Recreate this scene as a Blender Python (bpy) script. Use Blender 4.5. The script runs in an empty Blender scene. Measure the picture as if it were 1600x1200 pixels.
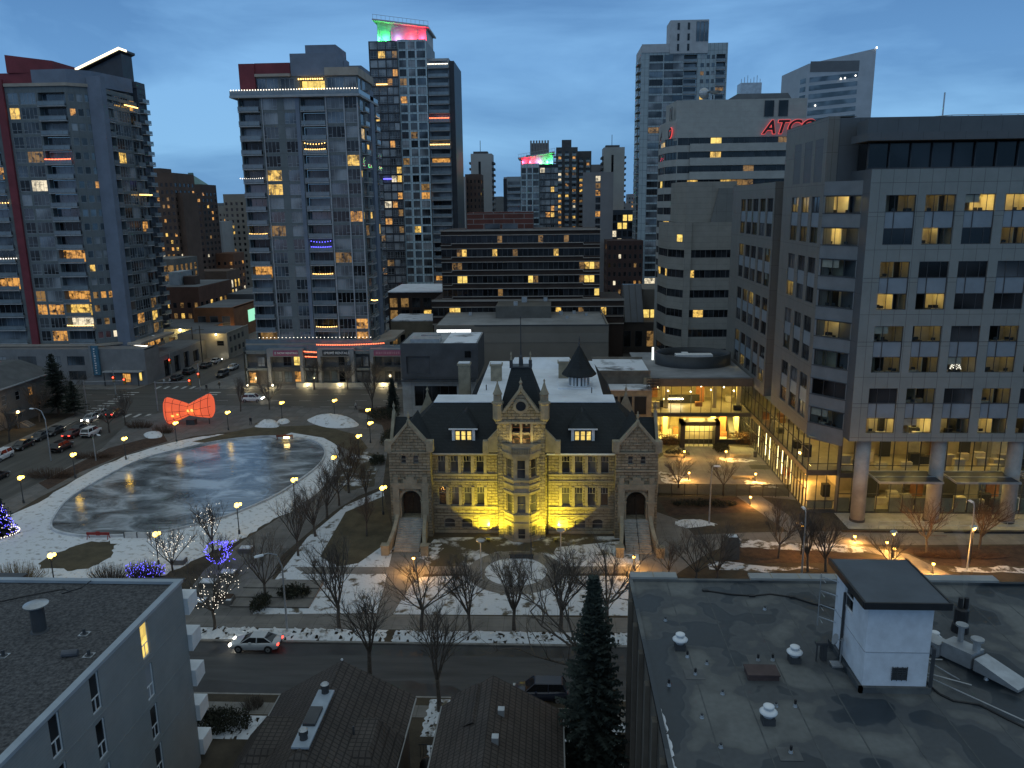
import bpy, bmesh, math, random
from math import radians, sin, cos, pi, sqrt, atan2, hypot
from mathutils import Vector, Matrix
SC = bpy.context.scene
COL = SC.collection
RND = random.Random(7)

# ------------------------------------------------------------------ camera
F = 1240.0; PITCH = radians(12.6); YAW = radians(2.9); ROLL = radians(-0.7); EYE = 41.0
fw = Vector((-sin(YAW)*cos(PITCH), cos(YAW)*cos(PITCH), -sin(PITCH)))
r0 = Vector((cos(YAW), sin(YAW), 0)); u0 = r0.cross(fw)
RT = r0*cos(ROLL)+u0*sin(ROLL); UP = u0*cos(ROLL)-r0*sin(ROLL)
cam = bpy.data.cameras.new('camera'); cam.sensor_width = 36; cam.lens = 36*F/1600
cam.clip_start = 0.5; cam.clip_end = 12000
co = bpy.data.objects.new('camera', cam); COL.objects.link(co)
co.matrix_world = Matrix(((RT.x, UP.x, -fw.x, 0), (RT.y, UP.y, -fw.y, 0), (RT.z, UP.z, -fw.z, EYE), (0, 0, 0, 1)))
SC.camera = co
C0 = Vector((0, 0, EYE))
def proj(p):
    d = Vector(p)-C0; z = d.dot(fw)
    return 800+F*d.dot(RT)/z, 600-F*d.dot(UP)/z, z
def ray(x, y): return fw+RT*((x-800)/F)-UP*((y-600)/F)
def G(x, y, z=0.0):                 # where a photo point meets the level z
    d = ray(x, y); return C0+d*((z-EYE)/d.z)
def AY(x, y, Y):                    # where it meets the plane at depth Y
    d = ray(x, y); return C0+d*(Y/d.y)

# ------------------------------------------------------------------ sky, sun, exposure
W = bpy.data.worlds.new('World'); SC.world = W; W.use_nodes = True
nt = W.node_tree; N = nt.nodes; L = nt.links; N.clear()
def wn(t, **k):
    n = N.new(t)
    for a, b in k.items(): setattr(n, a, b)
    return n
sky = wn('ShaderNodeTexSky', sky_type='NISHITA', sun_disc=False, sun_elevation=radians(3.0), sun_rotation=radians(200))
sky.altitude = 1000; sky.dust_density = 1.0
bg1 = wn('ShaderNodeBackground'); bg1.inputs[1].default_value = 0.09
L.new(sky.outputs[0], bg1.inputs[0])
tc = wn('ShaderNodeTexCoord'); sep = wn('ShaderNodeSeparateXYZ'); L.new(tc.outputs['Generated'], sep.inputs[0])
ramp = wn('ShaderNodeValToRGB'); L.new(sep.outputs[2], ramp.inputs[0])
e = ramp.color_ramp.elements
e[0].position = 0.0; e[0].color = (.17, .395, .70, 1)
e[1].position = 1.0; e[1].color = (.37, .455, .485, 1)
for p_, c_ in ((.06, (.165, .39, .70)), (.16, (.15, .36, .69)), (.27, (.095, .245, .52)), (.45, (.27, .38, .47))):
    q = ramp.color_ramp.elements.new(p_); q.color = c_+(1,)
mp = wn('ShaderNodeMapping'); mp.inputs['Scale'].default_value = (1.5, 1.5, 6.0); mp.inputs['Rotation'].default_value = (0.0, radians(9), 0)
L.new(tc.outputs['Generated'], mp.inputs[0])
nz = wn('ShaderNodeTexNoise'); nz.inputs['Scale'].default_value = 1.35; nz.inputs['Detail'].default_value = 7; nz.inputs['Roughness'].default_value = .55
nz.inputs['Distortion'].default_value = .4
L.new(mp.outputs[0], nz.inputs[0])
cr = wn('ShaderNodeValToRGB'); L.new(nz.outputs[0], cr.inputs[0])
cr.color_ramp.elements[0].position = .43; cr.color_ramp.elements[0].color = (0, 0, 0, 1)
cr.color_ramp.elements[1].position = .63; cr.color_ramp.elements[1].color = (1, 1, 1, 1)
mx = wn('ShaderNodeMix', data_type='RGBA', blend_type='MIX'); L.new(cr.outputs[0], mx.inputs[0])
drk = wn('ShaderNodeMix', data_type='RGBA', blend_type='MULTIPLY'); drk.inputs[0].default_value = 1.0
L.new(ramp.outputs[0], drk.inputs[6]); drk.inputs[7].default_value = (.86, .88, .91, 1)
lit = wn('ShaderNodeMix', data_type='RGBA', blend_type='MULTIPLY'); lit.inputs[0].default_value = 1.0
L.new(ramp.outputs[0], lit.inputs[6]); lit.inputs[7].default_value = (1.55, 1.38, 1.25, 1)
L.new(drk.outputs[2], mx.inputs[6]); L.new(lit.outputs[2], mx.inputs[7])
bg2 = wn('ShaderNodeBackground'); bg2.inputs[1].default_value = 1.0; L.new(mx.outputs[2], bg2.inputs[0])
ms = wn('ShaderNodeMixShader'); ms.inputs[0].default_value = .94
L.new(bg1.outputs[0], ms.inputs[1]); L.new(bg2.outputs[0], ms.inputs[2])
wo = wn('ShaderNodeOutputWorld'); L.new(ms.outputs[0], wo.inputs[0])
sl = bpy.data.lights.new('sun', 'SUN'); sl.energy = 0.12; sl.angle = radians(60); sl.color = (.95, 1, .95)
so = bpy.data.objects.new('sun', sl); COL.objects.link(so); so.rotation_euler = (radians(50), 0, radians(-25))
SC.view_settings.view_transform = 'Standard'; SC.view_settings.look = 'None'
SC.view_settings.exposure = 0; SC.view_settings.gamma = 1; SC.view_settings.use_curve_mapping = False
SC.cycles.use_denoising = True
SC.cycles.use_light_tree = True
SC.cycles.max_bounces = 6; SC.cycles.diffuse_bounces = 3; SC.cycles.glossy_bounces = 3
SC.cycles.transparent_max_bounces = 12; SC.cycles.sample_clamp_indirect = 4.0
SC.cycles.caustics_reflective = False; SC.cycles.caustics_refractive = False

# ------------------------------------------------------------------ materials
def newmat(name):
    m = bpy.data.materials.new(name); m.use_nodes = True
    n = m.node_tree.nodes; b = n['Principled BSDF']
    return m, n, m.node_tree.links, b
def coords(n, l, scale=1.0, plan=False, rnd=False):
    t = n.new('ShaderNodeTexCoord'); v = t.outputs['Object']
    if plan:                       # (x+y, z) so that courses run level on walls facing either way
        s = n.new('ShaderNodeSeparateXYZ'); l.new(v, s.inputs[0])
        a = n.new('ShaderNodeMath'); l.new(s.outputs[0], a.inputs[0]); l.new(s.outputs[1], a.inputs[1])
        c = n.new('ShaderNodeCombineXYZ'); l.new(a.outputs[0], c.inputs[0]); l.new(s.outputs[2], c.inputs[1]); v = c.outputs[0]
    if rnd:
        o = n.new('ShaderNodeObjectInfo'); g = n.new('ShaderNodeNewGeometry')
        a = n.new('ShaderNodeMath'); l.new(o.outputs['Random'], a.inputs[0]); l.new(g.outputs['Random Per Island'], a.inputs[1])
        m_ = n.new('ShaderNodeMath'); m_.operation = 'MULTIPLY'; l.new(a.outputs[0], m_.inputs[0]); m_.inputs[1].default_value = 57.0
        va = n.new('ShaderNodeVectorMath'); l.new(v, va.inputs[0]); l.new(m_.outputs[0], va.inputs[1]); v = va.outputs[0]
    return v
def M(name, col, rough=.75, var=.25, scale=.6, bump=0.0, metal=0.0, col2=None, det=5, lo=.35, hi=.65, bscale=None, spec=.4, stretch=None):
    m, n, l, b = newmat(name)
    v = coords(n, l)
    if stretch:
        mp_ = n.new('ShaderNodeMapping'); mp_.inputs['Scale'].default_value = stretch; l.new(v, mp_.inputs[0]); v = mp_.outputs[0]
    z = n.new('ShaderNodeTexNoise'); z.inputs['Scale'].default_value = scale; z.inputs['Detail'].default_value = det; z.inputs['Roughness'].default_value = .62
    l.new(v, z.inputs[0])
    r = n.new('ShaderNodeValToRGB'); l.new(z.outputs[0], r.inputs[0])
    c2 = col2 or tuple(c*(1-var) for c in col); c1 = col if col2 else tuple(min(1, c*(1+var*.6)) for c in col)
    r.color_ramp.elements[0].position = lo; r.color_ramp.elements[0].color = c2+(1,)
    r.color_ramp.elements[1].position = hi; r.color_ramp.elements[1].color = c1+(1,)
    l.new(r.outputs[0], b.inputs['Base Color'])
    b.inputs['Roughness'].default_value = rough; b.inputs['Metallic'].default_value = metal; b.inputs['Specular IOR Level'].default_value = spec
    if bump:
        z2 = n.new('ShaderNodeTexNoise'); z2.inputs['Scale'].default_value = bscale or scale*4; z2.inputs['Detail'].default_value = 4; l.new(v, z2.inputs[0])
        bp = n.new('ShaderNodeBump'); bp.inputs['Strength'].default_value = bump; bp.inputs['Distance'].default_value = .1
        l.new(z2.outputs[0], bp.inputs['Height']); l.new(bp.outputs[0], b.inputs['Normal'])
    return m
def MB_(name, c1, c2, mortar, w, h, ms=.03, off=.5, bump=.3, rough=.85, plan=True, var=.3, vs=.5):
    m, n, l, b = newmat(name)
    v = coords(n, l, plan=plan)
    k = n.new('ShaderNodeTexBrick'); l.new(v, k.inputs[0]); k.offset = off
    k.inputs['Scale'].default_value = 1; k.inputs['Brick Width'].default_value = w; k.inputs['Row Height'].default_value = h
    k.inputs['Mortar Size'].default_value = ms; k.inputs['Mortar Smooth'].default_value = .3
    k.inputs['Color1'].default_value = c1+(1,); k.inputs['Color2'].default_value = c2+(1,); k.inputs['Mortar'].default_value = mortar+(1,)
    v2 = coords(n, l)
    z = n.new('ShaderNodeTexNoise'); z.inputs['Scale'].default_value = vs; z.inputs['Detail'].default_value = 8; z.inputs['Roughness'].default_value = .65; l.new(v2, z.inputs[0])
    r = n.new('ShaderNodeMapRange'); l.new(z.outputs[0], r.inputs[0]); r.inputs[1].default_value = .3; r.inputs[2].default_value = .7
    r.inputs[3].default_value = 1-var; r.inputs[4].default_value = 1+var*.5
    x = n.new('ShaderNodeVectorMath'); x.operation = 'SCALE'; l.new(k.outputs['Color'], x.inputs[0]); l.new(r.outputs[0], x.inputs['Scale'])
    l.new(x.outputs[0], b.inputs['Base Color']); b.inputs['Roughness'].default_value = rough; b.inputs['Specular IOR Level'].default_value = .3
    if bump:
        z3 = n.new('ShaderNodeTexNoise'); z3.inputs['Scale'].default_value = 3.0/max(h, .2); z3.inputs['Detail'].default_value = 3; l.new(v2, z3.inputs[0])
        a = n.new('ShaderNodeMath'); a.operation = 'MULTIPLY_ADD'; l.new(k.outputs['Fac'], a.inputs[0]); a.inputs[1].default_value = -.9; l.new(z3.outputs[0], a.inputs[2])
        bp = n.new('ShaderNodeBump'); bp.inputs['Strength'].default_value = bump; bp.inputs['Distance'].default_value = .15
        l.new(a.outputs[0], bp.inputs['Height']); l.new(bp.outputs[0], b.inputs['Normal'])
    return m
def EM(name, col, s, sample=True):
    m, n, l, b = newmat(name)
    b.inputs['Base Color'].default_value = (.1, .1, .1, 1)
    b.inputs['Emission Color'].default_value = col+(1,); b.inputs['Emission Strength'].default_value = s
    if not sample: m.cycles.emission_sampling = 'NONE'
    return m
def LITWIN(name, col, s, low=.12):
    """a curtained lit room behind glass: panels of different brightness from blinds, furniture and lamps"""
    m, n, l, b = newmat(name)
    v = coords(n, l, rnd=True)
    sp = n.new('ShaderNodeSeparateXYZ'); l.new(v, sp.inputs[0])
    cb = n.new('ShaderNodeCombineXYZ'); ad = n.new('ShaderNodeMath'); l.new(sp.outputs[0], ad.inputs[0]); l.new(sp.outputs[1], ad.inputs[1])
    l.new(ad.outputs[0], cb.inputs[0]); l.new(sp.outputs[2], cb.inputs[1])
    vo = n.new('ShaderNodeTexVoronoi'); vo.distance = 'CHEBYCHEV'; vo.inputs['Scale'].default_value = .85; l.new(cb.outputs[0], vo.inputs[0])
    z = n.new('ShaderNodeTexVoronoi'); z.distance = 'CHEBYCHEV'; z.inputs['Scale'].default_value = 2.1; l.new(cb.outputs[0], z.inputs[0])
    s2 = n.new('ShaderNodeSeparateColor'); l.new(z.outputs['Color'], s2.inputs[0]); s1 = n.new('ShaderNodeSeparateColor'); l.new(vo.outputs['Color'], s1.inputs[0])
    ml = n.new('ShaderNodeMath'); ml.operation = 'MULTIPLY_ADD'; l.new(s1.outputs[0], ml.inputs[0]); ml.inputs[1].default_value = 1.6; l.new(s2.outputs[0], ml.inputs[2])
    mr = n.new('ShaderNodeMapRange'); l.new(ml.outputs[0], mr.inputs[0]); mr.inputs[1].default_value = .35; mr.inputs[2].default_value = 1.9
    mr.inputs[3].default_value = low*s; mr.inputs[4].default_value = s
    l.new(mr.outputs[0], b.inputs['Emission Strength']); b.inputs['Emission Color'].default_value = col+(1,)
    b.inputs['Base Color'].default_value = (.03, .03, .03, 1); b.inputs['Roughness'].default_value = .15
    m.cycles.emission_sampling = 'NONE'
    return m
def DARKGLASS(name, col, rough=.12, spec=.5, blind=.0, var=.6):
    """dark panes; some with paler blinds drawn behind them"""
    m, n, l, b = newmat(name)
    v = coords(n, l, rnd=True)
    z = n.new('ShaderNodeTexNoise'); z.inputs['Scale'].default_value = .16; z.inputs['Detail'].default_value = 1; l.new(v, z.inputs[0])
    r = n.new('ShaderNodeValToRGB'); l.new(z.outputs[0], r.inputs[0]); r.color_ramp.interpolation = 'EASE'
    r.color_ramp.elements[0].position = .38; r.color_ramp.elements[0].color = tuple(c*(1-var) for c in col)+(1,)
    r.color_ramp.elements[1].position = .66; r.color_ramp.elements[1].color = tuple(min(1, c*(1+var)+blind) for c in col)+(1,)
    l.new(r.outputs[0], b.inputs['Base Color']); b.inputs['Roughness'].default_value = rough; b.inputs['Specular IOR Level'].default_value = spec
    return m
def CLEARGLASS(name, tint=(.9, .95, .95), mixv=.86):
    m, n, l, b = newmat(name); n.remove(b)
    t = n.new('ShaderNodeBsdfTransparent'); t.inputs[0].default_value = tint+(1,)
    g = n.new('ShaderNodeBsdfGlossy'); g.inputs['Roughness'].default_value = .03; g.inputs[0].default_value = (.8, .85, .9, 1)
    fr = n.new('ShaderNodeLayerWeight'); fr.inputs[0].default_value = 1-mixv
    x = n.new('ShaderNodeMixShader'); l.new(fr.outputs['Fresnel'], x.inputs[0]); l.new(t.outputs[0], x.inputs[1]); l.new(g.outputs[0], x.inputs[2])
    l.new(x.outputs[0], n['Material Output'].inputs[0])
    return m
asphalt = M('asphalt', (.066, .067, .069), .8, .4, .9, .15, bscale=30, stretch=(.10, 1, 1), lo=.3, hi=.7)
asphalt_old = M('worn_asphalt', (.085, .080, .072), .75, .38, .6, .15, bscale=30, stretch=(.12, 1, 1), lo=.3, hi=.7)
asphalt_y = M('worn_asphalt', (.085, .080, .072), .75, .38, .6, .15, bscale=30, stretch=(1, .12, 1), lo=.3, hi=.7)
snow_melt = M('melting_snow', (.56, .59, .63), .75, .1, .9, .8, col2=(.09, .078, .06), det=11, lo=.44, hi=.52, bscale=3)
concrete = MB_('paving_concrete', (.20, .19, .175), (.18, .17, .16), (.10, .095, .09), 1.6, 1.6, .02, 0, .1, plan=False, var=.3)
plaza_m = MB_('plaza_paving', (.13, .125, .12), (.16, .155, .15), (.07, .07, .07), 2.4, 3.0, .03, 0, .1, plan=False, var=.3)
kerb_m = M('kerb_concrete', (.25, .24, .225), .85, .3, .8)
snow_m = M('snow', (.62, .65, .70), .6, .12, .8, .5, bscale=3.0)
snow_dirty = M('trodden_snow', (.66, .68, .71), .65, .1, 1.2, .7, col2=(.24, .225, .20), det=11, bscale=2.5, lo=.32, hi=.46)
lawn_snow = M('lawn_under_snow', (.58, .61, .65), .8, .1, .7, .8, col2=(.10, .085, .06), det=13, lo=.38, hi=.47, bscale=3)
lawn_patchy = M('lawn_with_patchy_snow', (.50, .53, .57), .85, .1, .28, .6, col2=(.060, .052, .034), det=10, lo=.50, hi=.60, bscale=4)
lawn_m = M('dormant_lawn', (.085, .070, .042), .95, .35, .5, .4, bscale=8)
lawn_dark = M('dark_dormant_lawn', (.06, .048, .033), .95, .4, .4, .4, bscale=8)
mulch = M('planting_bed_mulch', (.060, .036, .024), .95, .4, 1.2, .6, bscale=6)
earth = M('city_ground', (.055, .052, .048), .95, .4, .05)
white_paint = M('white_road_paint', (.5, .5, .48), .7, .4, 1.5)
stone = MB_('rock_faced_sandstone', (.33, .285, .205), (.27, .232, .165), (.13, .11, .08), .95, .38, .035, .5, 1.0, var=.4, vs=1.2)
stone_s = M('dressed_sandstone', (.28, .245, .18), .85, .25, .9, .15)
slate = MB_('slate_roof', (.018, .023, .027), (.013, .018, .021), (.008, .01, .012), .5, .28, .02, .5, .25, rough=.7, var=.25)
snowroof = M('snowy_flat_roof', (.68, .72, .78), .6, .15, .25, .2, bscale=2)
snowroof_p = M('snow_blown_roof', (.66, .70, .76), .6, .1, .22, .2, col2=(.10, .105, .11), lo=.33, hi=.47)
black_m = M('black_metal', (.02, .02, .022), .5, .2, 2)
dark_steel = M('dark_painted_steel', (.05, .053, .058), .5, .2, 1)
grey_metal = M('galvanised_steel', (.42, .44, .46), .4, .2, 1.2, metal=.6)
white_metal = M('white_metal', (.72, .74, .76), .5, .1, 1)
bark = M('bark', (.095, .08, .068), .95, .35, 4, .5)
twig = M('twigs', (.105, .088, .074), .95, .3, 2)
twig_red = M('reddish_twigs', (.10, .062, .042), .95, .3, 2)
needle = M('spruce_needles', (.036, .050, .042), .9, .45, .8, col2=(.014, .022, .020))
needle_d = M('pine_needles', (.030, .038, .026), .9, .45, .8, col2=(.014, .02, .014))
lit_y = LITWIN('lit_yellow_room', (1, .62, .14), 1.15, .08)
lit_w = LITWIN('lit_warm_room', (1, .47, .11), .85, .03)
lit_d = LITWIN('dim_warm_room', (1, .56, .18), .26, .05)
lit_c = LITWIN('lit_pale_room', (1, .86, .60), 1.05)
lit_full = LITWIN('brightly_lit_room', (1, .70, .17), 1.25, .55)
glass_n = DARKGLASS('window_glass', (.035, .042, .05), blind=.05)
glass_b = DARKGLASS('blue_glass', (.05, .075, .10), .08, .9, .05)
glass_k = DARKGLASS('black_glass', (.012, .014, .017), .10, .33, .01)
glass_bl = DARKGLASS('glass_with_blinds', (.13, .145, .16), .2, .5, .12, .4)
clear = CLEARGLASS('clear_glass')
bulb_w = EM('warm_bulb', (1, .58, .16), 5, False)
bulb_p = EM('white_bulb', (1, .90, .74), 3, False)
bulb_b = EM('blue_bulb', (.12, .10, 1), 4, False)
bulb_r = EM('red_bulb', (1, .16, .06), 5, False)
globe_m = EM('lamp_globe', (1, .60, .075), 11)
globe_w = EM('amber_lamp', (1, .50, .07), 11)

# ------------------------------------------------------------------ mesh building
class MB:
    def __init__(s, T=None): s.v = []; s.f = []; s.mi = []; s.mats = []; s.cm = 0; s.T = T; s.sm = []; s.smooth = False
    def use(s, m):
        if m not in s.mats: s.mats.append(m)
        s.cm = s.mats.index(m); return s
    def add(s, pts, faces):
        o = len(s.v)
        s.v += [tuple(s.T(*p)) if s.T else tuple(p) for p in pts]
        for f in faces: s.f.append(tuple(i+o for i in f)); s.mi.append(s.cm); s.sm.append(s.smooth)
        return s
    def face(s, *pts): return s.add(pts, [tuple(range(len(pts)))])
    def box(s, x0, x1, y0, y1, z0, z1):
        return s.add([(x0, y0, z0), (x1, y0, z0), (x1, y1, z0), (x0, y1, z0), (x0, y0, z1), (x1, y0, z1), (x1, y1, z1), (x0, y1, z1)],
                     [(3, 2, 1, 0), (4, 5, 6, 7), (0, 1, 5, 4), (1, 2, 6, 5), (2, 3, 7, 6), (3, 0, 4, 7)])
    def prism(s, poly, z0, z1, top=True, bottom=True):
        n = len(poly); p = [(x, y, z0) for x, y in poly]+[(x, y, z1) for x, y in poly]
        f = [(i, (i+1) % n, n+(i+1) % n, n+i) for i in range(n)]
        if top: f.append(tuple(range(n, 2*n)))
        if bottom: f.append(tuple(reversed(range(n))))
        return s.add(p, f)
    def hull(s, lo, hi):           # two rings of equal length joined and capped
        n = len(lo)
        return s.add(list(lo)+list(hi), [(i, (i+1) % n, n+(i+1) % n, n+i) for i in range(n)]+[tuple(range(n, 2*n)), tuple(reversed(range(n)))])
    def tube(s, pts, rad, n=6, cap=True):
        pts = [Vector(p) for p in pts]; k = len(pts)
        if not hasattr(rad, '__len__'): rad = [rad]*k
        V = []; Fc = []
        for i, p in enumerate(pts):
            d = (pts[min(i+1, k-1)]-pts[max(i-1, 0)])
            if d.length < 1e-9: d = Vector((0, 0, 1))
            d.normalize()
            a = Vector((1, 0, 0)) if abs(d.x) < .8 else Vector((0, 1, 0))
            x = d.cross(a).normalized(); y = d.cross(x)
            V += [p+(x*cos(2*pi*j/n)+y*sin(2*pi*j/n))*rad[i] for j in range(n)]
        for i in range(k-1):
            for j in range(n): Fc.append((i*n+j, i*n+(j+1) % n, (i+1)*n+(j+1) % n, (i+1)*n+j))
        if cap and n > 2: Fc.append(tuple(range(n))[::-1]); Fc.append(tuple(range((k-1)*n, k*n)))
        return s.add(V, Fc)
    def lathe(s, c, prof, n=12, cap=True):
        V = []; Fc = []
        for r, z in prof: V += [(c[0]+r*cos(2*pi*j/n), c[1]+r*sin(2*pi*j/n), c[2]+z) for j in range(n)]
        for i in range(len(prof)-1):
            for j in range(n): Fc.append((i*n+j, i*n+(j+1) % n, (i+1)*n+(j+1) % n, (i+1)*n+j))
        if cap: Fc.append(tuple(range(n))[::-1]); Fc.append(tuple(range((len(prof)-1)*n, len(prof)*n)))
        return s.add(V, Fc)
    def ball(s, c, r, n=8, m=5, sz=1):
        return s.lathe(c, [(max(r*sin(pi*i/m), r*.02), -r*sz*cos(pi*i/m)) for i in range(m+1)], n)
    def mesh(s, name):
        me = bpy.data.meshes.new(name); me.from_pydata(s.v, [], s.f)
        for m in s.mats: me.materials.append(m)
        me.polygons.foreach_set('material_index', s.mi); me.polygons.foreach_set('use_smooth', s.sm); me.update()
        return me
    def build(s, name, parent=None, L0=None):
        o = bpy.data.objects.new(name, s.mesh(name)); COL.objects.link(o)
        if parent is not None:
            o.parent = parent
            if L0 is None: o.location = -parent.location
        return o
def tag(o, label=None, cat=None, group=None, kind=None):
    if label: o['label'] = label
    if cat: o['category'] = cat
    if group: o['group'] = group
    if kind: o['kind'] = kind
    return o
def empty(name, loc, label=None, cat=None, group=None):
    o = bpy.data.objects.new(name, None); o.empty_display_size = .5; COL.objects.link(o); o.location = loc
    return tag(o, label, cat, group)
def copy_tree(o, parent=None):
    c = o.copy(); COL.objects.link(c)
    if parent is not None: c.parent = parent
    for ch in list(o.children): copy_tree(ch, c)
    return c
def struct(name, mb, kind='structure'):
    o = mb.build(name); o['kind'] = kind; return o
class Fac:
    """a wall plane: u runs to the right as seen from outside, d is the distance out of the wall"""
    def __init__(s, x, y, ang): s.x = x; s.y = y; s.a = ang; s.c = cos(ang); s.s = sin(ang)
    def __call__(s, u, d, z): return (s.x+u*s.c+d*s.s, s.y+u*s.s-d*s.c, z)
WMESH = {}
def win_into(mb, w, h, style, fm, pm, pane=True, frame=True):
    """frame and mullions round a pane; y is depth, outside is -y"""
    f = .07 if style != 'thin' else .05
    if frame:
        mb.use(fm)
        mb.box(-w/2, w/2, -.05, .03, -h/2, -h/2+f); mb.box(-w/2, w/2, -.05, .03, h/2-f, h/2)
        mb.box(-w/2, -w/2+f, -.05, .03, -h/2+f, h/2-f); mb.box(w/2-f, w/2, -.05, .03, -h/2+f, h/2-f)
        vs = []; hs = []
        if style == 'res':
            k = max(1, round(w/1.0)); vs = [(-w/2+w*i/k, -h/2+f, h/2-f) for i in range(1, k)]
            hs = [(-h/2+h*.30, -w/2+f, -w/2+w/k if k > 1 else w/2-f), (-h/2+h*.30, w/2-w/k, w/2-f)] if k > 1 else [(-h/2+h*.3, -w/2+f, w/2-f)]
        elif style == 'strip':
            k = max(1, round(w/1.5)); vs = [(-w/2+w*i/k, -h/2+f, h/2-f) for i in range(1, k)]
        elif style == 'office':
            vs = [(-w/2+w*.31, -h/2+f, h/2-f), (-w/2+w*.74, -h/2+f, h/2-f)]
        elif style == 'sash':
            hs = [(h*.16, -w/2+f, w/2-f)]
            vs = [(w*q, h*.16, h/2-f) for q in (-.17, .17)]
        elif style == 'cross':
            hs = [(h*.0, -w/2+f, w/2-f)]
        elif style == 'side':
            hs = [(-h*.12, -w/2+f, w/2-f)]; vs = [(0, -h/2+f, -h*.12)]
        for x, a, b in vs: mb.box(x-.03, x+.03, -.045, .03, a, b)
        for z, a, b in hs: mb.box(a, b, -.048, .03, z-.03, z+.03)
    if pane:
        mb.use(pm); g = .01
        mb.face((-w/2+g, .0, -h/2+g), (w/2-g, .0, -h/2+g), (w/2-g, .0, h/2-g), (-w/2+g, .0, h/2-g))
def bal_into(mb, w, d, sm, rm, gm, slab=True, rail=True, rh=1.05):
    if slab: mb.use(sm); mb.box(-w/2, w/2, -d, .0, -.22, 0)
    if rail:
        mb.use(rm); mb.box(-w/2, w/2, -d+.02, -d+.07, rh-.05, rh)
        for sx in (-w/2, w/2-.05): mb.box(sx, sx+.05, -d+.07, 0, rh-.05, rh)
        k = max(2, round(w/1.3))
        for i in range(k+1):
            x = -w/2+.03+(w-.06)*i/k; mb.box(x-.025, x+.025, -d+.02, -d+.06, 0, rh-.05)
        mb.use(gm); mb.face((-w/2+.03, -d+.045, .1), (w/2-.03, -d+.045, .1), (w/2-.03, -d+.045, rh-.1), (-w/2+.03, -d+.045, rh-.1))
rail_glass = M('balcony_glass', (.17, .21, .24), .15, .2, .5, spec=.6)
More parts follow.
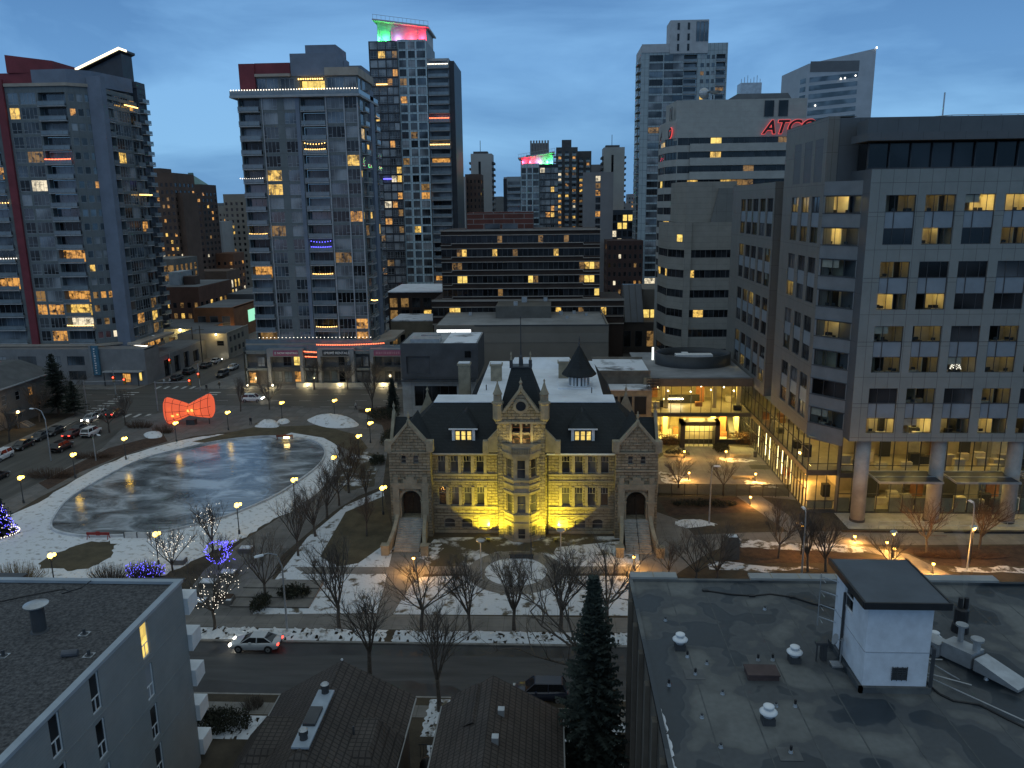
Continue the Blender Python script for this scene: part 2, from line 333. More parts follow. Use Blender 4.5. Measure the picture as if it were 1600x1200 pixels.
class Bd:
    """a building: an Empty, wall/roof/trim parts and individual windows and balconies"""
    def __init__(s, name, x, y, label, cat='building', group=None):
        s.root = empty(name, (x, y, 0), label, cat, group); s.P = {}; s.W = []; s.B = []; s.X = []
    def mb(s, part, mat):
        if part not in s.P: s.P[part] = MB()
        s.P[part].T = None; return s.P[part].use(mat)
    def wall(s, fac, u0, u1, z0, z1, holes, mat, depth=.15, part='wall', d=0):
        mb = s.mb(part, mat); mb.T = fac
        us = sorted(set([u0, u1]+[q for h in holes for q in h[:2] if u0 < q < u1])); zs = sorted(set([z0, z1]+[q for h in holes for q in h[2:4] if z0 < q < z1]))
        cells = {}
        for i in range(len(us)-1):
            cu = (us[i]+us[i+1])/2; hh = [h for h in holes if h[0] < cu < h[1]]
            run = None
            for j in range(len(zs)-1):
                cz = (zs[j]+zs[j+1])/2
                if any(h[2] < cz < h[3] for h in hh):
                    if run is not None: mb.face((us[i], d, run), (us[i+1], d, run), (us[i+1], d, zs[j]), (us[i], d, zs[j])); run = None
                elif run is None: run = zs[j]
            if run is not None: mb.face((us[i], d, run), (us[i+1], d, run), (us[i+1], d, zs[-1]), (us[i], d, zs[-1]))
        for h in holes:
            a, b, c, e_ = h[:4]; D = d-(h[4] if len(h) > 4 else depth)
            mb.face((a, d, c), (b, d, c), (b, D, c), (a, D, c)); mb.face((a, d, e_), (a, D, e_), (b, D, e_), (b, d, e_))
            mb.face((a, d, c), (a, D, c), (a, D, e_), (a, d, e_)); mb.face((b, d, c), (b, d, e_), (b, D, e_), (b, D, c))
        mb.T = None
    def win(s, fac, u0, u1, z0, z1, style, fm, pm, d=-.12, sub=False, lab=None):
        c = fac((u0+u1)/2, d, (z0+z1)/2); s.W.append((c, fac.a, u1-u0, z1-z0, style, fm, pm, sub, lab))
    def bal(s, fac, u0, u1, z, dep, sm, rm, gm=None, d=0, rh=1.05):
        c = fac((u0+u1)/2, d, z); s.B.append((c, fac.a, u1-u0, dep, sm, rm, gm or rail_glass, rh))
    def place(s, name, key, mk, c, a, parent=None, mats=()):
        if key not in WMESH:
            mb = MB(); mk(mb); WMESH[key] = mb.mesh(name)
        o = bpy.data.objects.new(name, WMESH[key]); COL.objects.link(o)
        o.parent = parent or s.root
        if parent is None: o.location = Vector(c)-s.root.location; o.rotation_euler = (0, 0, a)
        for i, m in mats: o.material_slots[i].link = 'OBJECT'; o.material_slots[i].material = m
        return o
    def finish(s, cap=100):
        for k, mb in s.P.items(): mb.build(k, s.root)
        def size(c, w, h):
            z = proj(c)[2]; return w*h/(z*z)
        Wn = sorted(s.W, key=lambda q: -size(q[0], q[2], q[3]))
        for i, (c, a, w, h, st, fm, pm, sub, lab) in enumerate(Wn[:cap]):
            w = round(w, 2); h = round(h, 2)
            if sub:
                o = s.place('window', ('wf', w, h, st, fm.name), lambda mb: win_into(mb, w, h, st, fm, pm, pane=False), c, a)
                s.place('pane', ('wp', w, h), lambda mb: win_into(mb, w, h, st, fm, pm, frame=False), c, a, o, [(0, pm)])
            else:
                o = s.place('window', ('w', w, h, st, fm.name), lambda mb: win_into(mb, w, h, st, fm, pm), c, a, None, [(1, pm)])
            if lab: o['label'] = lab
        if len(Wn) > cap:
            mb = MB()
            for c, a, w, h, st, fm, pm, sub, lab in Wn[cap:]:
                mb.T = (lambda c, ca, sa: lambda x, y, z: (c[0]+x*ca-y*sa, c[1]+x*sa+y*ca, c[2]+z))(c, cos(a), sin(a))
                win_into(mb, w, h, st, fm, pm)
            mb.build('window', s.root)['kind'] = 'stuff'
        Bn = sorted(s.B, key=lambda q: -size(q[0], q[2], 1))
        for c, a, w, d, sm, rm, gm, rh in Bn[:cap]:
            w = round(w, 2); d = round(d, 2)
            o = s.place('balcony', ('b', w, d, sm.name), lambda mb: bal_into(mb, w, d, sm, rm, gm, rail=False), c, a)
            s.place('railing', ('r', w, d, rm.name, gm.name, rh), lambda mb: bal_into(mb, w, d, sm, rm, gm, slab=False, rh=rh), c, a, o)
        if len(Bn) > cap:
            mb = MB()
            for c, a, w, d, sm, rm, gm, rh in Bn[cap:]:
                mb.T = (lambda c, ca, sa: lambda x, y, z: (c[0]+x*ca-y*sa, c[1]+x*sa+y*ca, c[2]+z))(c, cos(a), sin(a))
                bal_into(mb, w, d, sm, rm, gm, rh=rh)
            mb.build('balcony', s.root)['kind'] = 'stuff'
def pick(r, table):
    x = r.random()*sum(w for w, _ in table)
    for w, m in table:
        x -= w
        if x <= 0: return m
    return table[-1][1]
FRONT = 0.0; FACE_L = -pi/2; FACE_R = pi/2     # walls facing the camera, -X and +X
def text_part(name, s, size, mat, loc, rot, parent=None, ext=.03, align='CENTER', shear=0, offs=0.0):
    cu = bpy.data.curves.new(name, 'FONT'); cu.body = s; cu.size = size; cu.extrude = ext; cu.align_x = align; cu.align_y = 'CENTER'; cu.shear = shear; cu.offset = offs
    o = bpy.data.objects.new(name+'_c', cu); COL.objects.link(o)
    dg = bpy.context.evaluated_depsgraph_get(); me = bpy.data.meshes.new_from_object(o.evaluated_get(dg)); bpy.data.objects.remove(o)
    me.materials.clear(); me.materials.append(mat); me.name = name
    t = bpy.data.objects.new(name, me); COL.objects.link(t); t.rotation_euler = rot
    if parent is not None: t.parent = parent; t.location = Vector(loc)-parent.location
    else: t.location = loc
    return t
# ------------------------------------------------------------------ ground, roads, paths, ice, snow
def px(pts, z=0.0): return [tuple(G(x, y, z)[:2]) for x, y in pts]
def sheet(name, pts, mat, z, kind='structure'):
    mb = MB().use(mat); mb.face(*[(x, y, z) for x, y in pts]); return struct(name, mb, kind)
def rect(x0, x1, y0, y1): return [(x0, y0), (x1, y0), (x1, y1), (x0, y1)]
def smooth_poly(pts, n=8):
    """closed Catmull-Rom through pts"""
    out = []; k = len(pts)
    for i in range(k):
        p0, p1, p2, p3 = [Vector(pts[(i+j-1) % k]) for j in range(4)]
        for t in range(n):
            t /= n
            out.append(tuple(.5*((2*p1)+(p2-p0)*t+(2*p0-5*p1+4*p2-p3)*t*t+(3*p1-p0-3*p2+p3)*t**3)))
    return out
def ragged(pts, amp, n=6, seed=1):
    r = random.Random(seed); o = smooth_poly(pts, n)
    return [(x+r.uniform(-amp, amp), y+r.uniform(-amp, amp)) for x, y in o]
sheet('ground', rect(-5000, 5000, -400, 9000), earth, -.14)
sheet('street', rect(-260, 200, 60.3, 68.7), asphalt, -.126)
sheet('cross_street', rect(-320, 16, 156, 178.5), asphalt_old, -.126)
sheet('side_street', rect(-95.5, -79.5, 68.7, 156), asphalt_y, -.130)
sheet('side_street', [(-98.5, 178.5), (-84, 178.5), (-76, 222), (-66, 420), (-82, 420), (-90.5, 222)], asphalt_y, -.130)
# blocks (raised by a kerb)
def block(name, poly, mat, z=0.0):
    mb = MB().use(kerb_m); mb.prism(poly, -.14, z-.004, bottom=False); c = Vector((sum(p[0] for p in poly)/len(poly), sum(p[1] for p in poly)/len(poly)))
    mb.use(mat); mb.face(*[(x+(.2 if c.x > x else -.2), y+(.2 if c.y > y else -.2), z) for x, y in poly])
    return struct(name, mb)
block('park_ground', rect(-79.5, 160, 68.7, 156), lawn_dark)
block('near_verge', rect(-160, 160, 20, 60.3), lawn_dark)
block('corner_ground', rect(-200, -95.5, 68.7, 156), lawn_dark)
block('far_pavement', [(-84, 178.5), (160, 178.5), (160, 420), (-66, 420), (-76, 222)], concrete)
block('far_pavement', [(-320, 178.5), (-98.5, 178.5), (-90.5, 222), (-82, 420), (-320, 420)], concrete)
sheet('pavement', rect(-79.2, 140, 71.2, 74.1), concrete, .006)
sheet('pavement', rect(-160, 140, 57.4, 59.0), concrete, .006)
sheet('pavement', rect(-98.6, -95.8, 70, 155.7), concrete, .006)
sheet('pavement', rect(-79.2, 14, 151.2, 155.7), concrete, .006)
sheet('pavement', [(-79.2, 74.1), (-76.2, 74.1), (-76.2, 151.2), (-79.2, 151.2)], concrete, .007)
# road repairs and wet patches
for i, (pts) in enumerate([[(320, 1060), (430, 1072), (470, 1085), (380, 1090), (315, 1088)], [(600, 1062), (690, 1068), (720, 1080), (640, 1090), (585, 1088)]]):
    sheet('wet_asphalt', ragged(px(pts), .2, 6, i), M('wet_road_patch', (.022, .022, .024), .35, .3, .8), -.122)
sheet('wet_asphalt', ragged([(-36, 66.9), (-20, 66.7), (-5, 66.8), (10, 66.9), (10, 68.6), (-36, 68.6)], .08, 5, 9), M('wet_gutter', (.026, .026, .028), .4, .3, .8), -.1215)
# lane markings and crossing
mk = MB().use(white_paint)
for i in range(9):
    y = 158+i*2.1; mk.face((-79, y, -.121), (-76.3, y, -.121), (-76.3, y+.7, -.121), (-79, y+.7, -.121))
    mk.face((-98.4, y, -.121), (-95.7, y, -.121), (-95.7, y+.7, -.121), (-98.4, y+.7, -.121))
for i in range(7):
    x = -94+i*2.1; mk.face((x, 153.0, -.121), (x+.7, 153.0, -.121), (x+.7, 155.7, -.121), (x, 155.7, -.121))
    mk.face((x, 179.0, -.121), (x+.7, 179.0, -.121), (x+.7, 181.6, -.121), (x, 181.6, -.121))
for y in (161.6, 167.2, 172.8):
    for k in range(14):
        x = -74+k*6.2; mk.face((x, y, -.120), (x+2.6, y, -.120), (x+2.6, y+.14, -.120), (x, y+.14, -.120))
        x = -102-k*6.2; mk.face((x, y, -.120), (x+2.6, y, -.120), (x+2.6, y+.14, -.120), (x, y+.14, -.120))
struct('road_marking', mk)
# rink: ice, low white kerb, trodden snow round it
ICE = [(83, 826), (92, 800), (112, 779), (150, 755), (220, 720), (300, 699), (360, 688), (420, 683), (470, 686), (497, 694), (507, 708), (497, 728), (462, 755), (420, 780), (360, 805), (300, 822), (240, 834), (180, 838), (120, 837)]
ice_p = smooth_poly(px(ICE), 6)
cx = sum(p[0] for p in ice_p)/len(ice_p); cy = sum(p[1] for p in ice_p)/len(ice_p)
RING = [(-30, 845), (0, 812), (60, 785), (130, 742), (215, 706), (300, 685), (360, 677), (420, 671), (480, 676), (515, 688), (528, 705), (525, 735), (500, 765), (462, 795), (420, 815), (385, 838), (345, 855), (290, 882), (235, 905), (150, 918), (60, 915), (-40, 915)]
sheet('snow_apron', ragged(px(RING), .35, 5, 3), snow_dirty, .012, 'stuff')
m, n, l, b = newmat('rink_ice')
v = coords(n, l); mp_ = n.new('ShaderNodeMapping'); mp_.inputs['Scale'].default_value = (.20, .34, 1); mp_.inputs['Rotation'].default_value = (0, 0, radians(-38)); l.new(v, mp_.inputs[0])
z1 = n.new('ShaderNodeTexNoise'); z1.inputs['Scale'].default_value = .75; z1.inputs['Detail'].default_value = 9; z1.inputs['Roughness'].default_value = .62; z1.inputs['Distortion'].default_value = .7; l.new(mp_.outputs[0], z1.inputs[0])
r = n.new('ShaderNodeValToRGB'); l.new(z1.outputs[0], r.inputs[0])
r.color_ramp.elements[0].position = .36; r.color_ramp.elements[0].color = (.075, .08, .08, 1); r.color_ramp.elements[1].position = .62; r.color_ramp.elements[1].color = (.46, .50, .54, 1)
q = r.color_ramp.elements.new(.5); q.color = (.20, .22, .235, 1)
l.new(r.outputs[0], b.inputs['Base Color']); b.inputs['Roughness'].default_value = .13; b.inputs['Specular IOR Level'].default_value = 1.0
z2 = n.new('ShaderNodeTexNoise'); z2.inputs['Scale'].default_value = 1.4; z2.inputs['Detail'].default_value = 5; l.new(v, z2.inputs[0])
bp = n.new('ShaderNodeBump'); bp.inputs['Strength'].default_value = .34; bp.inputs['Distance'].default_value = .14; l.new(z2.outputs[0], bp.inputs['Height']); l.new(bp.outputs[0], b.inputs['Normal'])
sheet('rink_ice', ice_p, m, .03)
mb = MB().use(M('rink_kerb', (.50, .52, .55), .7, .3, .6)); k = len(ice_p)
for i in range(k):
    a = Vector(ice_p[i]); c = Vector(ice_p[(i+1) % k]); ctr = Vector((cx, cy)); oa = a+(a-ctr).normalized()*.28; oc = c+(c-ctr).normalized()*.28
    mb.hull([(a.x, a.y, .012), (c.x, c.y, .012), (oc.x, oc.y, .012), (oa.x, oa.y, .012)], [(a.x, a.y, .30), (c.x, c.y, .30), (oc.x, oc.y, .28), (oa.x, oa.y, .28)])
tag(mb.build('rink_kerb'), 'low white kerb running round the oval of ice', 'kerb')
# promenade and park lawns
sheet('promenade', px([(470, 648), (560, 652), (598, 665), (606, 700), (598, 760), (560, 775), (520, 800), (475, 838), (440, 868), (425, 905), (395, 962), (300, 962), (290, 930), (320, 890), (380, 845), (450, 800), (505, 765), (531, 730), (532, 700), (515, 684), (480, 672), (420, 668), (300, 682), (190, 712), (60, 778), (-60, 850), (-60, 815), (60, 755), (190, 692), (290, 668), (380, 655)]), plaza_m, .008)
sheet('bow_plaza', px([(205, 655), (310, 632), (560, 640), (560, 652), (470, 656), (300, 678), (190, 708), (160, 700)]), plaza_m, .0075)
sheet('snow_patch', ragged(px([(60, 880), (110, 855), (170, 845), (175, 862), (150, 885), (95, 890)]), .4, 6, 5), lawn_m, .017, 'stuff')
sheet('lawn', px([(395, 700), (300, 690), (395, 668), (500, 664), (560, 680), (575, 700), (560, 712), (505, 684), (455, 676)]), lawn_m, .014)
sheet('lawn', px([(560, 700), (590, 712), (585, 760), (540, 768), (520, 745), (532, 720)]), lawn_patchy, .013)
sheet('planting_bed', px([(170, 700), (255, 678), (262, 690), (190, 712), (120, 740), (75, 765), (60, 755)]), mulch, .014)
sheet('planting_bed', px([(560, 640), (612, 634), (618, 690), (606, 690), (596, 662)]), mulch, .012)
# lawns before the school
sheet('lawn', px([(395, 960), (430, 905), (480, 840), (540, 790), (598, 765), (612, 830), (612, 868), (590, 958)]), lawn_snow, .010)
sheet('lawn', px([(540, 800), (600, 775), (616, 840), (560, 880), (530, 885), (500, 870)]), lawn_m, .013)
sheet('lawn', px([(612, 960), (650, 902), (700, 900), (985, 900), (985, 962)]), lawn_snow, .010)
sheet('lawn', px([(662, 890), (668, 840), (965, 838), (1000, 850), (1000, 888)]), lawn_patchy, .010)
sheet('lawn', px([(850, 890), (870, 855), (975, 845), (998, 862), (1000, 886)]), lawn_snow, .013)
sheet('lawn', px([(655, 893), (470, 893), (460, 886), (655, 886)]), concrete, .012)
sheet('school_walk', px([(613, 862), (664, 862), (664, 885), (1000, 885), (1000, 896), (664, 897), (640, 915), (613, 962), (587, 962), (606, 897), (470, 897), (480, 887), (608, 886)]), concrete, .016)
cc = G(806, 893); ring = MB().use(concrete)
def circ(c, r_, n=32): return [(c[0]+r_*cos(2*pi*i/n), c[1]+r_*sin(2*pi*i/n)) for i in range(n)]
sheet('school_walk', circ(cc, 5.6), concrete, .020)
sheet('flower_bed', circ(cc, 3.6), lawn_snow, .024)
sheet('plaza', px([(975, 843), (1018, 843), (1026, 800), (1060, 812), (1085, 836), (1170, 832), (1600, 826), (1700, 826), (1700, 850), (1400, 852), (1330, 850), (1160, 846), (1110, 862), (1060, 895), (985, 962), (985, 893), (1000, 890), (1000, 850)]), concrete, .012)
sheet('courtyard', px([(1020, 722), (1060, 696), (1120, 696), (1180, 700), (1250, 782), (1190, 776), (1020, 770)]), concrete, .010)
sheet('diagonal_path', px([(1140, 768), (1190, 776), (1262, 826), (1330, 850), (1420, 866), (1500, 905), (1560, 940), (1470, 940), (1380, 868), (1290, 850), (1230, 830)]), concrete, .018)
sheet('planting_bed', px([(1135, 855), (1310, 850), (1360, 876), (1380, 880), (1150, 880)]), mulch, .014)
sheet('planting_bed', px([(1405, 856), (1720, 850), (1720, 885), (1470, 884)]), mulch, .014)
sheet('planting_bed', px([(1030, 782), (1170, 776), (1180, 800), (1045, 806)]), mulch, .014)
sheet('snow_patch', ragged(px([(1055, 815), (1090, 812), (1120, 820), (1070, 824)]), .3, 6, 12), snow_dirty, .022, 'stuff')
for i, pts in enumerate([[(1150, 843), (1200, 846), (1330, 852), (1345, 862), (1200, 858), (1150, 852)], [(1120, 878), (1200, 884), (1280, 888), (1200, 893), (1110, 890)], [(1490, 888), (1560, 886), (1640, 890), (1640, 896), (1500, 894)], [(1120, 715), (1145, 722), (1180, 720), (1150, 716)], [(1165, 752), (1200, 755), (1215, 762), (1170, 760)], [(1033, 738), (1055, 742), (1078, 750), (1040, 757)], [(655, 868), (680, 843), (690, 862), (672, 876)], [(596, 862), (612, 850), (614, 860), (602, 872)]]):
    sheet('snow_patch', ragged(px(pts), .35, 6, 20+i), snow_melt, .026, 'stuff')
sheet('terrace', rect(38.2, 80, 96.9, 104.6), M('terrace_concrete', (.36, .34, .30), .8, .2, .5), .02)
# bumpy snow: verge by the street, piles by the rink, beds by the near road
def bumpy(name, x0, x1, y0, y1, nx, ny, h, seed, mat=None, prob=.9):
    r = random.Random(seed); mb = MB().use(mat or lawn_snow); mb.smooth = True
    P = []
    for j in range(ny+1):
        for i in range(nx+1):
            ed = min(i, nx-i, j*1.5, (ny-j)*1.5)
            z = .014+(h*r.random()**1.6*min(1, ed/1.5) if ed > 0 else -.012)
            P.append((x0+(x1-x0)*i/nx+r.uniform(-.12, .12), y0+(y1-y0)*j/ny+(r.uniform(-.1, .1) if 0 < j < ny else 0), z))
    Fc = [(j*(nx+1)+i, j*(nx+1)+i+1, (j+1)*(nx+1)+i+1, (j+1)*(nx+1)+i) for j in range(ny) for i in range(nx) if r.random() < prob]
    mb.add(P, Fc); return struct(name, mb, 'stuff')
bumpy('snow_bank', -36, -16.3, 68.95, 71.1, 90, 8, .34, 1, snow_dirty)
bumpy('snow_bank', -15.5, 8, 68.95, 71.1, 110, 8, .22, 2)
bumpy('snow_bank', -31, -22.5, 54.2, 57.2, 40, 12, .3, 3, lawn_snow)
bumpy('snow_bank', -10.4, -6.2, 55.0, 59.9, 22, 18, .15, 4, lawn_snow)
bumpy('snow_bank', -5.5, 6.5, 56.0, 57.3, 40, 6, .2, 5, lawn_snow)
bumpy('snow_bank', .8, 5.3, 48, 56, 22, 26, .2, 6, lawn_snow)
bumpy('snow_bank', -9.6, -7.8, 44, 54, 10, 36, .15, 7, lawn_snow)
def pile(pts, h, seed, mat=None):
    o = smooth_poly(px(pts), 5); c = Vector((sum(p[0] for p in o)/len(o), sum(p[1] for p in o)/len(o))); r = random.Random(seed)
    mb = MB().use(mat or snow_dirty); mb.smooth = True; n_ = len(o); V = []
    for k_, s_ in enumerate((1.0, .8, .55, .3)):
        V += [(c.x+(x-c.x)*s_, c.y+(y-c.y)*s_, (.0, .55, .85, 1)[k_]*h*r.uniform(.75, 1.15)+.012) for x, y in o]
    Fc = [(k_*n_+i, k_*n_+(i+1) % n_, (k_+1)*n_+(i+1) % n_, (k_+1)*n_+i) for k_ in range(3) for i in range(n_)]+[tuple(range(3*n_, 4*n_))]
    mb.add(V, Fc); return mb.build('snow_pile')
tag(pile([(480, 657), (500, 651), (535, 653), (560, 662), (550, 668), (510, 668)], 1.3, 1), 'long grey heap of shovelled snow on the lawn past the ice', 'snow pile', 'snow piles')
tag(pile([(398, 667), (415, 659), (435, 661), (432, 668)], .9, 2), 'small snow heap left of the long heap', 'snow pile', 'snow piles')
tag(pile([(433, 659), (448, 656), (453, 660), (440, 663)], .6, 3), 'smallest snow heap, touching the edge of the brown lawn', 'snow pile', 'snow piles')
tag(pile([(225, 678), (250, 675), (252, 683), (232, 685)], .6, 4), 'snow heap in the planting bed below the glowing bow', 'snow pile', 'snow piles')
# hills on the horizon
mb = MB().use(M('far_hills', (.05, .055, .06), .95, .3, .002)); r = random.Random(3)
pts = [(-2600+i*90, 60+25*sin(i*.31)+14*sin(i*.83)+r.uniform(-6, 6)) for i in range(60)]
for (x0, z0), (x1, z1) in zip(pts, pts[1:]):
    mb.face((x0, 3800, -1), (x1, 3800, -1), (x1, 4300, z1), (x0, 4300, z0)); mb.face((x0, 4300, z0), (x1, 4300, z1), (x1, 4900, -1), (x0, 4900, -1))
struct('hills', mb)
# ------------------------------------------------------------------ the old sandstone school
S = Bd('sandstone_school', -3.6, 95.5, 'old sandstone school with slate roof and central gabled tower, floodlit yellow from below', 'school')
CX = -3.6
sash_m = M('window_sash', (.30, .28, .24), .7, .2, 2)
glass_s = DARKGLASS('school_glass', (.030, .030, .032), blind=.05)
F0 = Fac(0, 95.5, 0)
holes = []
for sgn in (-1, 1):
    for k in range(4):
        c = CX+sgn*(4.25+.575+1.63*k+.55)
        for z0, z1 in ((8.05, 10.3), (3.65, 6.15)):
            holes.append((c-.575, c+.575, z0, z1)); S.win(F0, c-.575, c+.575, z0, z1, 'sash', sash_m, glass_s, d=-.28, sub=True)
    for k in range(3):
        c = CX+sgn*(5.0+2.25*k)
        holes.append((c-.72, c+.72, .55, 1.85)); S.win(F0, c-.72, c+.72, .55, 1.85, 'cross', sash_m, glass_s if k else glass_bl, d=-.28, sub=True)
        mb = S.mb('trim', stone_s); mb.T = F0
        for i in range(7):         # voussoirs of a low arch
            a = pi*(.22+.56*i/7); a2 = pi*(.22+.56*(i+.92)/7)
            q = lambda r_, t: (c+r_*cos(t), .06, 1.15+r_*sin(t)*.95)
            mb.face(q(.85, a), q(.85, a2), q(1.15, a2), q(1.15, a))
        mb.T = None
S.wall(F0, -15.1, 8.0, 0, 10.6, holes, stone, .3)
mb = S.mb('trim', stone_s); mb.T = F0
for z0, z1, d in ((7.72, 7.98, .12), (3.32, 3.6, .12), (2.35, 2.5, .08), (6.9, 7.05, .07), (0, .35, .18), (10.42, 10.62, .16)):
    for u0, u1 in ((-15.0, -6.7), (-.5, 7.9)): mb.box(u0, u1, .004, d, z0, z1)
for i in range(58):
    u = -14.9+i*.395
    if not -6.9 < u < -.5: mb.box(u, u+.17, .162, .3, 10.45, 10.6)
for sgn in (-1, 1):              # dressed mullions between the windows
    for k in range(5):
        c = CX+sgn*(4.0+.815+1.63*k-.05)
        if k == 4: continue
        for z0, z1 in ((7.99, 10.36), (3.61, 6.22)): mb.box(c-.19, c+.19, .003, .07, z0, z1)
mb.T = None
# side and back walls
mb = S.mb('wall', stone)
mb.face((-20.3, 95.5, 0), (-20.3, 108, 0), (-20.3, 108, 10.6), (-20.3, 95.5, 10.6)); mb.face((13.1, 95.5, 0), (13.1, 95.5, 10.6), (13.1, 108, 10.6), (13.1, 108, 0))
mb.face((-20.3, 108, 0), (13.1, 108, 0), (13.1, 108, 10.6), (-20.3, 108, 10.6))
mb.box(-10.2, 7.0, 108.1, 131, 0, 11)
# main roof
rf = S.mb('roof', slate)
E0 = [(-20.4, 95.15, 10.7), (13.2, 95.15, 10.7), (13.2, 108.4, 10.7), (-20.4, 108.4, 10.7)]
T0 = [(-15.6, 102.6, 15.5), (8.4, 102.6, 15.5), (8.4, 106.4, 15.5), (-15.6, 106.4, 15.5)]
for i in range(4): rf.face(E0[i], E0[(i+1) % 4], T0[(i+1) % 4], T0[i])
rf.face(*E0)
M0 = [(-13.0, 106, 11), (9.8, 106, 11), (9.8, 133, 11), (-13.0, 133, 11)]; M1 = [(-10.2, 106.5, 15.48), (7.0, 106.5, 15.48), (7.0, 131, 15.48), (-10.2, 131, 15.48)]
rf.hull(M0, M1)
sd = S.mb('roof_deck', snowroof)
sd.box(-15.7, 8.5, 102.5, 106.7, 15.5, 15.62); sd.box(-10.3, 7.1, 106.72, 131, 15.49, 15.63)
sd.hull([(-6.5, 124, 15.63), (3.4, 124, 15.63), (3.4, 130.9, 15.63), (-6.5, 130.9, 15.63)], [(-5.9, 125, 16.7), (-1.4, 126.0, 17.2), (3.0, 130.4, 16.4), (-6.1, 130.4, 16.4)])
sd.box(1.0, 6.0, 110, 116, 15.63, 15.8)
# eaves gutter
mb = S.mb('gutter', M('gutter_paint', (.34, .33, .31), .6, .2, 1)); mb.box(-15.0, -6.7, 94.98, 95.14, 10.62, 10.78); mb.use(white_metal); mb.box(-.6, 8.0, 94.98, 95.14, 10.62, 10.80)
mb = S.mb('downpipe', dark_steel)
for x in (-6.78, -.42): mb.tube([(x, 95.3, 0), (x, 95.3, 10.6)], .07, 6)
# dormers
for cx_ in (CX-7.6, CX+7.6):
    d = MB().use(slate); y0 = 97.1
    d.hull([(cx_-1.75, y0-.25, 13.42), (cx_+1.75, y0-.25, 13.42), (cx_+1.75, 101, 13.42), (cx_-1.75, 101, 13.42)], [(cx_-.1, 99.4, 15.1), (cx_+.1, 99.4, 15.1), (cx_+.1, 102.2, 15.1), (cx_-.1, 102.2, 15.1)])
    d.box(cx_-1.5, cx_+1.5, y0, 100.5, 11.6, 13.35)
    d.use(white_metal); d.box(cx_-1.85, cx_+1.85, y0-.34, y0-.2, 13.36, 13.52)
    for sx in (-1, 1): d.box(cx_+sx*1.3-.18, cx_+sx*1.3+.18, y0-.1, y0+.05, 11.75, 13.34)
    o = d.build('dormer', S.root); D = Fac(0, y0, 0)
    for k in range(3):
        c = D(cx_+(k-1)*.74, .06, 12.55)
        S.place('window', ('dormw',), lambda mb: win_into(mb, .62, 1.25, 'cross', sash_m, lit_full), Vector(c)-o.matrix_world.translation, 0, o, [(1, lit_full)]).location = Vector(c)
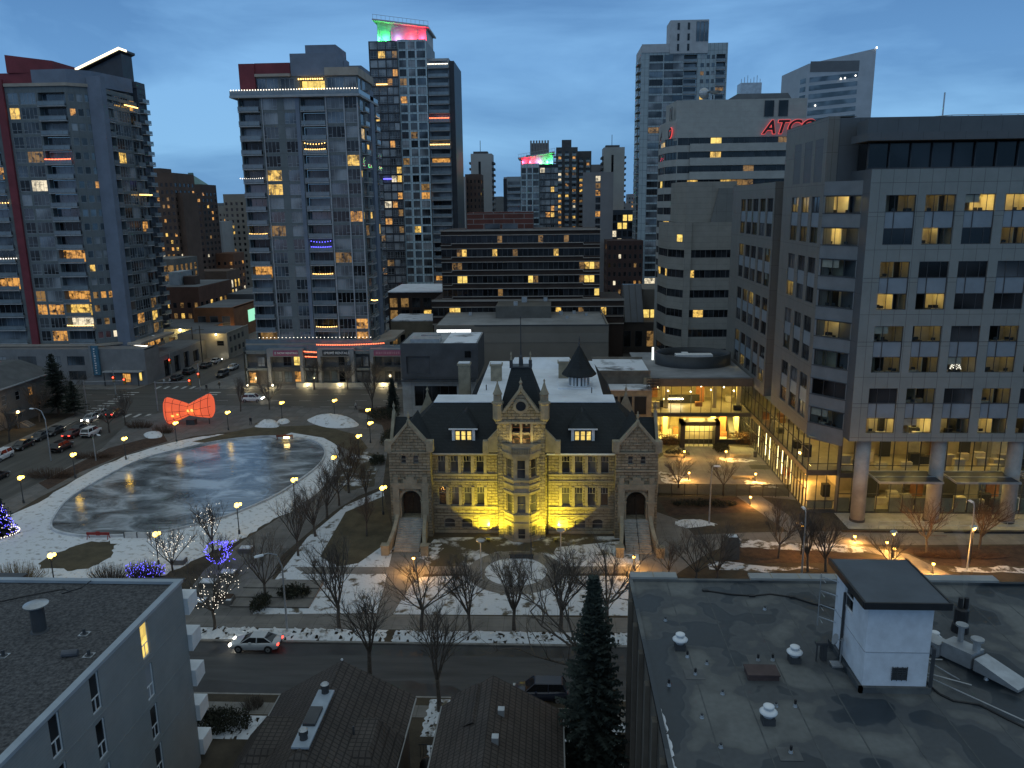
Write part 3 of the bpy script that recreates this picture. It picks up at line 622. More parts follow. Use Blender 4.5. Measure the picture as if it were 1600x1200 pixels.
# entrance wings
def wing(c, lit):
    Fw = Fac(c, 94.0, 0); hw = 2.6
    hs = [(-1.1, -.45, 9.75, 10.8), (.45, 1.1, 9.75, 10.8), (-1.22, 1.22, 2.6, 6.2, 1.5)]
    S.wall(Fw, -hw, hw, 0, 11.9, hs, stone, .3)
    for a, b_ in ((-1.1, -.45), (.45, 1.1)): S.win(Fw, a, b_, 9.75, 10.8, 'cross', sash_m, glass_s, d=-.28, sub=True)
    w = S.mb('wall', stone)
    for sx in (-1, 1): w.face((c+sx*hw, 94, 0), (c+sx*hw, 95.6, 0), (c+sx*hw, 95.6, 11.9), (c+sx*hw, 94, 11.9))
    w.T = Fw
    w.face((-hw, 0, 11.9), (hw, 0, 11.9), (0, 0, 14.9)); w.face((-hw, -.6, 11.9), (hw, -.6, 11.9), (0, -.6, 14.9))
    # arch spandrels
    for sx in (-1, 1):
        n_ = 7; P = [(sx*1.22*cos(pi/2*i/n_), 0, 4.98+1.22*sin(pi/2*i/n_)) for i in range(n_+1)]
        for i in range(n_): w.face(P[i], P[i+1], (P[i+1][0], 0, 6.2), (P[i][0], 0, 6.2)) if False else None
        w.add([(sx*1.22, .004, 6.2)]+[(x, .004, z) for x, y, z in P], [tuple(range(n_+2))])
        w.add([(x, .004, z) for x, y, z in P]+[(x, -1.2, z) for x, y, z in P], [(i, i+1, n_+2+i, n_+1+i) for i in range(n_)])
    w.T = None
    t = S.mb('trim', stone_s); t.T = Fw
    for sx in (-1, 1):
        t.hull([(sx*2.95, -.7, 11.85), (sx*2.95, .18, 11.85), (sx*2.5, .18, 11.85), (sx*2.5, -.7, 11.85)], [(sx*.04, -.7, 15.25), (sx*.04, .18, 15.25), (sx*.04, .18, 14.85), (sx*.04, -.7, 14.85)])
        t.box(sx*2.62-.42, sx*2.62+.42, -.75, .26, 11.35, 12.75); t.lathe((sx*2.75, .0, 0), [(.35, 12.4), (.3, 12.8), (.05, 12.95)], 8)
        t.box(sx*1.85-.4, sx*1.85+.4, .003, .35, 2.2, 6.9); t.box(sx*1.85-.52, sx*1.85+.52, .003, .45, 4.7, 5.0); t.box(sx*1.85-.52, sx*1.85+.52, .003, .45, 6.9, 7.3)
        t.box(sx*1.85-.3, sx*1.85+.3, .003, .3, 7.3, 8.1)
        t.lathe((sx*1.34, .1, 0), [(.13, 2.6), (.11, 4.6), (.2, 4.98)], 8)
    t.box(-1.45, 1.45, .003, .38, 6.55, 7.25); t.prism([(-.9, .004), (.9, .004), (.9, .3), (-.9, .3)], 7.25, 7.75); t.box(-.5, .5, .003, .28, 7.75, 8.1)
    t.box(-hw, hw, .003, .12, 8.85, 9.05); t.box(-hw-.1, hw+.1, .003, .2, 11.15, 11.35)
    for i in range(7): t.box(-1.5+i*.46, -1.25+i*.46, .003, .16, 10.95, 11.14)
    t.box(-.45, .45, .003, .1, 12.3, 12.42); t.box(-.05, .05, .003, .1, 12.42, 13.3)
    t.lathe((0, -.25, 0), [(.3, 14.9), (.22, 15.3), (.1, 15.5), (.2, 15.85), (.16, 16.05), (.06, 16.2), (.1, 16.35), (.02, 16.5)], 8)
    for i in range(9):           # ring of arch stones
        a = pi*i/9; a2 = pi*(i+.9)/9; q = lambda r_, q_: (r_*cos(q_), .06, 4.98+r_*sin(q_)); t.face(q(1.24, a), q(1.24, a2), q(1.55, a2), q(1.55, a))
    t.T = None
    dmb = MB().use(M('oak_door', (.045, .03, .02), .7, .3, 2)); dmb.T = Fw; dmb.box(-1.15, -.02, -1.49, -1.42, 2.62, 5.4); dmb.box(.02, 1.15, -1.49, -1.42, 2.62, 5.4)
    dmb.use(glass_k); dmb.face((-1.2, -1.47, 5.45), (1.2, -1.47, 5.45), (1.2, -1.47, 6.2), (-1.2, -1.47, 6.2))
    dmb.build('door', S.root)
    st = MB().use(M('stair_stone', (.32, .31, .29), .8, .25, 1.2)); n_ = 14
    for i in range(n_):
        y = 94-.36-(n_-1-i)*.33; st.box(c-1.55, c+1.55, y-.002, 94, 2.6*i/n_, 2.6*(i+1)/n_)
    st.use(stone_s)
    for sx in (-1, 1):
        x0 = c+sx*1.56; x1 = c+sx*2.0
        for i in range(8):
            y0 = 94-i*.6; y1 = y0-.6; f0 = 3.4-2.5*(i/8)**.8; f1 = 3.4-2.5*((i+1)/8)**.8; o0 = sx*(.5*(i/8)**2); o1 = sx*(.5*((i+1)/8)**2)
            st.hull([(x0+o0, y0, 0), (x1+o0, y0, 0), (x1+o1, y1, 0), (x0+o1, y1, 0)], [(x0+o0, y0, f0), (x1+o0, y0, f0), (x1+o1, y1, f1), (x0+o1, y1, f1)])
        st.box(c+sx*2.4-.45, c+sx*2.4+.45, 88.2, 89.1, 0, 1.15); st.box(c+sx*2.4-.52, c+sx*2.4+.52, 88.13, 89.17, 1.15, 1.3)
    o = st.build('steps', S.root)
    if lit:
        h = MB().use(black_m); h.tube([(c, 89.3, .9), (c, 93.9, 3.6)], .04, 5)
        for k in range(5): y = 89.4+k*1.1; z = 2.6*(y-89.3)/4.7; h.tube([(c, y, max(0, z-.1)), (c, y, z+.98)], .03, 5)
        h.build('handrail', S.root)
    g = S.mb('roof', slate)      # gabled roof running back from the front gable, and a cross gable to the outer side
    g.face((c-hw, 94.3, 11.85), (c, 94.3, 14.8), (c, 101.5, 14.8), (c-hw, 97, 11.85)); g.face((c+hw, 94.3, 11.85), (c+hw, 97, 11.85), (c, 101.5, 14.8), (c, 94.3, 14.8))
    sx = -1 if c < CX else 1; X = c+sx*2.6
    g.face((X, 96.2, 11.0), (X, 99.4, 14.4), (c, 99.4, 14.4), (c, 96.2, 11.0)); g.face((X, 102.6, 11.0), (c, 102.6, 11), (c, 99.4, 14.4), (X, 99.4, 14.4))
    p = S.mb('trim', stone_s); p.hull([(X, 95.9, 10.6), (X+sx*.4, 95.9, 10.6), (X+sx*.4, 102.9, 10.6), (X, 102.9, 10.6)], [(X, 99.2, 15.1), (X+sx*.4, 99.2, 15.1), (X+sx*.4, 99.6, 15.1), (X, 99.6, 15.1)])
    p.lathe((X+sx*.2, 99.4, 0), [(.26, 15.0), (.1, 15.5), (.2, 15.85), (.05, 16.2), (.02, 16.5)], 8); p.box(X-.1*sx-.3, X-.1*sx+.3, 95.6, 96.4, 10.6, 12.2)
    p.hull([(c-1.8, 109.6, 10.6), (c+1.8, 109.6, 10.6), (c+1.8, 110, 10.6), (c-1.8, 110, 10.6)], [(c-.1, 109.6, 15), (c+.1, 109.6, 15), (c+.1, 110, 15), (c-.1, 110, 15)])
    p.lathe((c, 109.8, 0), [(.26, 14.8), (.1, 15.3), (.2, 15.65), (.05, 16.0), (.02, 16.4)], 8)
wing(-17.7, False); wing(10.55, True)
# central tower
TX0, TX1 = -6.65, -.75; tc_ = (TX0+TX1)/2
FT = Fac(tc_, 93.9, 0); hw = (TX1-TX0)/2
hs = [(-1.15, 1.15, 12.35, 15.0, .35)]
S.wall(FT, -hw, hw, 0, 15.3, hs, stone, .35)
S.wall(Fac(tc_, 93.7, 0), -hw-.12, hw+.12, 15.3, 16.3, [], stone)
w = S.mb('wall', stone)
for x in (TX0, TX1): w.face((x, 93.9, 0), (x, 101, 0), (x, 101, 16.3), (x, 93.9, 16.3))
w.T = FT
w.face((-hw-.12, .2, 16.3), (hw+.12, .2, 16.3), (hw-.5, .2, 16.6), (0, .2, 19.3), (-hw+.5, .2, 16.6)); w.face((-hw, -.6, 15.3), (hw, -.6, 15.3), (0, -.6, 19.3))
for sx in (-1, 1): w.face((sx*(hw+.12), .2, 15.3), (sx*(hw+.12), -7, 15.3), (sx*(hw+.12), -7, 16.3), (sx*(hw+.12), .2, 16.3)); w.face((sx*hw, 0, 15.3), (sx*(hw+.12), .2, 15.3), (sx*(hw+.12), -7, 15.3), (sx*hw, -7, 15.3))
t = S.mb('trim', stone_s); t.T = FT
t.box(-hw-.14, hw+.14, .0, .3, 15.05, 15.3)
for i in range(9): t.box(-hw+.2+i*.66, -hw+.42+i*.66, .002, .24, 14.85, 15.04)
for sx in (-1, 1):
    t.hull([(sx*2.35, -.6, 16.45), (sx*2.35, .36, 16.45), (sx*1.95, .36, 16.45), (sx*1.95, -.6, 16.45)], [(sx*.03, -.6, 19.55), (sx*.03, .36, 19.55), (sx*.03, .36, 19.15), (sx*.03, -.6, 19.15)])
    t.lathe((sx*(hw-.1), -.15, 0), [(.2, 15.0), (.62, 15.6), (.62, 17.4), (.74, 17.5), (.74, 17.75), (.52, 17.8), (.5, 18.6), (.6, 18.7), (.3, 19.4), (.06, 20.2), (.14, 20.35), (.02, 20.6)], 8)
    # half gables leaning on the tower
    t.hull([(sx*(hw+1.75), -1.5, 11.0), (sx*(hw+1.75), -.9, 11.0), (sx*(hw+.02), -.9, 11.0), (sx*(hw+.02), -1.5, 11.0)], [(sx*(hw+1.75), -1.5, 12.15), (sx*(hw+1.75), -.9, 12.15), (sx*(hw+.02), -.9, 14.0), (sx*(hw+.02), -1.5, 14.0)])
    t.box(sx*(hw+1.55)-.35, sx*(hw+1.55)+.35, -1.55, -.8, 10.8, 12.5)
t.lathe((0, 0, 0), [(.3, 19.3), (.2, 19.7), (.1, 19.9), (.22, 20.2), (.05, 20.5), (.02, 20.8)], 8)
# round window
for i in range(20):
    a = 2*pi*i/20; a2 = 2*pi*(i+1)/20; q = lambda r_, q_, d: (r_*cos(q_), d, 17.25+r_*sin(q_))
    t.face(q(.62, a, .32), q(.62, a2, .32), q(.95, a2, .28), q(.95, a, .28)); t.face(q(.95, a, .28), q(.95, a2, .28), q(.97, a2, .2), q(.97, a, .2)); t.face(q(.62, a, .32), q(.62, a2, .32), q(.6, a2, .21), q(.6, a, .21))
g = MB().use(glass_k); g.T = FT; g.face(*[(.6*cos(2*pi*i/20), .215, 17.25+.6*sin(2*pi*i/20)) for i in range(20)]); g.build('round_window', S.root)
# four-light window with stone cross
t.use(stone_s); t.box(-.14, .14, -.34, .08, 12.35, 15.0); t.box(-1.15, -.14, -.34, .06, 13.62, 13.85); t.box(.14, 1.15, -.34, .06, 13.62, 13.85)
t.box(-1.45, -1.15, .003, .14, 12.2, 15.2); t.box(1.15, 1.45, .003, .14, 12.2, 15.2); t.box(-1.45, 1.45, .003, .16, 15.2, 15.42) if False else None
t.T = None
wood = M('red_brown_panel', (.16, .055, .03), .6, .2, 2)
for a, b_ in ((-1.14, -.15), (.15, 1.14)):
    S.win(FT, a, b_, 13.86, 14.98, 'cross', wood, glass_s, d=-.3, sub=True); S.win(FT, a, b_, 12.36, 13.61, 'cross', wood, lit_d, d=-.3, sub=True)
# canted bay
def bay(z0, z1, part, mat, ex=0.0):
    P = [(tc_-2.15-ex, 93.9), (tc_-.95-ex*.5, 92.6-ex), (tc_+.95+ex*.5, 92.6-ex), (tc_+2.15+ex, 93.9)]; m_ = S.mb(part, mat); m_.prism(P, z0, z1); return P
a1 = atan2(92.6-93.9, 1.2); BL = Fac(tc_-2.15, 93.9, a1); BC = Fac(tc_-.95, 92.6, 0); BR = Fac(tc_+.95, 92.6, -a1); bl = hypot(1.2, 1.3)
for z0, z1, hh in ((0, 11.3, ((8.3, 10.7), (3.75, 6.1))),):
    for fc, ln, pad in ((BL, bl, .38), (BC, 1.9, .42), (BR, bl, .38)):
        hs = [(pad, ln-pad, a, b_) for a, b_ in hh]+[(pad+.1, ln-pad-.1, .5, 1.9)] if fc is not BC else [(pad, ln-pad, a, b_) for a, b_ in hh]+[(pad+.05, ln-pad-.05, .05, 1.75)]
        S.wall(fc, 0, ln, z0, z1, hs, stone_s if fc is BC else stone, .2)
        for h in hs: S.win(fc, h[0], h[1], h[2], h[3], 'cross', stone_s, glass_s, d=-.15, sub=True)
for z0, z1, ex in ((0, .4, .15), (2.3, 2.5, .1), (3.3, 3.6, .12), (6.25, 6.5, .12), (7.2, 7.45, .1), (7.9, 8.15, .12), (10.85, 11.1, .1), (11.3, 11.55, .3), (12.25, 12.45, .3)): bay(z0, z1, 'trim', stone_s, ex)
bay(11.1, 12.3, 'trim', stone_s, .22); bay(11.28, 11.31, 'wall', stone, .0)
t = S.mb('trim', stone_s)
for i in range(9): t.box(tc_-1.25+i*.3, tc_-1.13+i*.3, 92.2, 92.37, 11.6, 12.2)
# tower roof with cresting and flagpole
r_ = S.mb('roof', slate); r_.hull([(TX0+.2, 94.6, 16.2), (TX1-.2, 94.6, 16.2), (TX1-.2, 101.2, 16.2), (TX0+.2, 101.2, 16.2)], [(-5.0, 97.2, 21.3), (-2.6, 97.2, 21.3), (-2.6, 98.8, 21.3), (-5.0, 98.8, 21.3)])
t = S.mb('cresting', dark_steel); t.box(-5.2, -2.4, 97.05, 98.95, 21.3, 21.5)
for x in (-5.0, -2.6):
    t.box(x-.2, x+.2, 97.1, 97.5, 21.5, 22.3); t.use(stone_s); t.lathe((x, 97.3, 0), [(.14, 22.3), (.07, 22.8), (.14, 23.0), (.02, 23.4)], 6); t.use(dark_steel)
f = MB().use(dark_steel); f.lathe((-3.8, 98, 0), [(.28, 21.5), (.25, 22.6), (.1, 22.8), (.075, 24), (.05, 27.4), (.12, 27.45), (.1, 27.65), (.02, 27.7)], 8); f.build('flagpole', S.root)
# chimneys and the slate-capped cupola on the deck
for x, y, z0, z1, hw_ in ((-8.2, 116, 15.63, 18.2, .8), (1.9, 118, 15.63, 18.2, .8), (-13.0, 116, 11, 18.3, .85)):
    c_ = MB().use(stone_s); c_.box(x-hw_, x+hw_, y-.7, y+.7, z0, z1-.3); c_.box(x-hw_-.15, x+hw_+.15, y-.85, y+.85, z1-.3, z1); c_.use(snow_m); c_.box(x-hw_, x+hw_, y-.7, y+.7, z1+.004, z1+.1)
    c_.build('chimney', S.root)
c_ = MB().use(white_metal); c_.lathe((4.0, 112, 0), [(1.5, 14.4), (1.5, 17.35)], 8); c_.use(glass_bl)
for i in range(8):
    a = pi/8+2*pi*i/8+pi/8; c_.T = Fac(4.0+1.4*cos(a), 112+1.4*sin(a), a+pi/2); c_.box(-.42, .42, .0, .03, 15.9, 17.1); c_.T = None
c_.use(slate); c_.lathe((4.0, 112, 0), [(2.45, 17.3), (2.5, 17.5), (1.75, 18.5), (.95, 20.0), (.12, 21.5)], 8); c_.use(dark_steel); c_.lathe((4.0, 112, 0), [(.12, 21.5), (.2, 21.8), (.05, 22.1), (.12, 22.3), (.02, 22.9)], 6)
c_.build('cupola', S.root)
v_ = S.mb('roof_vent', dark_steel)
for x, y in ((-9.2, 109.5), (5.6, 107.6), (8.0, 110)): v_.tube([(x, y, 15.6), (x, y, 16.4)], .08, 6)
S.finish()
# floodlights
def spot(name, loc, aim, energy, col, ang, blend, parent=None):
    l_ = bpy.data.lights.new(name, 'SPOT'); l_.energy = energy; l_.color = col; l_.spot_size = radians(ang); l_.spot_blend = blend; l_.shadow_soft_size = .12
    o = bpy.data.objects.new(name, l_); COL.objects.link(o); o.location = loc; o.rotation_euler = (Vector(aim)-Vector(loc)).to_track_quat('-Z', 'Y').to_euler()
    if parent is not None: o.parent = parent; o.location = Vector(loc)-parent.location
    return o
FLOOD = (1, .80, .045)
for i, (x, ax) in enumerate(((-7.9, -6.0), (.6, -1.4))):
    fl = MB().use(black_m); fl.box(x-.25, x+.25, 92.5, 92.75, .1, .5); fl.tube([(x, 92.65, 0), (x, 92.65, .2)], .05, 6); fl.use(EM('flood_lens', (1, .8, .2), 4, False)); fl.box(x-.2, x+.2, 92.752, 92.76, .15, .45)
    o = tag(fl.build('floodlight'), 'small ground floodlight %s the foot of the school tower bay' % ('left of', 'right of')[i], 'floodlight', 'floodlights at the foot of the tower')
    sx = (-1, 1)[i]; spot('flood_beam', (CX+sx*4.6, 93.5, .1), (CX+sx*5.0, 95.5, 2.9), 2300, FLOOD, 92, .15); spot('flood_beam', (x-sx*-.3, 91.2, .4), (ax, 95.6, 6.5), 3600, FLOOD, 112, 1.0); spot('flood_beam', (CX+sx*2.9, 92.9, .3), (CX+sx*2.6, 93.9, 7), 1500, FLOOD, 80, .6)
spot('tower_beam', (tc_, 92.9, 12.5), (tc_, 94.1, 14.6), 170, (1, .74, .2), 140, .6)
spot('tower_beam', (tc_-1.7, 92.75, 12.5), (tc_-1.2, 94.4, 16), 110, (1, .78, .2), 120, .8)
spot('tower_beam', (tc_+1.7, 92.75, 12.5), (tc_+1.2, 94.4, 16), 110, (1, .78, .2), 120, .8)
# rear annex of the school
A = Bd('flat_roofed_annex', 12, 141, 'low annex with wind-blown snow on its flat roof, behind the slate cupola', 'building')
mb = A.mb('wall', M('annex_wall', (.16, .14, .115), .85, .3, .5)); mb.box(7.7, 17.0, 135, 148, 0, 12.6); mb.box(7.6, 17.1, 134.9, 135.3, 12.6, 13.1); mb.box(7.6, 17.1, 147.6, 148, 12.6, 13.1)
mb = A.mb('roof', snowroof_p); mb.box(7.7, 17, 135.3, 147.6, 12.6, 12.75)
mb = A.mb('roof', snowroof_p); mb.box(8.2, 16.9, 130.5, 134.88, 10.6, 10.8); mb = A.mb('wall', stone_s); mb.box(8.2, 16.9, 130.6, 134.8, 0, 10.6)
FA = Fac(0, 130.58, 0)
for k in range(3): A.win(FA, 9.2+k*2.4, 11.2+k*2.4, 6.5, 9.6, 'strip', dark_steel, glass_k, d=.03)
mb = A.mb('stair_rail', black_m)
for y in (130.6, 132.2):
    for k in range(4): mb.tube([(16.2, y, 10.8+k*.5), (18.2, y, 10.8+k*.5)], .06, 5)
    for x in (16.2, 17.2, 18.2): mb.tube([(x, y, 10.6), (x, y, 12.4)], .06, 5)
A.finish()
mb = MB().use(EM('light_tube', (.85, .9, .85), 1.6)); mb.tube([(19.6, 152, 6.5), (19.6, 152, 14.2)], .2, 8); mb.use(grey_metal); mb.tube([(19.6, 152, 0), (19.6, 152, 6.5)], .2, 8)
tag(mb.build('light_column'), 'tall glowing white tube standing behind the annex roof', 'light column')
# modern dark block left of the school roof
K = Bd('dark_box_building', -20.5, 140, 'dark windowless upper box over pale storey behind the school roof, beside chimney', 'building')
dbm = M('dark_cladding', (.075, .076, .082), .7, .25, .3); pale = MB_('pale_panel', (.34, .34, .33), (.32, .32, .31), (.2, .2, .2), 2.5, 2.5, .02, 0, .1)
FK = Fac(0, 140, 0)
K.wall(FK, -27.2, -13.2, 10.6, 17.2, [(-26.2, -21.9, 11.6, 14.8, .4)], dbm, part='upper_wall')
mb = K.mb('upper_wall', dbm); mb.face((-27.2, 140, 10.6), (-27.2, 154, 10.6), (-27.2, 154, 17.2), (-27.2, 140, 17.2)); mb.face((-13.2, 140, 10.6), (-13.2, 154, 10.6), (-13.2, 154, 17.2), (-13.2, 140, 17.2))
mb.face((-27.2, 140, 10.6), (-13.2, 140, 10.6), (-13.2, 154, 10.6), (-27.2, 154, 10.6)); mb.box(-26.2, -21.9, 140.41, 140.5, 11.6, 14.8)
K.win(Fac(0, 140, 0), -15.6, -14.4, 14.5, 15.8, 'thin', dark_steel, glass_k, d=.03)
mb = K.mb('roof', M('grey_roof_membrane', (.30, .32, .34), .7, .3, .2)); mb.box(-27.1, -13.3, 140.3, 153.9, 16.8, 17.0)
mb.use(snowroof_p); mb.box(-19.5, -13.6, 141, 153.5, 17.0, 17.06); mb.use(grey_metal); mb.box(-25.6, -20.3, 141.5, 145, 17.0, 17.7); mb.box(-24.5, -21, 147, 149, 17.0, 17.6)
K.wall(Fac(0, 140.5, 0), -27.2, -13.6, 0, 10.2, [(-25.0, -17.2, 5.4, 9.2, .5)], pale, part='lower_wall')
K.win(Fac(0, 140.5, 0), -25.0, -17.2, 5.4, 9.2, 'strip', dark_steel, glass_k, d=-.4)
mb = K.mb('lower_wall', pale); mb.face((-27.2, 140.5, 0), (-27.2, 152, 0), (-27.2, 152, 10.2), (-27.2, 140.5, 10.2)); mb.box(-27.2, -13.6, 140.5, 152, 10.2, 10.4)
mb = K.mb('railing', dark_steel); mb.box(-27.3, -13.6, 139.3, 139.36, 11.0, 11.1); mb.box(-27.3, -13.6, 139.3, 139.36, 10.4, 10.5); mb.box(-27.3, -13.6, 139.25, 140, 10.25, 10.4)
K.finish()
# ------------------------------------------------------------------ office block on the right, glass link and courtyard
pan_f = MB_('office_panel', (.215, .24, .238), (.203, .228, .226), (.09, .10, .10), 1.5, 3.93, .03, 0, .05, rough=.5, var=.12)
pan_s = MB_('office_side_panel', (.17, .168, .155), (.162, .16, .148), (.09, .085, .08), 2.2, 3.93, .03, 0, .05, rough=.5, var=.12)
pan_d = MB_('dark_office_panel', (.10, .11, .12), (.095, .105, .115), (.06, .065, .07), 2.4, 6, .03, 0, .05, rough=.5, var=.12)
spand = M('blue_grey_spandrel', (.20, .245, .285), .35, .12, .5)
room_wall = M('room_wall', (.55, .48, .34), .8, .1, 1); room_floor = M('room_carpet', (.22, .20, .16), .9, .2, 1); desk_m = M('desk', (.45, .40, .32), .5, .2, 1); chair_d = M('dark_furniture', (.03, .03, .03), .6, .2, 1)
strip_m = [EM('ceiling_strip', (1, .74, .26), s) for s in (26, 9, 3, 85)]
def room_mesh(w, h, depth, lv, var):
    r = random.Random(var*7+lv); mb = MB(); a = w/2+.25; z0 = -h/2-.75; z1 = h/2+.35; y0 = .04; y1 = depth
    mb.use(room_floor).face((-a, y0, z0), (a, y0, z0), (a, y1, z0), (-a, y1, z0))
    mb.use(room_wall); mb.face((-a, y1, z0), (a, y1, z0), (a, y1, z1), (-a, y1, z1)); mb.face((-a, y0, z0), (-a, y1, z0), (-a, y1, z1), (-a, y0, z1)); mb.face((a, y0, z0), (a, y0, z1), (a, y1, z1), (a, y1, z0)); mb.face((-a, y0, z1), (-a, y1, z1), (a, y1, z1), (a, y0, z1))
    mb.use(strip_m[lv]); n_ = 1+(var % 2)
    for k in range(n_):
        x = (-a+.5)+(2*a-1)*(k+r.uniform(.2, .8))/n_; mb.box(x-.12, x+.12, y0+1.0, y1-.6, z1-.08, z1-.02)
    for k in range(3):
        x = r.uniform(-a+.5, a-.5); y = r.uniform(.4, depth-.8)
        mb.use(r.choice((desk_m, chair_d, desk_m))); mb.box(x-.6, x+.6, y-.3, y+.3, z0+.02, z0+.75); mb.use(chair_d); mb.box(x-.25, x+.25, y-.05, y+.02, z0+.8, z0+1.15)
    mb.use(room_wall if var % 3 else chair_d); x = r.uniform(-a*.5, a*.5); mb.box(x-.04, x+.04, 1.2, y1, z0, z1)
    if var % 3 == 1: mb.use(chair_d); mb.box(a-.8, a-.1, y1-.5, y1-.02, z0, z1-.5)
    if var % 4 == 2:             # a blind half drawn
        mb.use(desk_m); mb.face((-a, .10, 0), (0, .10, 0), (0, .10, h/2), (-a, .10, h/2))
    return mb
def lit_room(b, fac, u0, u1, z0, z1, style, fm, d, lv, var, depth=3.6):
    """window whose glass shows a modelled lit room behind it"""
    w, h = round(u1-u0, 2), round(z1-z0, 2); c = fac((u0+u1)/2, d, (z0+z1)/2)
    o = b.place('window', ('wf', w, h, style, fm.name), lambda mb: win_into(mb, w, h, style, fm, clear, pane=False), c, fac.a)
    b.place('pane', ('wp', w, h), lambda mb: win_into(mb, w, h, style, fm, clear, frame=False), c, fac.a, o, [(0, clear)])
    key = ('room', w, h, lv, var)
    if key not in WMESH: WMESH[key] = room_mesh(w, h, depth, lv, var).mesh('lit_room')
    r = bpy.data.objects.new('lit_room', WMESH[key]); COL.objects.link(r); r.parent = o
O = Bd('office_building', 50, 99, 'large grey panelled office block on round columns with glazed lit lobby, at right', 'office building')
FO = Fac(0, 99, 0); r = random.Random(4)
LV = {(0, 0): 2, (0, 1): 2, (0, 2): 3, (0, 3): 0, (1, 1): 1, (2, 0): 2, (2, 4): 1, (1, 3): 2, (4, 3): 2, (6, 3): 2, (5, 1): 2, (3, 0): 0, (3, 1): 0, (4, 0): 2, (4, 1): 2, (5, 2): 2, (5, 3): 2, (6, 1): 2, (7, 0): 0, (7, 1): 3, (7, 2): 1, (7, 3): 0, (7, 4): 1, (3, 4): 1, (0, 4): 1, (5, 0): 2}
holes = []; wlist = []
for cI in range(6):
    u = 39.85+4.6*cI
    for p in range(4):
        T = 41.8-7.86*p; holes.append((u, u+3.5, T-5.85, T))
        for q in range(2): wlist.append((2*p+q, cI, u, T-1.97-q*3.88, T-q*3.88))
        mb = O.mb('spandrel', spand); mb.T = FO; mb.box(u, u+3.5, -.24, -.14, T-3.86, T-1.98); mb.use(dark_steel)
        for x in (u+.02, u+1.08, u+3.44): mb.box(x-.03, x+.05, -.14, -.06, T-3.86, T-1.98)
        mb.T = None
O.wall(FO, 37.9, 66.5, 11.3, 44.8, holes, pan_f, .26)
for i, c, u, z0, z1 in wlist:
    lv = LV.get((i, c))
    if lv is None: O.win(FO, u, u+3.5, z0, z1, 'office', dark_steel, glass_k if r.random() < .75 else glass_n, d=-.2, sub=True)
    else: lit_room(O, FO, u, u+3.5, z0, z1, 'office', dark_steel, -.2, lv, (i*3+c) % 5)
w = O.mb('wall', pan_f); w.use(pan_d).face((37.9, 99, 11.3), (37.9, 106, 11.3), (37.9, 106, 44.8), (37.9, 99, 44.8)); w.use(pan_f); w.face((37.9, 99, 11.3), (66.5, 99, 11.3), (66.5, 106, 11.3), (37.9, 106, 11.3)); w.face((66.5, 99, 11.3), (66.5, 99, 44.8), (66.5, 125, 44.8), (66.5, 125, 11.3))
# joint lines that run past the panels
mb = O.mb('panel_joint', black_m); mb.T = FO
for p in range(4): mb.box(37.95, 66.4, .0, .015, 41.8-7.86*p-1.99, 41.8-7.86*p-1.95)
mb.T = None
# bay beside the front: bands of windows and spandrels
AB_ = atan2(-4.2, 3.3); FBy = Fac(34.65, 105.5, AB_); hs = []
for f in range(8):
    T = 41.8-3.93*f; hs.append((.25, 5.15, T-2.1, T, .2))
    lv = {0: 3, 1: 3, 2: 1, 3: 2, 4: 0, 5: 0, 7: 2}.get(f)
    if lv is None: O.win(FBy, .25, 5.15, T-2.1, T, 'strip', dark_steel, glass_k, d=-.15, sub=True)
    else: lit_room(O, FBy, .25, 5.15, T-2.1, T, 'strip', dark_steel, -.15, lv, f % 5, 2.6)
O.wall(FBy, 0, 5.34, 9.9, 43.6, hs, M('bay_panel', (.17, .185, .195), .5, .12, .6), .2, part='bay')
mb = O.mb('bay', dark_steel); mb.T = FBy
for f in range(8): mb.box(0, 5.34, .0, .06, 41.8-3.93*f, 41.9-3.93*f); mb.box(0, 5.34, .0, .05, 41.8-3.93*f-2.2, 41.8-3.93*f-2.1)
mb.T = None
# left wall, two panelled slabs with pairs of tall windows
def side(y_far, y_near, z0, z1, cols, seed, top=None):
    Fs = Fac(34.6, y_far, FACE_L); hs = []; rr = random.Random(seed)
    for a, b_ in cols:
        ua, ub = y_far-a, y_far-b_
        for p in range(4):
            T = 41.8-7.86*p; hs.append((ua, ub, T-6.0, T, .25))
            mb = O.mb('spandrel', spand); mb.T = Fs; mb.box(ua, ub, -.23, -.13, T-3.9, T-2.1); mb.T = None
            for q, (za, zb) in enumerate(((T-2.1, T), (T-6.0, T-3.9))):
                if rr.random() < (.6 if p < 1 else .16): lit_room(O, Fs, ua, ub, za, zb, 'strip', dark_steel, -.2, rr.choice((0, 1, 2, 2)), rr.randrange(5), 3)
                else: O.win(Fs, ua, ub, za, zb, 'strip', dark_steel, glass_k if rr.random() < .7 else glass_n, d=-.2, sub=True)
    if top:
        for a, b_ in cols:
            hs.append((y_far-a, y_far-b_, top[0], top[1], .3)); mb = O.mb('louvre', M('roof_louvre', (.05, .052, .056), .6, .2, 1)); mb.T = Fs; mb.box(y_far-a, y_far-b_, -.3, -.26, *top)
            for k in range(12):
                z = top[0]+(top[1]-top[0])*k/12; mb.box(y_far-a, y_far-b_, -.26, -.16, z, z+.06)
            mb.T = None
    O.wall(Fs, 0, y_far-y_near, z0, z1, hs, pan_s, .25)
    w = O.mb('wall', pan_s); w.face((34.6, y_near, z0), (34.6, y_near, z1), (36, y_near, z1), (36, y_near, z0)); w.face((34.6, y_far, z0), (38, y_far, z0), (38, y_near, z0), (34.6, y_near, z0))
    w.box(34.6, 38, y_near+.02, y_far-.02, z1-.05, z1)
side(123.5, 105.5, 10.3, 51.5, ((119, 115.8), (114.4, 111.2), (110, 106.8)), 1, (43.6, 49.0))
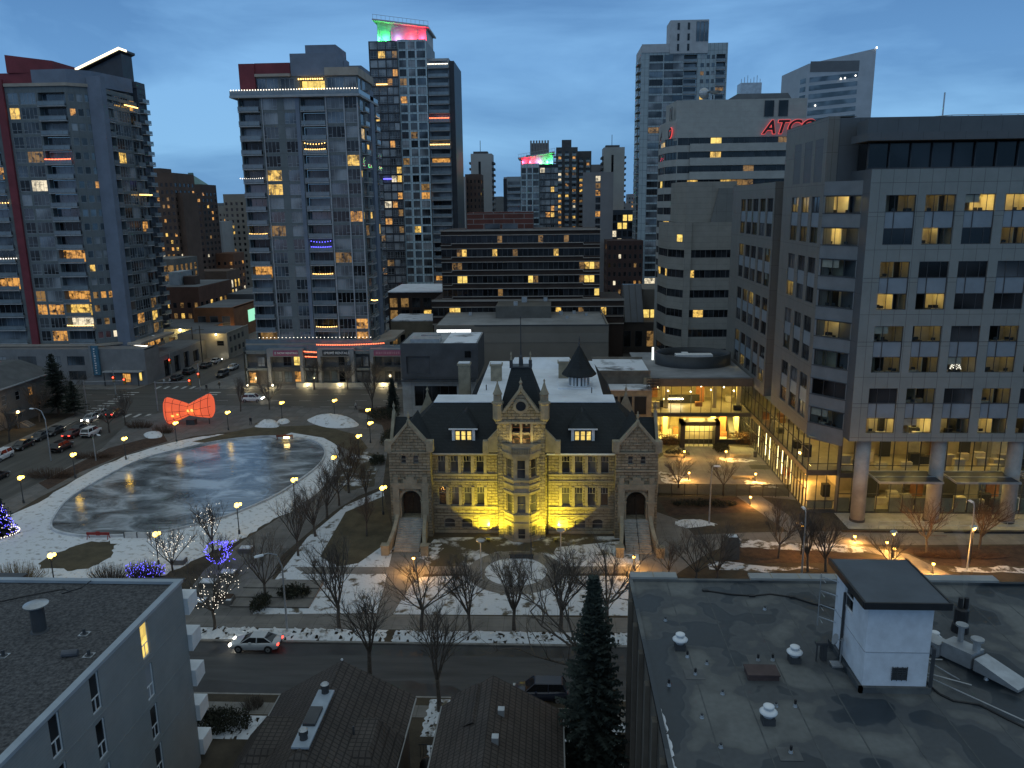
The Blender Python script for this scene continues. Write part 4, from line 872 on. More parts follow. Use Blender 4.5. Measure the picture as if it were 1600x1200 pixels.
side(157, 128, 10.3, 44.3, ((150, 146.6), (145.6, 142.0), (141.4, 137.8), (136.6, 133.2), (132.2, 128.8)), 8)
mb = O.mb('recess', M('recess_glass', (.028, .034, .045), .2, .4, .3, spec=.6)); mb.face((37.5, 128.2, 8), (37.5, 123.2, 8), (37.5, 123.2, 47), (37.5, 128.2, 47)); mb.use(dark_steel)
for f in range(10): mb.box(37.1, 37.5, 123.5, 128, 9+3.93*f, 9.35+3.93*f)
# body, roof storey and overhang
mb = O.mb('roof', pan_d); mb.box(34.62, 66.5, 105.51, 123.4, 43.6, 51.3); mb.box(38, 66.4, 125, 156.9, 40, 44.2)
mb.use(glass_k); mb.box(37.95, 66, 101.2, 103.9, 44.8, 47.9); mb.use(dark_steel)
for k in range(12): mb.box(38.0+k*2.5, 38.14+k*2.5, 100.9, 101.2, 44.82, 47.9)
mb.box(37.95, 66.4, 98.98, 101.2, 44.81, 44.95)
mb.use(pan_d); mb.hull([(37.0, 98.4, 48.0), (68, 98.4, 48.0), (68, 104, 48.0), (37.0, 104, 48.0)], [(37.0, 98.4, 48.9), (68, 98.4, 48.9), (68, 104, 48.9), (37.0, 104, 48.9)]); mb.box(37.6, 68, 100.5, 104, 48.9, 50.6)
mb = O.mb('roof_rail', grey_metal)
P = [(48+14*(k/12)-2*max(0, 3-k)*.0, 108+ (0 if k else 3), 50.15) for k in range(13)]
for z in (.5, 1.1): mb.tube([(46.5, 113, 50.4+z), (47.5, 109, 50.4+z), (49.5, 107, 50.4+z)]+[(50+k*2, 106.5, 50.4+z) for k in range(8)], .05, 5)
for x, y in [(46.5, 113), (47.5, 109), (49.5, 107)]+[(50+k*2, 106.5) for k in range(8)]: mb.tube([(x, y, 50.1), (x, y, 51.5)], .05, 5)
mb.tube([(50.0, 109, 50), (50.0, 109, 54.5)], .09, 6); mb.box(40.5, 44, 110, 114, 50.16, 50.9); mb.tube([(41, 108, 50.2), (45, 108, 51.0), (46, 108, 50.4)], .12, 5)
# columns and canopies
colm = M('column_concrete', (.33, .32, .305), .7, .2, .6)
for x in (40.3, 49.8, 59.4, 69):
    mb = MB().use(colm); mb.smooth = True; mb.lathe((x, 100.4, 0), [(.9, 0), (.9, 11.28)], 24); mb.smooth = False; mb.use(dark_steel); mb.lathe((x, 100.4, 0), [(.98, 0), (.98, .35)], 24); mb.build('column', O.root)
for x0, x1 in ((41.5, 49.3), (51.0, 58.8), (60.5, 68)):
    mb = MB().use(M('canopy_glass', (.02, .025, .035), .35, .2, .5, spec=.3)); mb.box(x0, x1, 97.4, 101.6, 6.35, 6.42); mb.use(grey_metal)
    mb.box(x0-.1, x1+.1, 97.25, 97.4, 6.25, 6.5); mb.box(x0-.1, x1+.1, 101.6, 101.75, 6.25, 6.5); mb.box(x0-.1, x0, 97.4, 101.6, 6.25, 6.5); mb.box(x1, x1+.1, 97.4, 101.6, 6.25, 6.5); mb.box(x0, x1, 99.4, 99.55, 6.43, 6.5); o = mb.build('canopy', O.root); q = MB().use(strip_m[0]); q.box(x0+.5, x1-.5, 101.0, 101.15, 6.2, 6.34); q.build('soffit_light', o, 1)
# glazed base: storeys with slabs, back walls, ceiling strips, mullions
lob_wall = M('lobby_wall', (.50, .42, .26), .8, .15, .6); lob_floor = M('lobby_floor', (.34, .30, .22), .4, .15, .6); wood_m = M('wood_panelling', (.30, .13, .055), .5, .25, 1.2)
it = O.mb('interior', lob_floor)
for z in (.03, 5.55): it.face((34.8, 104.3, z), (66, 103.3, z), (66, 112, z), (34.8, 112, z)); it.face((34.8, 112, z), (42, 112, z), (42, 157, z), (34.8, 157, z))
it.use(lob_wall)
for z0, z1 in ((.03, 5.1), (5.55, 10.25)):
    it.face((42, 112, z0), (66, 112, z0), (66, 112, z1), (42, 112, z1)); it.face((42, 112, z0), (42, 157, z0), (42, 157, z1), (42, 112, z1))
    it.face((34.8, 104.3, z1), (66, 103.3, z1), (66, 112, z1), (34.8, 112, z1)); it.face((34.8, 112, z1), (42, 112, z1), (42, 157, z1), (34.8, 157, z1))
it.use(wood_m); it.box(44, 46, 109, 109.2, .05, 4.9); it.box(53, 55.5, 108, 108.2, .05, 4.9)
for k in range(6):
    x = 43.2+k*3.5; it.use((wood_m, chair_d, room_floor)[k % 3]); it.box(x, x+1.5, 109.6+k % 2, 109.8+k % 2, 5.58, 9.2); it.use((chair_d, room_floor, wood_m)[k % 3]); it.box(x+.8, x+2.6, 107.5+(k*7) % 3, 107.7+(k*7) % 3, .05, 4.2)
rr = random.Random(12)
for k in range(34):
    x = rr.uniform(40, 64); y = rr.uniform(104.6, 109); zb = rr.choice((.05, 5.58)); it.use(rr.choice((desk_m, chair_d, desk_m, room_wall))); it.box(x-.7, x+.7, y-.35, y+.35, zb, zb+rr.choice((.75, 1.1, 1.6)))
for k in range(14):
    x = rr.uniform(36, 40); y = rr.uniform(108, 138); zb = rr.choice((.05, 5.58)); it.use(rr.choice((desk_m, chair_d, wood_m))); it.box(x-.5, x+.5, y-.5, y+.5, zb, zb+rr.choice((.75, 1.1, 1.8)))
ls = O.mb('ceiling_light', EM('lobby_strip', (1, .70, .20), 38))
for k in range(7):
    x = 43+k*3.4; ls.box(x-1.1, x+1.1, 105.0, 105.2, 5.0, 5.06); ls.box(x-1.1, x+1.1, 106.5, 106.7, 10.15, 10.22)
for k in range(6):
    y = 110+k*4.6; ls.box(37.6, 37.8, y-1.2, y+1.2, 5.0, 5.06); ls.box(39, 39.2, y-1.2, y+1.2, 10.15, 10.22)
ls.use(EM('light_fin', (1, .80, .36), 5))
for k in range(9):
    y = 113.5+k*2.35; ls.box(35.4, 35.46, y, y+.16, .3, 4.6)
def curtain(part, fac, u0, u1, z0, z1, du, zh, gm=None, fm=None):
    mb = O.mb(part, gm or clear); mb.T = fac; mb.face((u0, 0, z0), (u1, 0, z0), (u1, 0, z1), (u0, 0, z1)); mb.use(fm or dark_steel)
    n_ = max(1, round((u1-u0)/du))
    for i in range(n_+1): u = u0+(u1-u0)*i/n_; mb.box(u-.04, u+.04, -.05, .09, z0, z1)
    for z in zh: mb.box(u0, u1, -.04, .07, z-.04, z+.04)
    mb.T = None
Fw = Fac(34.7, 157, FACE_L)
curtain('glazing', Fw, 0, 52.8, .1, 5.0, 1.35, (2.9,)); curtain('glazing', Fw, 0, 52.8, 5.7, 10.3, 2.4, (8.4,))
Ff = Fac(0, 104.2, 0); curtain('glazing', Ff, 34.7, 38.6, .1, 5.0, 1.3, (1.3,)); curtain('glazing', Ff, 34.7, 38.6, 5.7, 9.8, 1.3, (6.6,))
Fg = Fac(0, 103.2, 0); curtain('glazing', Fg, 38.6, 66, .1, 5.0, 1.75, (2.7,)); curtain('glazing', Fg, 38.6, 66, 5.7, 11.3, 1.75, (6.7,))
mb = O.mb('frosted_panel', M('frosted_glass', (.22, .23, .17), .4, .2, .6))
for k in range(16):
    if k % 4 != 3: mb.box(38.7+1.71*k, 40.2+1.71*k, 103.3, 103.34, .15, 2.1)
mb.box(34.9, 38.4, 104.3, 104.34, .15, 1.2)
mb = O.mb('base_trim', dark_steel); mb.box(34.5, 34.75, 104.1, 157, 5.0, 5.7); mb.box(34.7, 38.6, 104.0, 104.25, 5.0, 5.7); mb.box(38.6, 66, 103.0, 103.3, 5.0, 5.7); mb.box(34.6, 34.75, 104.1, 157, -.1, .12); mb.box(34.7, 66, 103.0, 104.3, -.1, .1)
mb.use(pan_s); mb.box(38.55, 38.75, 103.2, 104.2, 0, 11.3)
O.finish()
# terrace rail
mb = MB().use(grey_metal)
for z in (.55, 1.05): mb.tube([(42, 97.6, z), (80, 97.6, z)], .035, 5)
for k in range(20): mb.tube([(42+2*k, 97.6, .02), (42+2*k, 97.6, 1.07)], .035, 5)
tag(mb.build('handrail'), 'thin steel handrail along the edge of the lit office terrace', 'railing')
mb = MB().use(black_m); mb.box(37, 80, 96.4, 96.88, 0, .3); mb.use(concrete); mb.box(46.5, 49.5, 95.4, 96.86, 0, .18)
tag(mb.build('planter_wall'), 'low dark retaining wall below the office terrace', 'wall')
# glass link with the drum on its roof
K = Bd('glass_link', 25.5, 135, 'two-storey glass link, lit yellow inside, with a dark drum on its roof', 'building')
FL = Fac(0, 135, 0)
it = K.mb('interior', lob_floor)
for z in (.03, 5.55): it.face((17.5, 135.3, z), (34.5, 135.3, z), (34.5, 147, z), (17.5, 147, z))
it.use(lob_wall)
for z0, z1 in ((.03, 5.1), (5.55, 10.3)):
    it.face((17.5, 147, z0), (34.5, 147, z0), (34.5, 147, z1), (17.5, 147, z1)); it.face((17.5, 135.3, z0), (17.5, 147, z0), (17.5, 147, z1), (17.5, 135.3, z1)); it.face((17.5, 135.3, z1), (34.5, 135.3, z1), (34.5, 147, z1), (17.5, 147, z1))
for x in (20.5, 29.0, 33.2): it.box(x-.4, x+.4, 139, 139.8, .03, 5.1); it.box(x-.35, x+.35, 138.6, 139.3, 5.55, 10.3)
it.use(wood_m); it.box(30.2, 31.4, 139.5, 139.7, .05, 4.4); it.box(26.5, 28, 143, 143.2, 5.6, 9.6); it.box(18, 20, 146.6, 146.8, 5.6, 8.5)
it.use(chair_d); it.box(21, 27, 142, 142.2, 5.6, 7.2); it.hull([(31.8, 136.5, .05), (32.8, 136.5, .05), (32.8, 144, .05), (31.8, 144, .05)], [(31.8, 143, 5.0), (32.8, 143, 5.0), (32.8, 144, 5.0), (31.8, 144, 5.0)])
rr = random.Random(5)
for k in range(16):
    x = rr.uniform(18.5, 33); y = rr.uniform(137, 144); zb = rr.choice((.05, 5.58)); it.use(rr.choice((desk_m, chair_d, wood_m))); it.box(x-.6, x+.6, y-.4, y+.4, zb, zb+rr.choice((.8, 1.2)))
ls = K.mb('ceiling_light', EM('link_strip', (1, .70, .16), 150))
for k in range(5):
    x = 19.2+k*3.3; ls.box(x-1.3, x+1.3, 137.2, 138.2, 4.96, 5.05)
    ls.box(x-.8, x+.8, 139.5, 139.8, 10.2, 10.26)
ls.use(EM('spot_lamp', (1, .85, .55), 30, False))
for k in range(9): ls.ball((18.6+k*1.9, 136.2+(k % 3)*.7, 9.9-(k % 2)*.8), .09, 6, 4)
ls.box(20.5, 24.0, 141.95, 141.99, 6.3, 6.5)
_O = O; O = K
curtain('glazing', FL, 17.3, 34.6, 5.6, 10.5, 1.75, ()); curtain('glazing', FL, 17.3, 22.4, .9, 5.0, 1.75, ()); curtain('glazing', FL, 28.7, 34.6, .9, 5.0, 1.75, ())
mb = K.mb('base_trim', dark_steel); mb.box(17.3, 34.6, 134.85, 135.3, 4.95, 5.6); mb.use(black_m); mb.box(17.3, 34.6, 134.8, 135.2, 0, .9)
# entrance portal
mb = MB().use(M('portal_black', (.025, .025, .028), .4, .2, 1)); mb.box(22.2, 23.0, 132.6, 135, 0, 4.6); mb.box(28.1, 28.9, 132.6, 135, 0, 4.6); mb.box(22.2, 28.9, 132.6, 135, 3.9, 4.6)
mb.use(lob_wall); mb.box(23.0, 28.1, 134.9, 134.98, .05, 3.9); mb.use(lob_floor); mb.box(23, 28.1, 133.4, 134.9, .02, .05); o = mb.build('portal', K.root)
curtain('door', Fac(0, 133.4, 0), 23.0, 28.1, .05, 3.9, .85, (2.7,))
ls = K.mb('ceiling_light', EM('portal_lamp', (1, .74, .22), 110)); ls.box(23.4, 27.7, 133.9, 134.1, 3.8, 3.86)
mb = K.mb('parapet', M('link_fascia', (.095, .09, .085), .6, .2, .5)); mb.box(16.9, 34.4, 134.2, 135.2, 10.5, 11.85); mb.use(stone_s); mb.box(15.9, 17.3, 134.3, 137, 0, 11.9)
mb = K.mb('roof', M('link_roof', (.24, .25, .265), .75, .25, .25)); mb.box(15.9, 34.4, 135.2, 160, 11.6, 11.75)
d = MB().use(M('drum_cladding', (.045, .05, .055), .5, .2, .4)); d.smooth = True; n_ = 40
V = []
for rx, ry, z in ((7.0, 5.6, 11.75), (7.0, 5.6, 13.9), (6.7, 5.3, 13.9), (6.7, 5.3, 12.6)): V += [(26.6+rx*cos(2*pi*i/n_), 148.5+ry*sin(2*pi*i/n_), z) for i in range(n_)]
d.add(V, [(k*n_+i, k*n_+(i+1) % n_, (k+1)*n_+(i+1) % n_, (k+1)*n_+i) for k in range(3) for i in range(n_)]); d.smooth = False; d.use(dark_steel); d.face(*V[3*n_:]); d.use(white_metal); d.box(23.4, 30.2, 147.6, 149.6, 12.6, 13.5); d.box(25, 26.2, 151, 152, 12.6, 13.3)
d.build('roof_drum', K.root)
for x in (18.5, 20.1, 21): d = None
O = _O
K.finish()
# courtyard things
benches = [((1053, 714), 'pale stone bench left of the portal lamps in the courtyard'), ((1157, 714), 'pale stone bench right of the portal in the courtyard'), ((1160, 748), 'pale stone bench at the snowy corner of the courtyard, nearest the fence')]
for i, ((x, y), lab) in enumerate(benches):
    p = G(x, y); mb = MB().use(stone_s); mb.box(p.x-1.7, p.x+1.7, p.y-.3, p.y+.3, .3, .5); mb.box(p.x-1.4, p.x-1.1, p.y-.25, p.y+.25, 0, .3); mb.box(p.x+1.1, p.x+1.4, p.y-.25, p.y+.25, 0, .3)
    tag(mb.build('bench'), lab, 'bench', 'courtyard benches')
p = G(1180, 714); mb = MB().use(dark_steel); mb.lathe((p.x, p.y, 0), [(.3, 0), (.36, .9), (.3, .95), (.1, 1.0)], 10); tag(mb.build('litter_bin'), 'round litter bin by the glass wall of the courtyard', 'bin')
mb = MB().use(black_m)
for k in range(11):
    x = 15.4+k*1.85; mb.box(x-.04, x+.04, 108.96, 109.04, 0, 1.9)
for z in (.15, 1.85): mb.box(15.4, 33.9, 108.97, 109.03, z-.03, z+.03)
mb.use(CLEARGLASS('smoked_glass', (.35, .37, .38), .9)); mb.face((15.4, 109, .2), (33.9, 109, .2), (33.9, 109, 1.8), (15.4, 109, 1.8))
tag(mb.build('courtyard_fence'), 'black framed glass fence closing the front of the courtyard', 'fence')
mb = MB().use(black_m); q = G(1188, 730); mb.box(q.x-1.6, q.x+1.9, q.y-1.0, q.y+1.0, .012, .03); tag(mb.build('door_mat'), 'dark entrance mat at the side door of the glass wall', 'mat')
# ------------------------------------------------------------------ apartment towers and the city behind
slab_m = M('balcony_slab', (.34, .35, .36), .8, .15, .6)
rail_m = M('railing_metal', (.22, .235, .25), .5, .1, 1)
fr_l = M('pale_window_frame', (.36, .38, .40), .6, .1, 1); fr_d = M('dark_window_frame', (.06, .065, .075), .6, .1, 1)
GT = [(4, glass_n), (4, glass_bl), (2, glass_k), (3, glass_b)]
def fill(b, fac, cols, z0, n, fh, wall, r, u0, u1, ztop, lit=.1, frame=None, slab=None, rail=None, zb0=None, lits=None, gt=None, part='wall', hot=None):
    """one facade: windows, strips and recessed balconies repeated on n floors"""
    hs = []; frame = frame or fr_l; slab = slab or slab_m; rail = rail or rail_m
    LT = lits or [(3, lit_w), (2, lit_y), (2, lit_d), (1, lit_c)]
    for f in range(n):
        z = z0+f*fh
        for ci, c in enumerate(cols):
            k, a, e_ = c[:3]; p = lit*(hot(f, ci) if hot else 1)
            pm = pick(r, LT) if r.random() < p else pick(r, gt or GT)
            if k == 'w': h = (a-.4, e_+.4, z+fh*.13, z+fh*.92); hs.append(h); b.win(fac, *h, 'res', frame, pm)
            elif k == 'p': h = (a, e_, z+fh*.32, z+fh*.82); hs.append(h); b.win(fac, *h, 'thin', frame, pm)
            elif k == 's': h = (a, e_, z+fh*.14, z+fh*.93); hs.append(h); b.win(fac, *h, 'strip', frame, pm)
            elif k == 'b':
                D = c[3] if len(c) > 3 else 1.5; out = c[4] if len(c) > 4 else .5
                hs.append((a, e_, z, z+fh-.32, D)); b.win(fac, a+.06, e_-.06, z+.04, z+fh-.36, 'strip', frame, pm, d=-D+.04); b.bal(fac, a-.05, e_+.05, z+.02, out, slab, rail)
            elif k == 'o':          # a balcony hung out in front of a glazed bay
                h = (a+.3, e_-.3, z+fh*.08, z+fh*.85); hs.append(h); b.win(fac, *h, 'strip', frame, pm); b.bal(fac, a, e_, z+.02, c[3] if len(c) > 3 else 1.3, slab, rail)
    b.wall(fac, u0, u1, zb0 if zb0 is not None else z0, ztop, hs, wall, .15, part=part)
def lights(name, pts, mat, label, r_=.11, group=None, wire=True):
    """a string of small bulbs on a wire"""
    mb = MB()
    if wire: mb.use(black_m).tube(pts, .015, 3)
    mb.use(mat)
    for p in pts: mb.ball(p, r_, 5, 4)
    return tag(mb.build(name), label, 'string lights', group or 'strings of lights on balconies')
def between(a, c, n, sag=0.0): return [tuple(Vector(a).lerp(Vector(c), i/(n-1))-Vector((0, 0, sag*4*(i/(n-1))*(1-i/(n-1))))) for i in range(n)]
R1 = random.Random(21)
conc = MB_('grey_tower_panel', (.165, .185, .192), (.156, .175, .18), (.11, .122, .126), 1.6, 3.15, .04, 0, .05, var=.15)
blue_p = M('blue_grey_panel', (.165, .195, .25), .7, .15, .3); red_p = M('dark_red_panel', (.19, .035, .045), .7, .2, .3); tan_p = M('tan_cornice', (.36, .31, .26), .8, .15, .4)
# --- centre-left apartment tower
T = Bd('apartment_tower', -56, 196, 'grey apartment tower with dark red corner panel and a dark plant box on its roof', 'apartment tower', 'apartment towers')
FT_ = Fac(-71.2, 187, 0); fh = 3.15; n = 18; z0 = 9.2
hotC = lambda f, c: 2.0 if f < 2 else (.9 if f < 9 else .45)
fill(T, FT_, [('b', .3, 5.0, 1.6, 1.1), ('w', 5.7, 8.6), ('w', 11.0, 13.2), ('b', 14.5, 20.0, 1.8, .5), ('w', 20.8, 24.0), ('w', 24.9, 27.0)], z0, n, fh, conc, R1, 0, 27.6, 66, .10, hot=hotC)
FTr = Fac(-43.6, 187, FACE_R)
fill(T, FTr, [('p', .5, 1.5), ('o', 2.0, 6.0, 1.3), ('p', 7.5, 10), ('o', 14.5, 18.5, 1.1)], z0, n, fh, conc, R1, 0, 19, 66, .07)
mb = T.mb('blue_fin', blue_p); mb.box(-57.9, -57.0, 186.75, 188, 0, 66.2); mb.box(-44.4, -43.0, 197.5, 201.2, 9, 68.5)
mb = T.mb('pale_fin', M('pale_fin', (.38, .39, .41), .6, .1, .5))
for x in (-50.9, -46.75, -43.7): mb.box(x-.12, x+.12, 186.7, 187, 9, 66)
mb.box(-65.7, -65.5, 186.8, 187, 9, 66)
w = T.mb('wall', conc); w.face((-71.2, 187, 0), (-71.2, 206, 0), (-71.2, 206, 66), (-71.2, 187, 66)); w.box(-71.2, -43.62, 187.02, 206, 65.6, 66)
mb = T.mb('ledge', slab_m); mb.box(-72.6, -42.9, 185.9, 206.5, 65.7, 66.2); mb.use(rail_glass); mb.box(-72.5, -43.0, 185.95, 186.0, 66.2, 67.2); mb.box(-43.05, -43, 186, 206, 66.2, 67.2); mb = T.mb('podium_ledge', tan_p); mb.hull([(-73.5, 185.2, 9.0), (-42.6, 185.2, 9.0), (-38.6, 192, 9.0), (-38.6, 206, 9.0), (-73.5, 206, 9.0)], [(-73.5, 185.2, 9.6), (-42.6, 185.2, 9.6), (-38.6, 192, 9.6), (-38.6, 206, 9.6), (-73.5, 206, 9.6)])
mb.use(rail_glass); mb.box(-73.4, -42.7, 185.25, 185.3, 9.6, 10.6)
# penthouse storey set back
FP = Fac(-67.6, 188.2, 0)
fill(T, FP, [('w', .6, 2.4), ('w', 3.3, 5.3), ('w', 6.6, 9.0), ('b', 10.6, 16.4, 1.6, .3), ('w', 17.4, 20.4), ('w', 21.3, 23.2)], 66, 1, 4.4, conc, R1, 0, 23.8, 70.4, 0)
T.win(FP, 10.7, 16.3, 66.3, 69.6, 'strip', fr_d, lit_full, d=-1.5)
w = T.mb('wall', conc); w.box(-67.6, -43.95, 190.1, 204, 66, 70.35); w.box(-67.6, -43.8, 188.22, 204, 70.2, 70.35)
fill(T, Fac(-43.79, 188.2, FACE_R), [('s', 1, 4), ('s', 5, 9)], 66, 1, 4.4, conc, R1, 0, 15, 70.4, 0)
mb = T.mb('red_panel', red_p); mb.box(-70.6, -67.0, 187.6, 190, 66.2, 73.2); mb.box(-66.99, -58.9, 187.9, 196, 71.0, 73.3)
mb = T.mb('cornice', tan_p); mb.box(-67.0, -58.9, 187.4, 188.2, 70.35, 70.95); mb.box(-51, -43.4, 187.6, 204, 70.36, 72.1)
mb = T.mb('plant_room', blue_p); mb.box(-58.8, -48.2, 188, 200, 70.42, 75.2); mb.box(-55.6, -48.6, 189.5, 199, 75.2, 77.2); mb.box(-47.5, -44, 194, 203, 72.1, 73.4); mb.tube([(-47.8, 193, 72), (-47.8, 193, 74.2)], .12, 6)
for x0, x1, z in ((-71.3, -65, z0), (-57, -51, z0)): pass
T.finish()
B = lambda u, d, z: FT_(u, d, z)
lights('string_lights', between(B(-.9, 1.2, 67.3), B(27.4, 1.2, 67.3), 46, 0), bulb_p, 'long row of white lights along the penthouse terrace edge of the grey tower', .13)
lights('string_lights', between(B(27.9, .9, 67.2), B(27.9, -10, 67.2), 14, 0), bulb_p, 'white lights on the right flank of the penthouse terrace', .13)
lights('string_lights', between((-57, 187.7, 69.7), (-51.6, 187.7, 69.7), 11)+between((-51.4, 187.7, 67.6), (-57.0, 187.7, 67.6), 11), bulb_w, 'orange lights framing the penthouse balcony under the dark plant box', .17)
zf = lambda f: z0+f*fh
for f, u0_, u1_, m_, lab in ((16-2, 15, 19.6, bulb_w, 'golden lights on the brightly lit balcony high on the grey tower'), (5, 15, 19.6, bulb_w, 'orange lights along a recessed balcony, second lit one above the terrace'), (7, 15, 19.6, bulb_b, 'blue and white lights round a recessed mid-height balcony'), (8, .5, 4.6, bulb_w, 'orange lights on the left corner balcony at mid height'), (12, -.6, 4.6, bulb_p, 'white lights on a corner balcony high on the left edge of the grey tower'), (1, 15, 19.8, bulb_w, 'warm lights with small tree on the lowest recessed balcony'), (3, 28.6, 30, bulb_w, 'yellow lights on a right flank balcony low on the grey tower')):
    lights('string_lights', between(B(u0_, .55, zf(f)+1.1), B(u1_, .55, zf(f)+1.1), 12, .1)+between(B(u1_, .5, zf(f)+2.4), B(u0_, .5, zf(f)+2.4), 8, .25)[:(8 if f in (14, 7) else 0)], m_, lab, .12)
lights('string_lights', between((-70, 185.3, 11.0), (-43, 185.3, 11.0), 30, 0), bulb_p, 'white bulbs spaced along the wide terrace at the foot of the grey tower', .1)
# --- townhouse row at its foot
H = Bd('townhouse_row', -52, 186, 'grey townhouse podium with three framed bays carrying rental banners', 'townhouses')
fg = M('grey_frame', (.235, .24, .25), .8, .12, .5); FH = Fac(0, 182, 0); FR = Fac(0, 183.2, 0)
hs = []; rr = random.Random(3)
for a, e_, fl in ((-72.2, -67.6, 0), (-58.4, -55.2, 0), (-46.2, -42.8, 0), (-66.6, -59.1, 1), (-54.6, -46.9, 1), (-42.1, -35.2, 1), (-34, -19.2, 1)):
    F_ = FR if fl else FH
    for z, h in ((4.6, 2.3), (.6, 2.6)):
        k = max(1, round((e_-a)/2.2))
        for i in range(k):
            if rr.random() < .25: continue
            u0_ = a+(e_-a)*(i+.12)/k; u1_ = a+(e_-a)*(i+.88)/k
            pm = lit_full if (fl and -63 < u0_ < -59 and z > 4) else (lit_w if rr.random() < .25 else pick(rr, GT))
            H.win(F_, u0_, u1_, z, z+h, 'res', fr_d, pm, d=.03)
grey_b = MB_('grey_brick', (.16, .155, .15), (.145, .14, .135), (.11, .11, .105), .5, .22, .02, .5, .1)
H.wall(FR, -72.4, -19, 0, 8.0, [], grey_b, part='recess_wall')
mb = H.mb('frame', fg)
for a, e_ in ((-67.2, -58.6), (-55.1, -46.4), (-42.6, -34.6)):
    mb.box(a, a+.75, 181.6, 183.6, 0, 7.0); mb.box(e_-.75, e_, 181.6, 183.6, 0, 7.0); mb.box(a, e_, 181.6, 183.6, 7.0, 8.8)
mb.use(conc); mb.box(-72.5, -67.6, 182.2, 183.1, 0, 8.2) if False else None
for a, e_ in ((-72.6, -67.2), (-58.6, -55.1), (-46.4, -42.6)): mb.box(a, e_, 182.0, 183.1, 3.6, 4.2); mb.box(a, a+.3, 182.0, 183.1, 0, 8.2); mb.box(a, e_, 182.0, 183.1, 7.6, 8.3)
mb.use(dark_steel)
for a, e_ in ((-66.4, -59.3), (-54.4, -47.1), (-41.9, -35.3)): mb.box(a, e_, 182.2, 183.1, 3.4, 3.6); mb.box(a, e_, 182.2, 182.25, 3.6, 4.4)
mb = H.mb('roof', M('podium_roof', (.20, .205, .21), .8, .2, .4)); mb.box(-73, -19, 183.3, 190, 8.0, 8.3); mb.use(rail_glass); mb.box(-72.8, -19, 183.4, 183.45, 8.3, 9.5)
w = H.mb('wall', conc); w.face((-73, 182, 0), (-73, 200, 0), (-73, 200, 9), (-73, 182, 9)); w.face((-73, 187, 0), (-40, 187, 0), (-40, 187, 9), (-73, 187, 9))
# banners
ban_p = M('magenta_banner', (.30, .085, .15), .6, .1, 1); ban_k = M('black_banner', (.02, .025, .03), .6, .1, 1); wht = M('banner_lettering', (.70, .68, .68), .6, .05, 1)
for a, e_, m_, s in ((-65.6, -59.6, ban_p, 'NOW RENTING'), (-53.8, -47.6, ban_k, 'PRIME RENTALS'), (-41.6, -35.2, ban_p, None)):
    mb = MB().use(m_); mb.box(a, e_, 181.5, 181.58, 7.25, 8.55); o = mb.build('banner', H.root)
    if s:
        text_part('lettering', s, .82 if 'P' in s else .68, wht, ((a+e_)/2+.45-H.root.location.x*0, 181.45, 7.88), (pi/2, 0, 0), H.root, .02, offs=.012)
        q = MB().use(grey_metal); q.box(a+.35, a+.75, 181.42, 181.5, 7.6, 8.2); q.build('emblem', H.root)
    else:
        q = MB().use(M('faded_lettering', (.42, .20, .26), .6, .1, 1)); rr2 = random.Random(2); x = a+.5
        while x < e_-.6: w_ = rr2.uniform(.18, .5); q.box(x, x+w_, 181.44, 181.5, 7.6, 8.2); x += w_+.16
        q.build('lettering', H.root)
q = MB().use(bulb_r)
H.finish()
lights('string_lights', between((-55.5, 183.3, 9.6), (-39.5, 183.3, 9.9), 40, .2), bulb_r, 'red lights along the townhouse roof rail above the black banner', .13)
lights('string_lights', between((-58.2, 181.9, 8.2), (-55.4, 181.9, 8.0), 9)+between((-55.4, 181.9, 6.9), (-58.0, 181.9, 7.0), 9), bulb_r, 'cluster of red lights between the two left banners', .13)
mb = MB().use(M('garden_wall', (.42, .40, .34), .8, .15, .6)); mb.box(-60, -36, 179.6, 180.0, 0, 1.1); tag(mb.build('garden_wall'), 'low pale garden wall before the townhouses', 'wall')
for i, x in enumerate((-71.5, -65.5, -57.2, -49.5, -39.2)):
    mb = MB().use(black_m); mb.tube([(x, 179.3, 0), (x, 179.3, .5)], .06, 5); mb.use(EM('garden_lamp', (1, .9, .6), 9)); mb.ball((x, 179.3, .62), .2, 6, 4); q = bpy.data.lights.new('garden_lamp_light', 'POINT'); q.energy = 260; q.color = (1, .80, .42); q.shadow_soft_size = .2; q = bpy.data.objects.new('garden_lamp_light', q); COL.objects.link(q); q.location = (x, 178.9, 1.1)
    tag(mb.build('garden_light'), '%s ground light from the left before the grey townhouses' % ('first', 'second', 'third', 'fourth', 'fifth')[i], 'garden light', 'ground lights before the townhouses')
